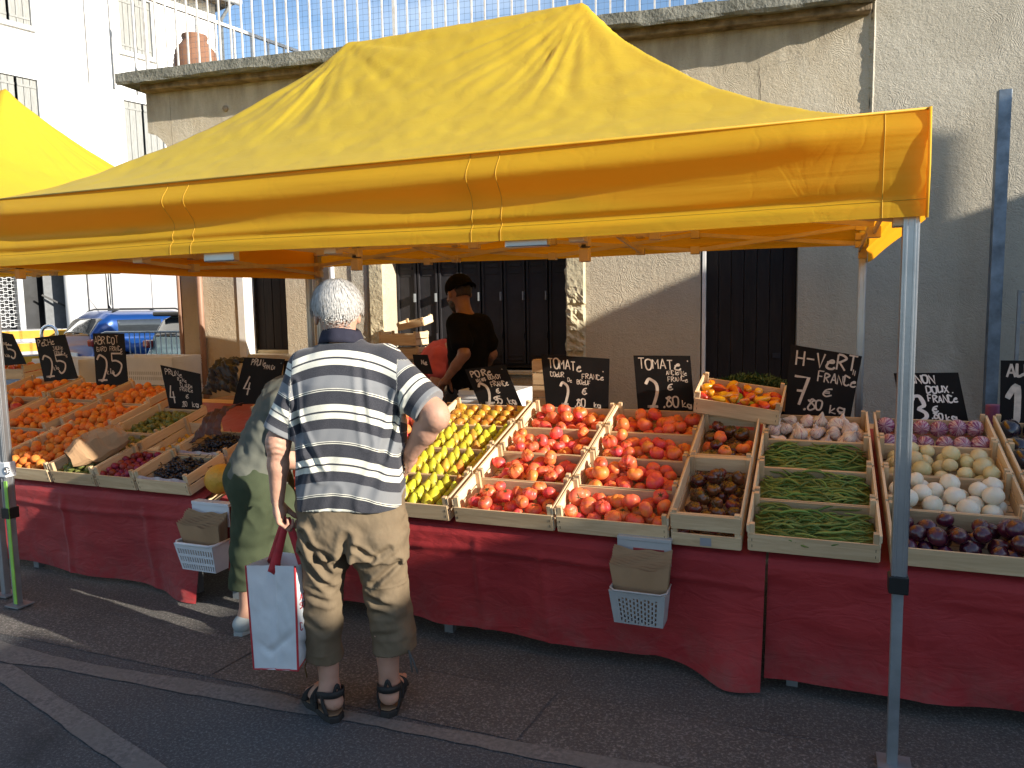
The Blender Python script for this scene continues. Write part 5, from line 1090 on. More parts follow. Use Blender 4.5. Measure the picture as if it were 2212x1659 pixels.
for k in range(2600):
    x, y = random.uniform(.02, .48), random.uniform(.02, .29); z = .09+.08*math.sin(math.pi*x/.5)*random.random()+.02; a = random.uniform(0, 6.28); t = random.gauss(0, .6); l = random.uniform(.015, .05); dx_, dy_, dz_ = math.cos(a)*math.cos(t)*l, math.sin(a)*math.cos(t)*l, abs(math.sin(t))*l; wd = .0035
    hbm.add([(x, y, z), (x+dx_*.5-dy_*.1-wd*math.sin(a), y+dy_*.5+wd*math.cos(a), z+dz_*.6+.003), (x+dx_, y+dy_, z+dz_), (x+dx_*.5+wd*math.sin(a), y+dy_*.5-wd*math.cos(a), z+dz_*.6)], [(0, 1, 2, 3)])
o = hbm.build('herbs', simple('herb_green', (.045, .10, .02), .6, var=.3, nscale=30, c2=(.02, .05, .012))); o.matrix_world = Mx; tag(o, 'dark green leafy herbs filling the cardboard box', 'herbs', kind='stuff')
# stacked empty crates behind, upright crate, white plastic boxes, candle
q1 = onY(818, 742, 6.0); q2 = onY(868, 724, 6.05)
crate(Matrix.Translation((q1[0], 6.0, q1[2]-.02)), .38, .25, .12, .10, 'empty pale crate under the topmost small crate behind the stall', group='empty crates behind the stall')
crate(Matrix.Translation((q2[0]-.03, 6.04, q2[2]+.035)) @ Matrix.Rotation(R_(-10), 4, 'Y') @ Matrix.Rotation(R_(9), 4, 'X'), .27, .2, .07, .06, 'small tilted empty crate topmost of the pile behind the stall', group='empty crates behind the stall')
for k in range(3): crate(Matrix.Translation((q1[0]+.01*k, 6.0, q1[2]-.02-.124*(3-k))), .38, .25, .11, .10, 'empty pale crate, %s in the pile below the topmost crates' % ('lowest', 'second', 'third')[k], group='empty crates behind the stall')
sb = empty('box_stand', (q1[0], 6.0, 0), 'dark stand under the pile of empty crates behind the stall', 'stand'); MB().box((0, 0, 0), (.38, .25, q1[2]-.40)).build('stand', M['plastic_black'], sb, bevel=.01)
crate(Matrix.Translation((-1.665, 4.50, 1.235)) @ Matrix.Rotation(R_(-90), 4, 'X') @ Matrix.Rotation(R_(0), 4, 'Z'), .37, .40, .10, .08, 'empty crate standing on edge behind the tomato price board', group='empty crates behind the stall')
def pbox(Mx, w_, d, h, label, mat):
    e = empty('plastic_box', M=Mx, label=label, cat='box', group='folding plastic boxes behind the stall'); t = .012
    for nm, a, b_ in (('front_wall', (0, 0, 0), (w_, t, h)), ('back_wall', (0, d-t, 0), (w_, d, h)), ('side_wall', (0, t, 0), (t, d-t, h)), ('side_wall', (w_-t, t, 0), (w_, d-t, h))):
        o = MB().box(a, b_).build(nm, mat, e, bevel=.003); s_ = MB()
        for k in range(3): s_.box((a[0]-(.004 if nm != 'side_wall' or a[0] == 0 else 0), a[1]-.004, h*(.70+.09*k)), (b_[0]+.004, b_[1]+.002, h*(.70+.09*k)+.010))
        s_.build('rib', mat, o)
        if nm == 'front_wall':
            for rr in range(2):
                sl_ = MB(); [sl_.box((w_*.1+i*.024, -.0012, h*(.18+.18*rr)), (w_*.1+i*.024+.011, .0, h*(.30+.18*rr))) for i in range(int(w_*.8/.024))]; sl_.build('slot_row', M['plastic_grey'], o)
    MB().box((t, t, 0), (w_-t, d-t, t)).build('base', mat, e); return e
for k, (x, y, z, yw) in enumerate(((-6.62, 5.58, .86, 3), (-6.62, 5.58, .575, 3), (-6.62, 5.58, .29, 3), (-6.62, 5.58, 0.005, 3), (-7.45, 5.45, .84, -3), (-7.45, 5.45, .555, -3), (-7.45, 5.45, .27, -3))):
    pbox(Matrix.Translation((x, y, z)) @ Matrix.Rotation(R_(yw), 4, 'Z'), .86 if k < 4 else .70, .40, .275, ('top', 'second', 'third', 'bottom', 'top', 'middle', 'lowest')[k]+(' white folding box of the right pile beyond the apricots' if k < 4 else ' grey folding box of the left pile beyond the peaches'), M['plastic_white'] if k < 5 else M['plastic_grey'])
pbox(Matrix.Translation((-2.30, 4.75, .72)), .42, .35, .28, 'pale plastic box behind the pear price board', M['plastic_white'])
tag(MB().lathe([(.032, 0), (.035, .01), (.035, .13), (.03, .135)], tuple(onY(2143, 930, 4.55)-np.array([0, 0, 0])), 20).build('candle', simple('purple_wax', (.22, .06, .16), .5), None, True), 'purple candle standing behind the aubergines at the right', 'candle')
cs = onY(2143, 930, 4.55); sh_ = empty('shelf', (.62, 4.42, 0), 'dark low shelf behind the onions carrying the purple candle', 'shelf'); MB().box((0, 0, cs[2]-.03), (.55, .28, cs[2]-.002)).build('shelf_board', M['dark_boards'], sh_)
for x in (.02, .5): MB().box((x, .02, 0), (x+.03, .26, cs[2]-.031)).build('leg', M['dark_boards'], sh_)
# brown paper bag lying on the plums, hanging baskets, dark jacket
def paper_bag():
    P = []; n, m_ = 22, 18; rng = 3
    for i in range(n+1):
        u = i/n; row = []
        for j in range(m_):
            a = 2*math.pi*j/m_; hw = .10*(.55+.75*u); hh_ = (.075*math.sin(math.pi*min(1, .18+u*.62)))*(1 if u < .9 else 1-.12*(u-.9)/.1); row.append((hw*math.copysign(abs(math.cos(a))**.7, math.cos(a)), u*.25, hh_*math.copysign(abs(math.sin(a))**.6, math.sin(a))))
        P.append(row)
    P = np.array(P); nz_ = vnoise(P*19, 3)*.016+vnoise(P*np.array([42, 34, 42.]), 4)*.010; nz_ += np.abs(vnoise(P*11+4, 6))*-.014
    P += nz_[..., None]*np.array([.6, .5, 1.]); P[-1, :, 1] += .012*vnoise(P[-1]*40, 8)
    V = P[:, ::-1]; me = grid_mesh('paper_bag', np.concatenate([V, V[:, :1]], 1), False); return me
M['kraft'] = simple('brown_kraft_paper', (.42, .27, .15), .8, spec=.15, nscale=5, c2=(.36, .22, .12), bmp=.3, bscale=12, bdist=.01)
bagm = paper_bag(); o = link('paper_bag', bagm, M['kraft']); bc = onY(248, 945, 3.36)
o.matrix_world = Matrix.Translation((-4.06, 3.15, .735)) @ Matrix.Rotation(R_(-30), 4, 'Z') @ Matrix.Rotation(R_(20), 4, 'X') @ Matrix.Rotation(R_(-4), 4, 'Y') @ Matrix.Scale(1.25, 4); tag(o, 'crumpled brown paper bag lying across the plum crates', 'paper bag')
sm_ = o.modifiers.new('thick', 'SOLIDIFY'); sm_.thickness = .0006
def basket(x, y, zt, w_, lab, h=.235, plate_h=.11, lip=True, flat=False, bagw=1.0, lean=.0):
    e = empty('hanging_basket', (x, y, zt), lab, 'basket', 'baskets hung on the red cloths'); t = .004
    MB().box((-w_/2, .0, -plate_h-.01), (w_/2, .006, 0)).build('back_plate', M['plastic_grey'] if not flat else M['plastic_white'], e, bevel=.002); MB().box((-w_/2, -.004, -.012), (w_/2, .05, .004)).build('hook', M['plastic_grey'] if not flat else M['plastic_white'], e, bevel=.002)
    z1 = -.188; z0 = z1-h; d1 = .135; d0 = .10; mt = M['plastic_white'] if flat else M['plastic_grey']
    # slotted front wall: a grid of ribs leaves real openings
    def wall_pts(u, v): return ((u-.5)*(w_*(1-.13*(1-v))), -(d0+(d1-d0)*v), z0+(z1-z0)*v)
    fw = MB(); nu, nv = 29, 21
    for i in range(nu):
        for j in range(nv):
            solid = i < 4 or i >= nu-4 or j < 1 or j >= nv-4 or i % 2 == 1 or ((j+(i//2)*1) % 3 == 0)
            if flat: solid = i % 2 == 0 or j % 6 in (0, 5) or j < 1 or j > nv-4
            if not solid: continue
            q = []
            for a, b_ in ((i, j), (i+1, j), (i+1, j+1), (i, j+1)): q.append(wall_pts(a/nu, b_/nv))
            fw.add(q+[(p[0], p[1]+t, p[2]) for p in q], [(0, 1, 2, 3), (7, 6, 5, 4), (0, 4, 5, 1), (1, 5, 6, 2), (2, 6, 7, 3), (3, 7, 4, 0)])
    fw.build('slotted_front', mt, e)
    for s_ in (-1, 1):
        a = wall_pts(0 if s_ < 0 else 1, 0); b_ = wall_pts(0 if s_ < 0 else 1, 1)
        sw = MB().add([a, (a[0], -.008, a[2]), (b_[0], -.008, b_[2]), b_], [(0, 1, 2, 3)]); so_ = sw.build('side_wall', mt, e); sd = so_.modifiers.new('t', 'SOLIDIFY'); sd.thickness = t
    MB().box((-w_*.43, -d0, z0), (w_*.43, -.008, z0+t)).build('base', mt, e)
    r = MB(); c = [wall_pts(0, 1), wall_pts(.02, 1.0), wall_pts(.98, 1.0), wall_pts(1, 1)]; r.tube([(-w_/2, -.008, z1+.006), (-w_/2-.002, -d1+.02, z1+.004), (-w_/2+.02, -d1-.003, z1+.002), (w_/2-.02, -d1-.003, z1+.002), (w_/2+.002, -d1+.02, z1+.004), (w_/2, -.008, z1+.006)], .0075 if flat else .004, 8); r.build('rim', mt, e, True)
    # stack of flat paper bags standing in it
    for k in range(9):
        P = np.zeros((26, 14, 3)); y0 = -.012-k*.0068; tp = -.045-.007*k
        for i in range(26):
            for j in range(14):
                u, v = i/25, j/13; P[i, j] = ((u-.5)*w_*(.84+.24*v)*bagw+lean*v, y0-.030*v**1.5*(k/9+.2)-.006*math.sin(math.pi*u)*(1 if k > 5 else .5)-.006*math.sin(9*u+k)*v, z0+.02+(tp-z0-.02)*v+.014*((u-.5)*2)**2*v+.004*math.sin(u*13+k)*(v > .9))
        tag(link('paper_bag', grid_mesh('flat_bag', P), M['kraft']), 'flat brown paper bag in the stack held by the %s' % lab.split(' hung')[0], 'paper bag', 'flat paper bags in the %s' % lab.split(' hung')[0]).matrix_world = Matrix.Translation((x, y, zt))
        bpy.context.view_layer.objects.active = None
    return e
p1_, p2_ = onY(1333, 1160, 3.11), onY(1450, 1170, 3.11)
bk = basket((p1_[0]+p2_[0])/2, 3.112, (p1_[2]+p2_[2])/2+.003, (p2_[0]-p1_[0]), 'grey perforated basket hung on the red cloth below the tomatoes', h=.15, plate_h=.10)
MB().box((-.045, -.0015, -.075), (.085, -.0002, -.043)).build('red_sticker', simple('red_sticker', (.35, .05, .05), .5), bk)
p1_ = onY(458, 1072, 3.10); bk2 = basket(-2.975, 3.10, .562, .25, 'white slotted basket hung at the gap beside the bending shopper', h=.15, flat=True, bagw=1.0)
jc = onY(492, 800, 4.7)
def drape(name, c, ux, uy, path, w_, amp, mat, lab, cat, sd, nx=44, thick=.002):
    # a limp sheet: path gives (along uy, z) points, folds run down the path
    c = np.array(c); ux = np.array(ux, float); uy = np.array(uy, float); n2 = 46; tt = np.linspace(0, len(path)-1, n2); py = np.interp(tt, range(len(path)), [p[0] for p in path]); pz = np.interp(tt, range(len(path)), [p[1] for p in path]); P = np.zeros((nx, n2, 3))
    for i in range(nx):
        u = i/(nx-1)-.5
        for j in range(n2):
            v = j/(n2-1); P[i, j] = c+ux*u*w_*(1+.25*math.sin(v*5+sd))+uy*py[j]+np.array([0, 0, pz[j]-.05*abs(u)*v])
    q = P-c; r = np.abs(vnoise(np.stack([q[..., 0]*17, q[..., 1]*9, q[..., 2]*7+q[..., 0]*6], -1), sd)); r2 = np.abs(vnoise(np.stack([q[..., 0]*34+q[..., 2]*22, q[..., 1]*26, q[..., 2]*24], -1), sd+3)); dr = (.5-r)*amp+(.4-r2)*amp*.45
    P[..., 1] -= dr; P[..., 2] += dr*.6; o = link(name, grid_mesh(name, P), mat); sd_ = o.modifiers.new('t', 'SOLIDIFY'); sd_.thickness = thick; return tag(o, lab, cat)
drape('dark_jacket', (jc[0], 4.72, jc[2]), (1, .1, 0), (0, 1, 0), [(.22, .02), (.10, .075), (0, .06), (-.06, .0), (-.08, -.08), (-.085, -.16)], .30, .075, simple('dark_grey_nylon', (.035, .042, .052), .42, spec=.55), 'crumpled dark grey jacket on the boxes beside the plum price board', 'jacket', 3)
bb = empty('box_pile', (jc[0]-.18, 4.55, 0), 'pile of dark boxes under the crumpled grey jacket', 'box'); 
for k in range(3): MB().box((0, 0, k*.3), (.5, .35, k*.3+.285)).build('box', M['plastic_black'] if k % 2 else M['card'], bb, bevel=.005)

bp_ = onY(476, 905, 3.62)
drape('brown_bag', (bp_[0], 3.62, bp_[2]), (.96, .0, .28), (-.25, -.5, -.0), [(-.10, .05), (-.03, .065), (.05, .03), (.12, -.03), (.17, -.09)], .22, .03, simple('dark_brown_leather', (.10, .042, .03), .55, spec=.35), 'soft dark brown bag lying over the grape crates beside the bending shopper', 'bag', 8)
# ------------------------------------------------------------------ hand lettered price boards
GL = {  # strokes on a 4 x 6 grid, pairs of digits xy, strokes split by ';', a leading ~ smooths the stroke
 'A': '0026;2640;1232', 'B': '0006;~0626354413 03;~03134341302000'.replace(' ', ''), 'C': '~4516060301204 1'.replace(' ', ''), 'D': '0006;~062645423110 00'.replace(' ', ''),
 'E': '460600 40;0333'.replace(' ', ''), 'F': '0006;0646;0333', 'G': '~451606030120413 3 13'.replace(' ', ''), 'H': '0006;4046;0343', 'I': '2026', 'J': '~363110 01;1646'.replace(' ', ''),
 'K': '0006;460340', 'L': '060040', 'M': '0006234640', 'N': '00064046', 'O': '~2605021030424526', 'P': '0006;~062645341303', 'Q': '~260502103042452 6;3240'.replace(' ', ''), 'R': '0006;~062645341303;1340',
 'S': '~4516050433 4231 1001'.replace(' ', ''), 'T': '2026;0646', 'U': '~060110314146', 'V': '062046', 'W': '0610233046', 'X': '0046;0640', 'Y': '0623;462320', 'Z': '06460040',
 'e': '~0333341424130110 3041'.replace(' ', '').replace('1424', '24'), 'i': '2023;2526', 'g': '~4314030211314244;~434020 10'.replace(' ', ''), 'k': '0006;3401 40'.replace(' ', ''), 'l': '~060110', 'b': '~0600;~0213324130 10'.replace(' ', ''), 'q': '~3314030211313433;3330', 'y': '0412;44 2000'.replace(' ', ''), 'a': '~34140301203042;4440', 'r': '0004;~03142434', 'o': '~2414020120314224', 'c': '~34140301202031', 'm': '0004;~0314241 0'.replace(' ', '')+';~24344340', 'n': '0004;~0314343 0'.replace(' ', ''), 'u': '~040110304144', 't': '2026;0444', 's': '~34140322312010', 'h': '0006;~0314343 0'.replace(' ', ''),
 '2': '~0516264543201000 0020 40'.replace(' ', ''), '5': '460604;~0424433110 01'.replace(' ', ''), '3': '~051636442314 4241 2000'.replace('14 42', '2342').replace(' ', ''), '4': '260242;3430', '7': '064620;1333', '8': '~2 6150533 4241 20 1001 13 354526'.replace(' ', ''), '0': '~2605021030424526', '9': '~44342314054 6 4542 20'.replace(' ', ''), '1': '~0426 20'.replace(' ', '')+'', ',': '~11100 0'.replace(' ', ''), '€': '~4535140201 1020 41;0333;0232'.replace(' ', ''), '-': '0343', '.': '2021', "'": '2526', '"': '1516;3536', '#': '1516;3516;1536;1434', '+': '0343;2125'}
def catmull(pts, n=6):
    if len(pts) < 3: return pts
    P = [pts[0]]+pts+[pts[-1]]; out = []
    for i in range(1, len(P)-2):
        for k in range(n):
            t = k/n; o = []
            for a in (0, 1): p0, p1, p2, p3 = P[i-1][a], P[i][a], P[i+1][a], P[i+2][a]; o.append(.5*(2*p1+(p2-p0)*t+(2*p0-5*p1+4*p2-p3)*t*t+(3*p1-p0-3*p2+p3)*t**3))
            out.append(tuple(o))
    return out+[pts[-1]]
def glyph(ch):
    out = []
    for s_ in GL.get(ch, '').split(';'):
        if not s_: continue
        sm = s_[0] == '~'; s_ = s_.lstrip('~'); s_ = s_[:len(s_)//2*2]; pts = [(int(s_[i])/4, int(s_[i+1])/6) for i in range(0, len(s_), 2)]
        q = [pts[0]]
        for p in pts[1:]:
            if p != q[-1]: q.append(p)
        out.append(catmull(q) if sm else q)
    return out
def board(quad, Y, lines, label, mat='chalk', cat='price board', back=.16, pen=1.0, e_par=None):
    """quad: TL TR BR BL sight points on the board's plane at depth Y; lines: (text, u, v, height, aspect, slant)"""
    C = [onY(x, y, Y) for x, y in quad]; c0 = C[3]
    C = [np.array([c[0], Y+(c[2]-C[3][2])*back, c[2]]) for c in C]; org = C[3]; e = empty('price_board', tuple(org), label, cat, 'black price boards stuck in the crates' if cat == 'price board' else None); C = [c-org for c in C]
    th = np.array([0, .004, 0]); mb = MB().add([*C, *[c+th for c in C]], [(3, 2, 1, 0), (4, 5, 6, 7), (0, 1, 5, 4), (1, 2, 6, 5), (2, 3, 7, 6), (3, 0, 4, 7)]); mb.build('board', M['black_board'], e)
    H = np.linalg.norm(C[0]-C[3]); Wd = np.linalg.norm(C[1]-C[0])
    def at(u, v): return C[3]*(1-u)*(1-v)+C[2]*u*(1-v)+C[1]*u*v+C[0]*(1-u)*v
    tb = MB()
    for text, u, v, h, asp, sl_ in lines:
        x = u; adv = h*asp*H/Wd
        for ch in text:
            if ch == ' ': x += adv*.7; continue
            kk = (1.0 if ch.isupper() or ch.isdigit() or ch in '€' else .8); jy = random.uniform(-.012, .012); rs_ = random.uniform(.92, 1.08)
            for st in glyph(ch):
                pts = [at(min(.985, x+px*adv*.78*rs_), min(.985, v+jy+py*h*kk*rs_+(x-u)*sl_)) for px, py in st]; wd = .0078*pen*(h/.16)**.75
                L_, Rr = [], []
                for i, p in enumerate(pts):
                    t = pts[min(i+1, len(pts)-1)]-pts[max(i-1, 0)]; t = t/(np.linalg.norm(t)+1e-9); nr = np.array([-t[2], 0, t[0]]); k2 = wd/2*(.75 if i in (0, len(pts)-1) else 1); q = p+np.array([0, -.0009-.00003*len(tb.F), 0])*1.0
                    q[1] = p[1]-.0009; L_.append(q+nr*k2); Rr.append(q-nr*k2)
                n = len(pts); 
                for i in range(n-1): tb.add([L_[i], Rr[i], Rr[i+1], L_[i+1]], [(0, 1, 2, 3)])
            x += adv*(.55 if ch in 'iIl,.\'1' else 1)
    if tb.V:
        o = tb.build('lettering', M[mat], e)
    return e
Z2 = lambda X, Y: (1050.7+.25*X, 525.4+.25*Y)
Z3 = lambda X, Y: (1603.7+.275*X, 635.95+.275*Y)
Z6 = lambda X, Y: (801.9+.1833*X, 663.6+.1833*Y)
Z9 = lambda X, Y: (.225*X, 718.9+.225*Y)
ZM = lambda X, Y: (497.7+.25*X, 525.4+.25*Y)
board([Z2(445, 965), Z2(1045, 1003), Z2(1052, 1470), Z2(520, 1450)], 4.33, [('TOMATe', .10, .76, .17, .62, -.04), ('COeUR', .12, .62, .085, .62, -.02), ('FRANCe', .60, .60, .095, .72, -.02), ('#', .90, .73, .06, .7, 0), ('De', .38, .535, .07, .6, 0), ('BOeUF', .52, .50, .08, .66, 0), ('2', .26, .13, .40, .46, 0), ('€', .60, .32, .13, .85, 0), (',80', .47, .10, .15, .58, 0), ('kg', .78, .09, .12, .55, -.02)], 'black price board reading TOMATE COEUR DE BOEUF FRANCE 2,80 kg')
board([Z2(1252, 975), Z2(1748, 978), Z2(1802, 1480), Z2(1312, 1470)], 4.33, [('TOMATe', .08, .77, .17, .72, -.02), ('#', .93, .86, .06, .7, 0), ('ANCIeNNe', .56, .67, .075, .62, 0), ('FRANCe', .58, .56, .08, .72, 0), ('2', .18, .13, .50, .5, 0), ('€', .57, .41, .12, .9, 0), (',80', .46, .12, .18, .62, 0), ('kg', .80, .11, .14, .58, 0)], 'black price board reading TOMATE ANCIENNE FRANCE 2,80 kg')
board([Z3(378, 398), Z3(945, 492), Z3(835, 1040), Z3(325, 1000)], 4.36, [('H-VeRT', .10, .76, .20, .62, .02), ('FRANCe', .44, .58, .13, .62, -.04), ('II', .90, .72, .07, .6, 0), ('7', .10, .24, .38, .62, 0), ('€', .55, .39, .12, 1.1, 0), (',80', .28, .19, .14, .72, 0), ('kg', .68, .17, .14, .7, 0)], 'tall tilted black price board reading H-VERT FRANCE 7,80 kg', 'chalk', pen=1.25)
board([Z3(1195, 625), Z3(1708, 620), Z3(1795, 1090), Z3(1270, 1060)], 4.37, [('OIGNON', .06, .82, .14, .74, 0), ('DOUX.', .46, .66, .12, .74, 0), ('FRANCe', .46, .50, .12, .64, 0), ('3', .20, .17, .42, .55, 0), ('€', .50, .34, .12, .95, 0), (',80', .46, .21, .11, .66, 0), ('kg', .68, .19, .13, .66, 0)], 'black price board with bright white letters reading OIGNON DOUX FRANCE', 'chalk_white', pen=1.25)
board([Z3(2050, 525), Z3(2620, 530), Z3(2590, 1110), Z3(2020, 1080)], 4.30, [('AUBeR', .09, .78, .17, .70, 0), ('1', .10, .15, .50, .60, 0), ('€', .6, .35, .12, .9, 0)], 'black price board at the right edge starting with a large A', 'chalk', pen=1.6)
board([Z6(1070, 740), Z6(1540, 680), Z6(1800, 1215), Z6(1295, 1190)], 4.33, [('POIRe', .10, .78, .15, .78, .06), ('WILLIAMS', .17, .66, .075, .46, .04), ('GUYOT', .48, .69, .09, .74, .05), ('FRANCe', .48, .53, .11, .66, .04), ('2', .16, .13, .45, .52, 0), ('€', .54, .38, .12, .95, 0), (',95', .36, .14, .17, .56, 0), ('kg', .73, .12, .17, .52, 0), ('#', .88, .88, .05, .7, 0)], 'tilted black price board reading POIRE WILLIAMS GUYOT FRANCE 2,95 kg')
board([Z9(1475, 315), Z9(1870, 400), Z9(1940, 780), Z9(1645, 815)], 4.06, [('PRUNe', .10, .84, .11, .78, -.02), ('ReINe', .40, .73, .075, .66, 0), ('CLAUDe', .45, .62, .08, .66, 0), ('FRANCe', .42, .52, .08, .72, 0), ('4', .10, .28, .36, .50, 0), ('€', .56, .38, .10, 1, 0), (',80', .40, .21, .11, .6, 0), ('kg', .72, .17, .15, .6, 0)], 'leaning black price board reading PRUNE REINE CLAUDE FRANCE 4,80 kg')
board([Z9(820, 8), Z9(1120, 10), Z9(1228, 500), Z9(925, 510)], 4.40, [('ABRICOT', .04, .80, .14, .68, 0), ('GARD', .10, .66, .09, .72, 0), ('FRANCe', .52, .66, .09, .58, 0), ('2', .08, .10, .48, .62, 0), ('kilo', .38, .22, .12, .5, 0), ('5', .56, .17, .42, .68, 0), ('€', .84, .60, .07, 1, 0)], 'black price board reading ABRICOT GARD FRANCE 2 kilo 5')
board([Z9(270, 52), Z9(555, 18), Z9(742, 440), Z9(425, 470)], 4.42, [('PeCHe', .07, .80, .14, .70, 0), ("'", .22, .90, .05, .6, 0), ('JAUNe', .50, .67, .09, .66, 0), ('FRANCe', .52, .55, .09, .56, 0), ('2', .10, .10, .45, .62, 0), ('kilo', .38, .24, .11, .45, 0), ('5', .52, .14, .42, .66, 0), ('€', .84, .50, .06, 1, 0)], 'black price board reading PECHE JAUNE FRANCE 2 kilo 5')
board([Z9(-230, -30), Z9(72, 15), Z9(248, 300), Z9(-40, 320)], 4.50, [('PeCHe', .2, .78, .14, .60, 0), ('FRANCe', .45, .60, .09, .56, 0), ('2', .1, .1, .42, .6, 0), ('kilo', .45, .24, .11, .42, 0), ('5', .62, .18, .42, .6, 0)], 'black price board at the left edge ending in a large 5')
board([ZM(75, 990), ZM(428, 1006), ZM(380, 1390), ZM(20, 1390)], 4.22, [('PRUNe', .22, .84, .13, .58, -.01), ('FRANCe', .56, .77, .09, .50, -.02), ('#', .93, .87, .05, .5, 0), ('4', .18, .20, .40, .5, 0)], 'dark price board reading PRUNE FRANCE above the bending shopper', 'chalk')
board([ZM(428, 1018), ZM(640, 1030), ZM(640, 1390), ZM(428, 1390)], 4.36, [('CeRISe', .16, .80, .14, .5, 0)], 'dark price board half hidden behind the striped shirt sleeve')
board([ZM(1560, 962), ZM(1690, 966), ZM(1748, 1130), ZM(1600, 1130)], 4.45, [('Ne', .5, .5, .22, .7, 0)], 'small dark price board behind the striped shirt shoulder')
lb = board([ZM(400, 1108), ZM(440, 1108), ZM(440, 1200), ZM(398, 1200)], 4.32, [('a', .25, .3, .5, .5, 0)], 'small white card with a black letter a beside the plum board', cat='card')
for c in lb.children: c.data.materials[0] = M['white_paint'] if c.name.startswith('board') else M['black_board']
# ------------------------------------------------------------------ people
def V3(*a): return np.array(a, float)
def unit(v): v = np.array(v, float); return v/np.linalg.norm(v)
def hand(w, d, n, side=1, curl=(.35, .45, .3), sp=.0, sc=1.0, thumb=(.75, .55, .25)):
    w = V3(*w); d = unit(d); n = np.array(n, float); n = unit(n-d*(n@d)); s = np.cross(d, n)*side; pr = []
    kn = [w+(d*(.088-.006*abs(i-1.2))+s*(.031-.0205*i))*sc for i in range(4)]
    for i, k in enumerate(kn): pr.append((f_cone(w+s*(.012-.008*i)*sc+d*.012, k, .0165*sc, .0125*sc), .012))
    pr.append((f_ell(w+d*.045*sc, (.03*sc, .03*sc, .026*sc)), .02))
    for i, k in enumerate(kn):
        l = (.95, 1.06, 1.0, .80)[i]*sc; p = k; a = 0; dd = unit(d+s*sp*(1.5-i)*.3); r = (.0098, .0100, .0096, .0085)[i]*sc
        for j, sl_ in enumerate((.043, .027, .021)):
            a += curl[j]*(1+.08*(i-1.5)); v = dd*math.cos(a)+n*math.sin(a); q = p+v*sl_*l; pr.append((f_cone(p, q, r, r*.9), .003 if j else .006)); p = q; r *= .9
    tb = w+(d*.022+s*.022+n*.006)*sc; v = unit(s*thumb[0]+d*thumb[1]+n*thumb[2]); q = tb+v*.042*sc; pr.append((f_cone(tb, q, .0155*sc, .012*sc), .010)); v2 = unit(v+n*.5-s*.25+d*.3); q2 = q+v2*.032*sc; pr.append((f_cone(q, q2, .0118*sc, .0105*sc), .004)); pr.append((f_cone(q2, q2+unit(v2+n*.35)*.024*sc, .0105*sc, .0088*sc), .003))
    return pr
def head_frame(f, tilt=0.0, roll=0.0):
    f = unit(f); up = V3(0, 0, 1); r = unit(np.cross(f, up)); up = np.cross(r, f); c, s = math.cos(tilt), math.sin(tilt); f2 = f*c-up*s; u2 = up*c+f*s
    if roll: c, s = math.cos(roll), math.sin(roll); r, u2 = r*c+u2*s, u2*c-r*s
    return np.stack([r, f2, u2], 1)      # columns: right, forward, up
def head(c, Rm, sc=1.0, beard=False, wide=1.0):
    c = V3(*c); L_ = lambda x, y, z: c+Rm@(V3(x, y, z)*sc); E_ = lambda p, r, k: (f_ell(L_(*p), V3(*r)*sc, Rm), k); pr = [E_((0, -.012, .030), (.076*wide, .097, .094), 0), E_((0, .030, -.028), (.062, .066, .090), .03)]
    pr += [(f_cone(L_(-.018, .072, -.095), L_(.018, .072, -.095), .020*sc, .020*sc), .025), (f_cone(L_(0, .092, .012), L_(0, .116, -.026), .009*sc, .013*sc), .012), E_((-.014, .098, -.030), (.009, .010, .008), .006), E_((.014, .098, -.030), (.009, .010, .008), .006)]
    pr += [(f_cone(L_(-.045, .078, .024), L_(.045, .078, .024), .010*sc, .010*sc), .014), E_((-.045, .062, -.022), (.022, .018, .018), .02), E_((.045, .062, -.022), (.022, .018, .018), .02)]
    for s in (-1, 1):
        pr += [(f_ell(L_(s*.031, .094, .004), V3(.016, .010, .008)*sc, Rm), .006, 1), (f_ell(L_(s*.031, .083, .004), V3(.0125, .0125, .0125)*sc, Rm), .001)]
        pr += [E_((s*.078*wide, -.004, -.004), (.010, .019, .031), .006), (f_ell(L_(s*.086*wide, .002, -.002), V3(.006, .010, .018)*sc, Rm), .004, 1)]
    pr += [E_((0, .094, -.058), (.024, .009, .006), .004), E_((0, .092, -.067), (.021, .009, .0065), .003)]
    return pr
def leg_prims(hip, knee, ank, r=(.088, .060, .038)):
    hip, knee, ank = map(lambda v: V3(*v), (hip, knee, ank)); m1 = knee*.62+ank*.38; back = np.zeros(3)
    return [(f_cone(hip, knee, r[0], r[1]), .03), (f_cone(knee, m1, r[1]*.93, r[1]*.90), .03), (f_cone(m1, ank, r[1]*.88, r[2]), .03)]
def foot(ank, dirn, sc=1.0):
    a = V3(*ank); f = unit((dirn[0], dirn[1], 0)); s = V3(f[1], -f[0], 0); g = V3(a[0], a[1], 0); zz = a[2]-.075; P = lambda x, y, z: g+f*x*sc+s*y*sc+V3(0, 0, zz*0+z*sc+max(0, zz)*0)
    pr = [(f_ell(P(-.030, 0, .045), (.040, .034, .034)), .02), (f_cone(a, P(-.005, 0, .06), .036, .036), .02), (f_cone(P(0, 0, .060), P(.11, 0, .038), .034, .026), .03), (f_cone(P(.07, .018, .030), P(.15, .025, .026), .025, .020), .02), (f_cone(P(.06, -.02, .028), P(.14, -.022, .024), .022, .018), .02)]
    for i in range(5): pr.append((f_cone(P(.145-.008*i, .036-.017*i, .022), P(.185-.012*i, .038-.019*i, .018), .0125-.0012*i, .0115-.0012*i), .004))
    return pr, P
def part(root, name, me, mat, sub=None):
    V = get_v(me)-np.array(root.location); set_v(me, V); o = link(name, me, mat, sub or root); return o
def recalc(me):
    b = bmesh.new(); b.from_mesh(me); bmesh.ops.recalc_face_normals(b, faces=b.faces); b.to_mesh(me); b.free(); me.shade_smooth(); return me
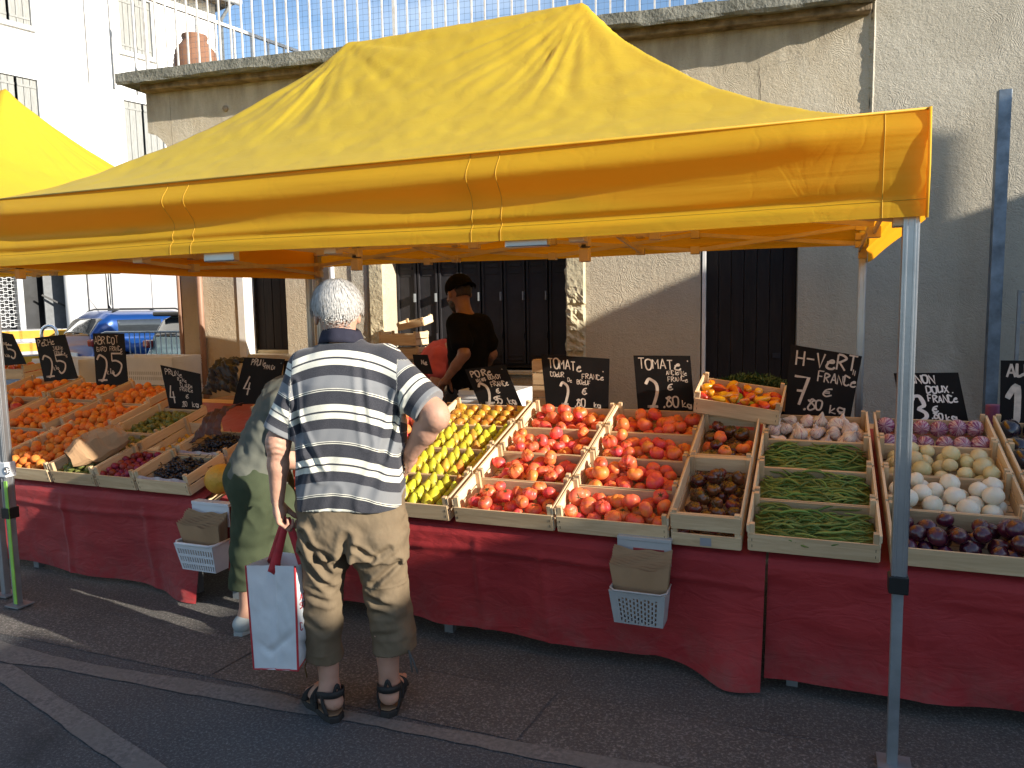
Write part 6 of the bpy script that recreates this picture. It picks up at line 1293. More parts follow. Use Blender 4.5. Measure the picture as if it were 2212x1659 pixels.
def hair_strands(c, Rm, rad, n, ln, whorl=(0, -.05, .1), wd=.0011, sd=1, ymax=.045, zmin=-.085, curlk=.25):
    rs_ = np.random.RandomState(sd); mb = MB(); c = V3(*c); rad = V3(*rad); wh = V3(*whorl); wh = unit(wh/rad)
    for _ in range(n):
        while True:
            q = unit(rs_.normal(size=3)); p = q*rad
            if p[1] < ymax-.5*max(0, -p[2]) and p[2] > zmin-.02*rs_.rand() and not (abs(p[0]) > .058 and p[2] < -.02 and p[1] > -.045): break
        t = q-wh*(q@wh); t = unit(t) if np.linalg.norm(t) > .05 else unit(rs_.normal(size=3)); t = unit(t+np.cross(q, t)*(curlk+rs_.normal()*.22)+V3(0, 0, -.45*(q[2] < .5))); l = ln*rs_.uniform(.6, 1.3); pts = []; lf = rs_.rand()
        for k in range(6):
            u = k/5; d = q+t*u*l/rad.mean(); d = unit(d); pts.append(c+Rm@(d*rad*(1.0+.03*math.sin(u*2.4)+lf*.035+.03*u)))
        base = len(mb.V)
        for k, p_ in enumerate(pts):
            tt = pts[min(k+1, 5)]-pts[max(k-1, 0)]; nn_ = np.cross(tt, p_-c); nn_ = nn_/(np.linalg.norm(nn_)+1e-9)*wd*(1-.7*(k/5)); mb.V += [tuple(p_-nn_), tuple(p_+nn_)]
            if k: mb.F.append((base+2*k-2, base+2*k-1, base+2*k+1, base+2*k))
    return mesh('hair', mb.V, mb.F, True)
def hair_cap(c, Rm, rad, sd=3, ycut=.05, zlow=-.075, amp=.006):
    c = V3(*c); iv = np.array(Rm)
    def cut(P):
        q = (P-c)@iv; return np.maximum.reduce([q[..., 1]-(ycut+.35*np.clip(q[..., 2]-.03, -.2, .1)), zlow-q[..., 2]-.0*q[..., 1], np.minimum(.058-np.abs(q[..., 0]), 1)*-1+0*q[..., 0] if False else -1+0*q[..., 0], np.minimum(np.minimum(np.abs(q[..., 0])-.056, -.005-q[..., 2]), q[..., 1]+.05)])
    return sdf_mesh('hair', [(f_ell(c, rad, iv), 0)], .0045, cuts=[cut], post=lambda P: amp*vnoise(((P-c)@iv)*np.array([60, 45, 22.]), sd))
# -------------------------------------------------- the man in the striped polo shirt
def striped_man():
    root = empty('person', (-1.61, 2.43, 0), 'white haired man in a striped polo shirt and brown cropped trousers holding a bag', 'person')
    hc, hR = V3(-1.650, 2.462, 1.548), head_frame((-.18, 1, 0), R_(24), R_(2)); pr = []
    pr += head(hc, hR, 1.0, wide=1.17)
    pr += [(f_cone((-1.625, 2.425, 1.40), (-1.635, 2.445, 1.52), .066, .060), .03), (f_loft([(.70, -1.615, 2.43, .19, .12), (.90, -1.615, 2.42, .21, .135), (1.05, -1.612, 2.43, .215, .135), (1.2, -1.61, 2.42, .205, .12), (1.34, -1.612, 2.42, .18, .095), (1.42, -1.62, 2.425, .10, .06)]), .04)]
    SL, EL, WL = V3(-1.812, 2.42, 1.345), V3(-1.918, 2.375, 1.065), V3(-1.940, 2.385, .838)
    SR, ER, WR = V3(-1.418, 2.42, 1.365), V3(-1.238, 2.335, 1.205), V3(-1.345, 2.41, 1.055)
    pr += [(f_cone(SL, EL, .062, .050), .03), (f_ell(EL+V3(-.002, -.012, 0), (.050, .046, .055)), .02), (f_cone(EL, EL*.62+WL*.38, .050, .046), .02), (f_cone(EL*.62+WL*.38, WL, .046, .031), .02)]
    pr += [(f_cone(SR, ER, .062, .053), .03), (f_ell(ER+V3(.008, -.014, 0), (.048, .046, .046)), .02), (f_cone(ER, ER*.6+WR*.4, .051, .046), .02), (f_cone(ER*.6+WR*.4, WR, .046, .031), .02)]
    pr += hand(WL+V3(0, 0, -.004), (.18, -.02, -1), (1, 0, .1), -1 if np.cross(V3(.18, 0, -1), V3(1, 0, .1))[1] < 0 else 1, (.75, 1.25, .8), thumb=(.55, .75, .45))
    dR = unit((-.22, .70, -.62)); nR = V3(-1, 0, .1); sg = 1 if np.cross(dR, unit(nR-dR*(nR@dR)))[2] > 0 else -1
    pr += hand(WR, dR, nR, sg, (.2, .35, .2), .5)
    HL, KL, AL = V3(-1.715, 2.43, .78), V3(-1.752, 2.415, .49), V3(-1.712, 2.372, .092)
    HR, KR, AR = V3(-1.515, 2.43, .78), V3(-1.492, 2.455, .49), V3(-1.515, 2.492, .092)
    pr += leg_prims(HL, KL, AL, (.092, .060, .034))+leg_prims(HR, KR, AR, (.092, .062, .035))
    fL, PL = foot(AL, (-.90, .50)); fR, PR_ = foot(AR, (-.42, .92)); lift = V3(0, 0, .026)
    def up(prs): return [((lambda f: (lambda P: f(P-lift)))(p[0][0]), p[0][1]+lift, p[0][2]+lift) and (((lambda f: (lambda P: f(P-lift)))(p[0][0]), p[0][1]+lift, p[0][2]+lift), p[1]) for p in prs]
    pr += up(fL)+up(fR)
    def wrinkle(P):
        d = np.linalg.norm(P-(EL+V3(0, -.04, -.01)), axis=-1); return .003*np.sin(P[..., 2]*260+2*np.sin(P[..., 0]*60))*np.exp(-(d/.045)**2)+.0008*vnoise(P*120, 2)
    me = sdf_mesh('body', pr, .0048, post=wrinkle); part(root, 'body', me, M['skin'])
    # polo shirt
    tor = [(.795, -1.622, 2.43, .250, .160), (.90, -1.620, 2.43, .252, .163), (1.05, -1.613, 2.43, .249, .160), (1.18, -1.608, 2.425, .240, .148), (1.30, -1.608, 2.42, .232, .130), (1.375, -1.612, 2.42, .205, .105), (1.42, -1.620, 2.425, .145, .088), (1.452, -1.626, 2.43, .085, .075)]
    CL, CR = V3(-1.911, 2.378, 1.105), V3(-1.262, 2.343, 1.232)
    sp_ = [(f_loft(tor, 2.5), 0), (f_cone(SL+V3(.02, 0, .005), CL, .072, .070), .035), (f_cone(CL, CL+unit(CL-SL)*.05, .070, .071), .01), (f_cone(SR+V3(-.02, 0, .005), CR, .075, .074), .035), (f_cone(CR, CR+unit(CR-SR)*.05, .074, .077), .01), (f_cone((-1.70, 2.42, 1.395), (-1.80, 2.42, 1.35), .05, .062), .03), (f_cone((-1.54, 2.42, 1.405), (-1.44, 2.42, 1.37), .05, .062), .03)]
    uL, uR = unit(CL-SL), unit(CR-SR)
    def post(P):
        x, y, z = P[..., 0], P[..., 1], P[..., 2]; lo = np.clip((1.28-z)/.45, 0, 1)
        v = .0075*vnoise(np.stack([x*15+z*2, y*9, z*2.6], -1), 11)*(.35+lo)+.0045*vnoise(np.stack([x*24-z*9, y*16, z*7], -1), 12)*(.5+lo*.6)
        for x0, z0, x1, z1, a, wd in ((-1.845, 1.22, -1.70, .98, .011, .013), (-1.82, 1.30, -1.79, 1.02, .010, .010), (-1.375, 1.27, -1.44, 1.05, .009, .010), (-1.38, 1.2, -1.52, .88, .008, .016), (-1.53, 1.40, -1.50, 1.10, .006, .012), (-1.77, 1.02, -1.83, .84, .008, .013), (-1.64, .92, -1.70, .80, .005, .015)):
            t = np.clip(((x-x0)*(x1-x0)+(z-z0)*(z1-z0))/((x1-x0)**2+(z1-z0)**2), 0, 1); d = np.hypot(x-x0-t*(x1-x0), z-z0-t*(z1-z0)); v = v+a*np.exp(-(d/wd)**2)*np.sin(np.pi*(.12+.88*t))*(y < 2.44)-a*.6*np.exp(-((d-wd*2.2)/wd)**2)*(y < 2.44)
        return v
    cuts = [lambda P: (.806+(P[..., 0]+1.87)*.135+.012*np.sin((P[..., 0]+1.9)*9))-P[..., 2]+0*P[..., 1]-10*(np.abs(P[..., 0]+1.62) > .30), lambda P: P[..., 2]-1.466,
            lambda P: np.where(P[..., 0] < -1.83, (P-(CL+uL*.002))@uL, -1), lambda P: np.where(P[..., 0] > -1.385, (P-(CR+uR*.004))@uR, -1)]
    me = sdf_mesh('polo_shirt', sp_, .0044, cuts=cuts, post=post); V = get_v(me); ph = (1.048-(V[:, 2]+.95*(V[:, 0]+1.615)**2))/.190
    aL = (V[:, 0] < -1.842-.10*np.clip(1.2-V[:, 2], -.1, .1)) & (V[:, 2] > 1.03); ph[aL] = .60+((V[aL]-(CL+uL*.002))@uL)/.170
    aR = (((V[:, 0] > -1.378) & (V[:, 2] > 1.13)) | ((V[:, 0] > -1.345) & (V[:, 2] > 1.10))) & (V[:, 2] < 1.392); ph[aR] = .60+((V[aR]-(CR+uR*.004))@uR)/.165
    float_attr(me, 'phase', ph+.004*vnoise(V*9, 5)); float_attr(me, 'cuff', np.where(aL, -((V-(CL+uL*.002))@uL), np.where(aR, -((V-(CR+uR*.004))@uR), 1)))
    mt, n, b, o = new_mat('striped_jersey'); at = nn(n, 'ShaderNodeAttribute', attribute_name='phase'); fr = nn(n, 'ShaderNodeMath', operation='FRACT'); ad = nn(n, 'ShaderNodeMath', operation='ADD'); ad.inputs[1].default_value = 20.0
    n.links.new(at.outputs['Fac'], ad.inputs[0]); n.links.new(ad.outputs[0], fr.inputs[0]); nv_, cr_, gy = (.028, .028, .035), (.74, .72, .60), (.205, .21, .215)
    cm = ramp(n, fr.outputs[0], [(0, cr_), (.125, nv_), (.158, cr_), (.272, nv_), (.462, gy), (.70, cr_), (.716, nv_), (.735, cr_), (.751, nv_)], 'CONSTANT'); v = coords(n)
    cm = mixc(n, ramp(n, noise(n, v, 420, 2), [(.35, 0), (.7, .22)]), cm, (.16, .17, .19)); cm = mixc(n, ramp(n, noise(n, v, 6, 3), [(.4, 0), (.8, .12)]), cm, (.05, .05, .06)); n.links.new(cm, b.inputs['Base Color']); b.inputs['Roughness'].default_value = .85; b.inputs['Sheen Weight'].default_value = .2; b.inputs['Specular IOR Level'].default_value = .2
    bump(n, b, noise(n, v, 260, 2), .25, .002); so_ = part(root, 'polo_shirt', me, mt)
    M['navy'] = simple('navy_knit', (.028, .028, .045), .85, spec=.2, nscale=40, bmp=.4, bscale=300, bdist=.002)
    # folded collar
    P = []; 
    for i in range(49):
        a = math.pi/2+2*math.pi*i/48*.93+.07*math.pi; row = []
        for j in range(9):
            t = j/8; r = (.070 if t < .5 else .074)+(.018*(t-.5)*2 if t > .5 else 0)+.002*math.sin(i*.9); z = 1.452+.052*math.sin(min(1, t*2)*math.pi/2) if t < .5 else 1.504-.048*((t-.5)*2)**1.2; row.append((-1.632+r*1.08*math.cos(a), 2.442+r*.98*math.sin(a), z+.018*math.sin(a)*0-.012*(math.cos(a)**2)))
        P.append(row)
    me = grid_mesh('collar', np.array(P)); cl = part(root, 'collar', me, M['navy'], so_); sd = cl.modifiers.new('t', 'SOLIDIFY'); sd.thickness = .003
    # cropped trousers
    M['khaki'] = simple('brown_khaki_cotton', (.185, .140, .088), .88, spec=.18, nscale=14, c2=(.145, .108, .068), bmp=.3, bscale=260, bdist=.002)
    tr = [(f_loft([(.665, -1.618, 2.43, .225, .150), (.74, -1.618, 2.43, .238, .158), (.84, -1.62, 2.43, .240, .152), (.93, -1.62, 2.43, .236, .145)], 2.6), 0),
          (f_loft([(.215, -1.742, 2.39, .066, .070), (.30, -1.745, 2.39, .070, .078), (.42, -1.752, 2.40, .079, .086), (.52, -1.752, 2.415, .085, .094), (.62, -1.738, 2.425, .104, .118), (.75, -1.722, 2.43, .120, .140)], 2.3), .035),
          (f_loft([(.245, -1.474, 2.49, .086, .084), (.34, -1.474, 2.485, .090, .088), (.42, -1.478, 2.475, .089, .092), (.52, -1.484, 2.455, .092, .100), (.62, -1.496, 2.44, .108, .122), (.75, -1.512, 2.43, .122, .142)], 2.3), .035)]
    def tp(P):
        x, y, z = P[..., 0], P[..., 1], P[..., 2]; k = np.clip((.80-z)/.2, 0, 1)*np.clip((z-.20)/.1, .3, 1); v = .006*vnoise(np.stack([x*18+z*10, y*10, z*17-x*9], -1), 21)+.0035*vnoise(np.stack([x*32, y*20, z*34], -1), 22)
        for x0, z0, x1, z1, a, wd in ((-1.80, .74, -1.70, .60, .016, .014), (-1.83, .66, -1.69, .53, .014, .012), (-1.77, .70, -1.66, .66, .010, .010), (-1.60, .75, -1.63, .62, .018, .016), (-1.57, .72, -1.50, .68, .012, .010), (-1.40, .66, -1.53, .545, .014, .011), (-1.43, .72, -1.55, .64, .009, .011), (-1.80, .50, -1.69, .47, .010, .010), (-1.55, .50, -1.42, .46, .010, .012), (-1.55, .43, -1.44, .44, .008, .012), (-1.79, .40, -1.70, .36, .008, .012), (-1.52, .34, -1.42, .36, .006, .012)):
            t = np.clip(((x-x0)*(x1-x0)+(z-z0)*(z1-z0))/((x1-x0)**2+(z1-z0)**2), 0, 1); d = np.hypot(x-x0-t*(x1-x0), z-z0-t*(z1-z0)); v = v+a*np.exp(-(d/wd)**2)*np.sin(np.pi*(.1+.9*t))*(y < 2.44)-a*.5*np.exp(-((d-wd*2)/wd)**2)*(y < 2.44)
        v = v-.0022*np.exp(-((z-.545-.05*(x+1.62))/.004)**2)*(np.abs(y-2.43) < .2)-.002*np.exp(-((z-.262)/.004)**2)
        return v+.001*vnoise(P*130, 6)
    me = sdf_mesh('trousers', tr, .0048, cuts=[lambda P: np.where(P[..., 0] < -1.615, .222-P[..., 2]-.10*(P[..., 0]+1.74), .258-P[..., 2]+.16*(P[..., 0]+1.47)), lambda P: P[..., 2]-.90], post=tp); to_ = part(root, 'trousers', me, M['khaki'])
    b_ = MB(); lx = np.array(root.location)
    for x0, x1, z0, z1 in ((-1.80, -1.69, .70, .785), (-1.545, -1.44, .705, .79)):
        st = []; 
    cordm = MB()
    for dx in (0, .012): cordm.tube([tuple(V3(-1.392, 2.44, .285)-lx), tuple(V3(-1.380+dx, 2.43, .25)-lx), tuple(V3(-1.376+dx*2, 2.43, .205)-lx)], .0035, 6)
    cordm.build('hem_cord', simple('grey_cord', (.08, .085, .08), .8), to_, True)
    cordm = MB().tube([tuple(V3(-1.80, 2.36, .235)-lx), tuple(V3(-1.81, 2.35, .19)-lx), tuple(V3(-1.80, 2.35, .15)-lx)], .003, 6); cordm.build('hem_cord', M['stem'], to_, True)
    # sandals
    M['sandal'] = simple('dark_sandal_leather', (.030, .028, .026), .7, spec=.3, nscale=20, bmp=.3, bscale=80); M['tan'] = simple('tan_footbed', (.25, .15, .08), .8)
    for P_, nm in ((PL, 'l'), (PR_, 'r')):
        out = [(-.075, 0), (-.062, -.032), (-.02, -.040), (.05, -.040), (.11, -.052), (.16, -.046), (.198, -.018), (.204, .014), (.19, .042), (.15, .052), (.08, .044), (0, .038), (-.05, .034)]
        s_ = empty('sandal', (0, 0, 0)); s_.parent = root
        for z0, z1, mt_, nm2, g in ((.0, .026, M['sandal'], 'sole', 1.0), (.0262, .031, M['tan'], 'footbed', .93)):
            n_ = len(out); c0 = sum(x for x, y in out)/n_; V = []
            for z in (z0, z1):
                for x, y in out: q = P_((x-c0)*g+c0, y*g, 0); V.append((q[0]-lx[0], q[1]-lx[1], z))
            me = mesh(nm2, V, [tuple(range(n_)), tuple(range(2*n_-1, n_-1, -1))]+[(i, i+n_, (i+1) % n_+n_, (i+1) % n_) for i in range(n_)]); recalc(me); me.shade_flat(); o = link(nm2, me, mt_, s_); bv = o.modifiers.new('b', 'BEVEL'); bv.width = .004; bv.segments = 2; bv.limit_method = 'ANGLE'
        def strap(pts, w_, th=.004, name='strap'):
            pts = [V3(*p) for p in pts]; tt = catm(pts, 5); mb = MB(); V = []; F_ = []
            for i, p in enumerate(tt):
                t = unit(tt[min(i+1, len(tt)-1)]-tt[max(i-1, 0)]); up_ = V3(0, 0, 1); up_ = unit(up_-t*(up_@t)); nr = np.cross(t, up_); 
                for a, c in ((-1, -1), (1, -1), (1, 1), (-1, 1)): V.append(tuple(p+up_*a*w_/2+nr*c*th/2-lx))
            m_ = len(tt)
            for i in range(m_-1):
                for k in range(4): F_.append((i*4+k, i*4+(k+1) % 4, i*4+4+(k+1) % 4, i*4+4+k))
            F_ += [(0, 3, 2, 1), (m_*4-4, m_*4-3, m_*4-2, m_*4-1)]; me = mesh(name, V, F_); recalc(me); link(name, me, M['sandal'], s_)
        def catm(pts, k):
            o_ = []; Q = [pts[0]]+pts+[pts[-1]]
            for i in range(1, len(Q)-2):
                for j in range(k): t = j/k; p0, p1, p2, p3 = Q[i-1:i+3]; o_.append(.5*(2*p1+(p2-p0)*t+(2*p0-5*p1+4*p2-p3)*t*t+(3*p1-p0-3*p2+p3)*t**3))
            return o_+[pts[-1]]
        U = lambda x, y, z: P_(x, y, z/1.0)
        strap([U(.03, -.040, .085), U(-.02, -.045, .105), U(-.058, -.030, .112), U(-.068, 0, .112), U(-.058, .030, .112), U(-.02, .046, .105), U(.03, .042, .085)], .026)
        strap([U(.06, -.045, .03), U(.055, -.040, .07), U(.05, -.01, .098), U(.055, .03, .08), U(.065, .045, .03)], .028)
        strap([U(.12, -.052, .03), U(.115, -.040, .06), U(.11, 0, .075), U(.115, .04, .06), U(.12, .052, .03)], .028)
        for sgn in (-1, 1): strap([U(-.045, sgn*.036, .03), U(-.03, sgn*.044, .07), U(-.02, sgn*.046, .11)], .016); strap([U(.03, sgn*.044, .03), U(.03, sgn*.045, .06), U(.03, sgn*.042, .09)], .014)
        strap([U(-.060, -.012, .118), U(-.064, 0, .15), U(-.060, .012, .118)], .012)
    # hair
    M['hair_white'] = simple('white_hair', (.54, .52, .48), .6, spec=.2, nscale=30, c2=(.43, .415, .385)); M['hair_under'] = simple('grey_under_hair', (.42, .415, .40), .7, nscale=20, c2=(.34, .335, .33))
    hr = V3(.108, .102, .108); hcc = hc+hR@V3(0, -.012, .026)
    h_ = part(root, 'hair', hair_cap(hcc, hR, hr*.985), M['hair_under']); part(root, 'hair_strands', hair_strands(hcc, hR, hr*1.02, 3800, .070, (.02, -.050, .09), .0019, 5, curlk=.45), M['hair_white'], h_)
    for o in [c for c in bpy.data.objects if c.type == 'MESH']:
        p = o.parent
        while p is not None and p is not root: p = p.parent
        if p is root: turn(o.data, np.array(root.location), True)
    return root
TURN = R_(22)
def turn_pts(P, keep=False):
    '''the figure is laid out square to the street, then turned on his feet towards the pears'''
    P = np.array(P, float); c = np.array([-1.61, 2.42]); f = np.array([-math.sin(TURN), math.cos(TURN)]); r = np.array([math.cos(TURN), math.sin(TURN)])
    dx = P[..., 0]-c[0]; t = (c@f)/((c[0]+dx)*f[0]+c[1]*f[1]); q = np.stack([(c[0]+dx)*t, c[1]*t], -1); out = np.empty_like(P); out[..., :2] = q+f*(P[..., 1]-c[1])[..., None]
    out[..., 2] = P[..., 2]+(t-1)*(P[..., 2]-1.58)
    out[..., 0] -= .022
    if keep: P = P-V3(.022, 0, 0); wz = np.clip((P[..., 2]-.04)/.72, 0, 1); wz = (wz*wz*(3-2*wz))[..., None]; out = out*wz+P*(1-wz)
    return out
def turn(me, lx, keep=False):
    if me.get('turned'): return
    me['turned'] = 1; set_v(me, turn_pts(get_v(me)+lx, keep)-lx)
striped_man()
# -------------------------------------------------- general figure for the other people
def figure(lab, J, skin, shirt_mat, leg_mat, shirt_hem, leg_hem=.2, sleeve=.55, hairc=None, res=.0065, shirt_r=(.165, .115), shoe=None, hx=1.0, beard=None, hand_l=None, hand_r=None, infl=.014, fold=.006, push=1.0):
    g = {k: V3(*v) for k, v in J.items() if k not in ('face', 'tilt')}
    for k in g:
        g[k][:2] *= push
        if k[0] not in 'at': g[k][2] = 1.58+(g[k][2]-1.58)*push
    root = empty('person', (float(g['pelvis'][0]), float(g['pelvis'][1]), 0), lab, 'person')
    hR = head_frame(J['face'], J.get('tilt', 0)); lat = unit(g['sR']-g['sL']); up = unit(g['chest']-g['pelvis']); fw = unit(np.cross(up, lat)); Rt = np.stack([lat, fw, unit(np.cross(lat, fw))], 1)
    a, b_ = shirt_r; torso = [(f_ell(g['pelvis'], (a, b_*1.08, .13), Rt), 0), (f_ell((g['pelvis']+g['chest'])/2, (a*.95, b_*1.0, .17), Rt), .06), (f_ell(g['chest'], (a*1.05, b_*1.02, .17), Rt), .06), (f_cone(g['sL'], g['sR'], .060, .060), .06)]
    pr = head(g['head'], hR, hx)+[(f_cone(g['neck'], g['head']-hR[:, 2]*.05-hR[:, 1]*.01, .056, .052), .03)]+torso
    for s in 'LR':
        pr += [(f_cone(g['s'+s], g['e'+s], .052, .041), .02), (f_cone(g['e'+s], (g['e'+s]+g['w'+s])/2, .041, .036), .015), (f_cone((g['e'+s]+g['w'+s])/2, g['w'+s], .036, .026), .015)]; d = unit(g['w'+s]-g['e'+s]); hn = fw if s == 'L' else fw
        n_ = unit(np.cross(d, lat)+lat*.2); pr += hand(g['w'+s], d, n_, 1 if s == 'R' else -1, (.4, .5, .35), .2)
        pr += leg_prims(g['h'+s], g['k'+s], g['a'+s], (.085, .055, .034)); fdir = unit(g['t'+s]-g['a'+s]); fp, _ = foot(g['a'+s], fdir, .95); pr += fp
    part(root, 'body', sdf_mesh('body', pr, res), skin)
    sp_ = list(torso); cts = [lambda P: (V3(*shirt_hem[0])-P)@unit(shirt_hem[1])]
    for s in 'LR': d = unit(g['e'+s]-g['s'+s]); c = g['s'+s]+d*np.linalg.norm(g['e'+s]-g['s'+s])*sleeve; sp_.append((f_cone(g['s'+s], c, .060, .060), .03)); sp_.append((f_cone(c-d*.03, c, .060, .062), .01))
    nk = g['neck']; nd = unit(g['head']-g['neck'])
    me = sdf_mesh('shirt', sp_, res, cuts=cts+[lambda P: (P-(nk+nd*.02))@nd-1.0*(np.linalg.norm(P-nk, axis=-1) > .13)], post=lambda P: fold*1.0*(np.abs(vnoise(np.stack([P[..., 0]*13+P[..., 2]*11, P[..., 1]*9, P[..., 2]*5-P[..., 0]*3], -1), 4))-.3)+fold*.6*vnoise(P*28, 7), infl=infl); part(root, 'shirt', me, shirt_mat)
    tp_ = [(f_ell(g['pelvis']-up*.02, (a*1.02, b_*1.1, .13), Rt), 0)]
    for s in 'LR': tp_ += [(f_cone(g['h'+s], g['k'+s], .096, .074), .04), (f_cone(g['k'+s], g['a'+s]+V3(0, 0, leg_hem-.08), .074, .062), .03)]
    me = sdf_mesh('trousers', tp_, res, cuts=[lambda P: leg_hem-P[..., 2], lambda P: (P-g['pelvis']-up*.10)@up], post=lambda P: .014*(np.abs(vnoise(np.stack([P[..., 0]*14+P[..., 2]*4, P[..., 1]*13, P[..., 2]*5], -1), 4))-.3)+.004*vnoise(P*26, 9), infl=.013); part(root, 'trousers', me, leg_mat)
    if shoe:
        for s in 'LR':
            fdir = unit(g['t'+s]-g['a'+s]); fp, P_ = foot(g['a'+s], fdir, 1.0); fp = [p for p in fp if p[0][2][2] < .125]; so_ = part(root, 'shoe', sdf_mesh('shoe', fp, .006, infl=.007, cuts=[lambda P: P[..., 2]-.092, lambda P: .001-P[..., 2]]), shoe)
            out = [(-.078, 0), (-.055, -.035), (.05, -.038), (.14, -.044), (.19, -.02), (.19, .02), (.14, .046), (.05, .038), (-.055, .035)]; V = []; lx = np.array(root.location)
            for z in (.0, .02):
                for x, y in out: q = P_(x, y, 0); V.append((q[0]-lx[0], q[1]-lx[1], z))
            n_ = len(out); me = mesh('sole', V, [tuple(range(n_)), tuple(range(2*n_-1, n_-1, -1))]+[(i, i+n_, (i+1) % n_+n_, (i+1) % n_) for i in range(n_)]); recalc(me); me.shade_flat(); link('sole', me, shoe, so_)
    if hairc: hcc = g['head']+hR@V3(0, -.012, .028); part(root, 'hair', hair_cap(hcc, hR, V3(.082, .102, .101)*hx, 3, .05, -.075), hairc)
    return root, g, hR
M['hair_dark'] = simple('dark_hair', (.035, .025, .02), .6, nscale=80, bmp=.5, bscale=140)
M['sage_shirt'] = simple('grey_green_jersey', (.135, .14, .115), .88, spec=.15, nscale=8, bmp=.2, bscale=200, bdist=.002)
M['olive'] = simple('olive_green_cotton', (.060, .075, .042), .88, spec=.15, nscale=8, bmp=.2, bscale=160, bdist=.002)
M['black_tee'] = simple('black_cotton', (.006, .006, .007), .9, spec=.06, nscale=14, bmp=.3, bscale=200, bdist=.002)
M['pink_tee'] = simple('coral_pink_cotton', (.62, .11, .10), .85, spec=.2, nscale=8, bmp=.2, bscale=160, bdist=.002)
M['jeans'] = simple('dark_trousers', (.03, .032, .04), .85)
figure('shopper in a grey green T-shirt and olive trousers bending over the fruit', dict(pelvis=(-2.425, 2.84, .815), chest=(-2.335, 2.93, 1.095), neck=(-2.215, 2.97, 1.235), head=(-2.10, 3.01, 1.275), face=(.85, .45, 0), tilt=R_(40),
    sL=(-2.31, 3.08, 1.17), sR=(-2.245, 2.83, 1.145), eL=(-2.12, 3.12, .95), eR=(-2.215, 2.80, .90), wL=(-2.02, 3.1, .80), wR=(-2.075, 2.93, .825), hL=(-2.43, 2.93, .77), hR=(-2.38, 2.77, .77), kL=(-2.37, 2.94, .44), kR=(-2.46, 2.80, .45), aL=(-2.36, 2.98, .09), aR=(-2.515, 2.815, .09), tL=(-2.22, 3.05, .03), tR=(-2.48, 2.96, .03)),
    M['skin'], M['sage_shirt'], M['olive'], ((-2.50, 2.90, .745), (.10, .05, 1)), .225, .62, M['hair_dark'], shoe=simple('pale_trainer_cloth', (.38, .42, .41), .85), shirt_r=(.150, .118), infl=.016, fold=.012, push=1.028)
hY = 5.0; q_ = lambda x, y, Y=hY: tuple(onY(x, y, Y))
vend, vg, vR = figure('stallholder in a black T-shirt and black cap with a short beard behind the stall', dict(pelvis=q_(1010, 838, 5.02), chest=q_(1012, 738, 5.0), neck=q_(1004, 676, 5.0), head=q_(992, 634, 5.02), face=(-.80, .60, 0), tilt=R_(22),
    sL=q_(988, 700, 4.90), sR=q_(1040, 702, 5.10), eL=q_(1003, 765, 4.80), eR=q_(1062, 765, 5.16), wL=q_(967, 815, 4.80), wR=q_(1046, 795, 5.28), hL=(-2.44, 4.95, .86), hR=(-2.27, 5.08, .86), kL=(-2.44, 4.95, .48), kR=(-2.28, 5.08, .48), aL=(-2.44, 4.95, .09), aR=(-2.28, 5.10, .09), tL=(-2.55, 5.05, .03), tR=(-2.38, 5.22, .03)),
    M['skin_dark'], M['black_tee'], M['jeans'], ((-2.38, 5.0, .90), (0, 0, 1)), .1, .62, M['hair_dark'], shoe=M['plastic_black'], shirt_r=(.150, .105), hx=1.08)
hc = vg['head']; iv = np.array(vR)
cap = sdf_mesh('cap', [(f_ell(hc+vR@V3(0, -.012, .042), (.098, .118, .096), iv), 0)], .005, cuts=[lambda P: .008-((P-hc)@iv)[..., 2]-.10*((P-hc)@iv)[..., 1]*0]); co_ = part(vend, 'cap', cap, M['black_tee'])
pk = [hc+vR@V3(x, -.098-.085*math.sqrt(max(0, 1-(x/.075)**2))*t, .022-.015*t-.35*x*x*10*t) for x in np.linspace(-.075, .075, 13) for t in (0, .5, 1)]
pm = mesh('cap_peak', [tuple(p-np.array(vend.location)) for p in pk], [(i*3+j, i*3+3+j, i*3+4+j, i*3+1+j) for i in range(12) for j in (0, 1)], True); po = link('cap_peak', pm, M['black_tee'], co_); sd = po.modifiers.new('t', 'SOLIDIFY'); sd.thickness = .004
bd = sdf_mesh('beard', [(f_ell(hc+vR@V3(0, .036, -.058), (.071, .073, .080), iv), 0)], .005, cuts=[lambda P: ((P-hc)@iv)[..., 2]+.048-.3*np.abs(((P-hc)@iv)[..., 0]), lambda P: -.02-((P-hc)@iv)[..., 1]], post=lambda P: .003*vnoise(P*160, 3)); part(vend, 'beard', bd, M['hair_dark'])
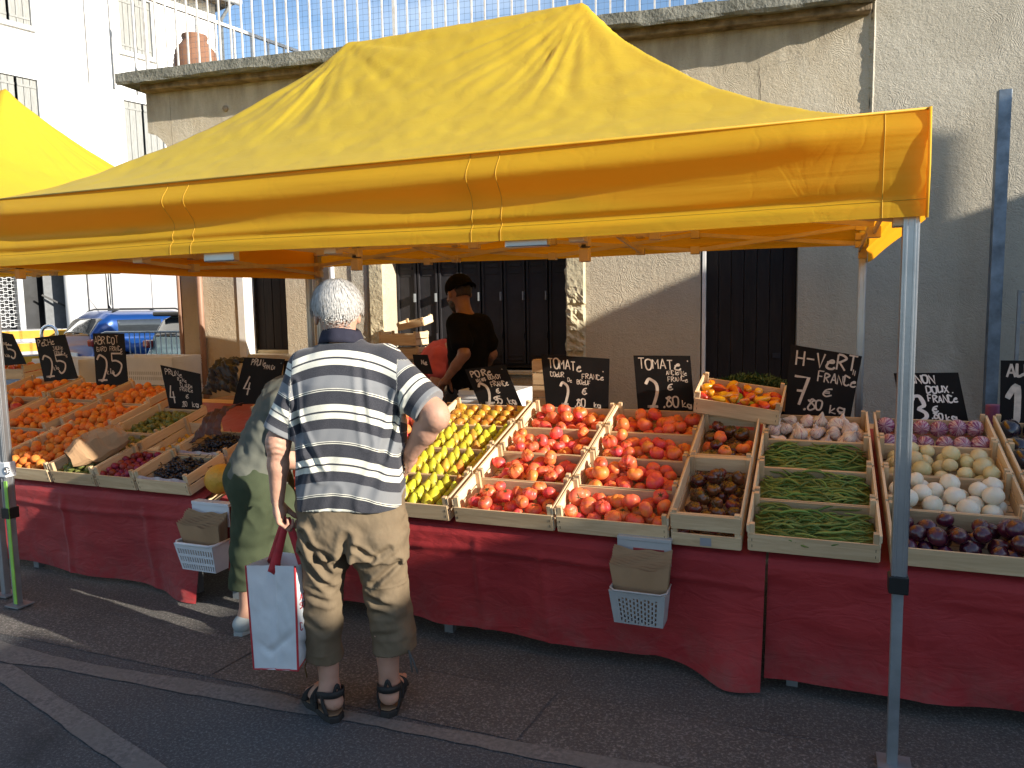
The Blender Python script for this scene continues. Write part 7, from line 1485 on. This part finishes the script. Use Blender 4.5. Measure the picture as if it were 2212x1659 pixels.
figure('person in a coral pink T-shirt stooping behind the stall beside the black capped man', (lambda D: {k: ((v[0]-.42, v[1]+.55, v[2]-.055) if k[0] in 'pcnhsew' and len(v if hasattr(v, '__len__') else ()) == 3 and k not in ('hL', 'hR') else ((v[0]-.42, v[1]+.55, v[2]) if k[0] in 'hkat' and k != 'tilt' else v)) for k, v in D.items()})(dict(pelvis=(-2.83, 5.42, .98), chest=(-2.62, 5.34, 1.19), neck=(-2.47, 5.30, 1.27), head=(-2.36, 5.32, 1.25), face=(.9, -.1, 0), tilt=R_(55),
    sL=(-2.53, 5.46, 1.24), sR=(-2.53, 5.19, 1.215), eL=(-2.5, 5.48, 1.0), eR=(-2.535, 5.12, 1.03), wL=(-2.42, 5.4, .85), wR=(-2.565, 5.10, .84), hL=(-2.84, 5.5, .9), hR=(-2.84, 5.34, .9), kL=(-2.80, 5.52, .5), kR=(-2.80, 5.34, .5), aL=(-2.84, 5.52, .09), aR=(-2.84, 5.34, .09), tL=(-2.7, 5.52, .03), tR=(-2.7, 5.34, .03))),
    M['skin'], M['pink_tee'], M['jeans'], ((-3.30, 5.95, .875), (.6, -.2, .8)), .1, .62, M['hair_dark'], shoe=M['plastic_black'], shirt_r=(.150, .115), infl=.016, fold=.009)
# -------------------------------------------------- shopping bag
def shopping_bag():
    mt = simple('white_woven_plastic', (.74, .76, .77), .45, spec=.4, nscale=7, c2=(.66, .69, .71), bmp=.35, bscale=9, bdist=.012, tr=((.8, .8, .8), .12)); red = simple('red_webbing', (.52, .035, .045), .6, nscale=30)
    # corners at the bottom and mouth, measured on the photo
    B = [onY(549, 1445, 2.36), onY(644, 1449, 2.25), onY(684, 1385, 2.43), onY(596, 1392, 2.53)]; T = [onY(531, 1222, 2.37), onY(637, 1223, 2.27), onY(692, 1203, 2.46), onY(606, 1192, 2.56)]
    root = empty('shopping_bag', tuple(B[0]*0+V3(-1.87, 2.37, .165)), 'white woven shopping bag with red edges and handles carried in the left hand', 'bag'); lx = np.array(root.location)
    nms = ('side_panel', 'front_panel', 'side_panel', 'back_panel'); n, m_ = 34, 40
    for f in range(4):
        b0, b1, t0, t1 = B[f], B[(f+1) % 4], T[f], T[(f+1) % 4]; nr = unit(np.cross(b1-b0, t0-b0)); P = np.zeros((n, m_, 3))
        for i in range(n):
            for j in range(m_):
                u, v = i/(n-1), j/(m_-1); p = (b0*(1-u)+b1*u)*(1-v)+(t0*(1-u)+t1*u)*v; bul = math.sin(math.pi*u); c = (.016*bul*math.sin(math.pi*v)**.7 if f != 0 else -.006*bul)-.020*math.exp(-((u-.5)/.055)**2)*v*(f == 0)-.015*bul*math.exp(-((v-.16-.35*abs(u-.35))/.04)**2)*(v < .6)
                P[i, j] = p+nr*(c)+nr*0
        q = P.reshape(-1, 3); w_ = vnoise(q*22, 5)*.0035+vnoise(q*55, 6)*.0014; u_ = np.linspace(0, 1, n)[:, None]; fade = np.clip(np.minimum(u_, 1-u_)*12, 0, 1); P += (w_.reshape(n, m_)*fade)[..., None]*nr; P -= lx
        pn = link(nms[f], grid_mesh(nms[f], P), mt, root)
        bl_ = MB().tube([tuple(P[0, j]) for j in range(m_)], .0042, 6).build('edge_binding', red, pn, True)
        MB().tube([tuple(P[i, 0]) for i in range(n)], .0035, 6).build('edge_binding', red, pn, True)
        if f == 1:
            for txt, v0, hh in (('AYE SOIN', .66, .045), ('SOLIDAIRE', .575, .045), ('C O', .36, .06)):
                tb = MB(); x = .10
                for ch in txt:
                    for st in glyph(ch):
                        pts = []
                        for px, py in st: uu, vv = x+px*.06, v0+py*hh*1.3; ii, jj = min(n-1.001, uu*(n-1)), min(m_-1.001, vv*(m_-1)); i0, j0 = int(ii), int(jj); a_, b2 = ii-i0, jj-j0; pts.append((P[i0, j0]*(1-a_)*(1-b2)+P[i0+1, j0]*a_*(1-b2)+P[i0, j0+1]*(1-a_)*b2+P[i0+1, j0+1]*a_*b2)-nr*(-.0012))
                        tb.tube([tuple(p) for p in pts], .0018, 4)
                    x += .082
                    if x > .93: break
                tb.build('printed_words', red, pn)
    MB().add([tuple(b-lx) for b in B], [(0, 1, 2, 3)]).build('base', mt, root)
    hand_p = turn_pts(V3(-1.925, 2.385, .775), True)
    def band(a, b_, top, w_, nm='handle'):
        mb = MB(); pts = []
        for t in np.linspace(0, 1, 15): pts.append(a*(1-t)**2+2*(top+(top-(a+b_)/2)*.75)*t*(1-t)+b_*t*t if False else (a*(1-t*2)+top*t*2 if t <= .5 else top*(2-t*2)+b_*(t*2-1)))
        V = []; F_ = []; wv = unit(b_-a)*w_/2
        for i, p in enumerate(pts): k = .55+.45*abs(1-2*i/14); V += [tuple(p-wv*k-lx), tuple(p+wv*k-lx)]
        for i in range(14): F_.append((2*i, 2*i+1, 2*i+3, 2*i+2))
        o = link(nm, mesh(nm, V, F_, True), red, root); sd_ = o.modifiers.new('t', 'SOLIDIFY'); sd_.thickness = .0025
    m01 = T[0]*.62+T[1]*.38; m02 = T[0]*.30+T[1]*.70; m11 = T[3]*.62+T[2]*.38; m12 = T[3]*.25+T[2]*.75
    band(T[0]*.35+T[3]*.65-V3(0, 0, .03), T[1]*.35+T[2]*.65-V3(0, 0, .03), hand_p+V3(.01, 0, 0), .042); band(T[0]*.5+T[1]*.5*1.0+V3(-.01, .02, -.05), T[1]*.55+T[2]*.45-V3(0, 0, .05), hand_p+V3(.022, .005, -.005), .050)
    # contents: crumpled greens and a small crate panel peeking out
    for k, (x, y, z) in enumerate(((-1.88, 2.40, .50), (-1.83, 2.36, .52))):
        me = M_round(90+k, .02, (1.1, .9, .7), 20, 14); me.materials.append(M['herb'] if 'herb' in M else M['calyx']); put('green_vegetable', me, Matrix.Translation((x, y, z)) @ Matrix.Scale(.055, 4), 'dark green vegetable in the %s of the white shopping bag' % ('middle', 'right half')[k], 'vegetable', None)
shopping_bag()
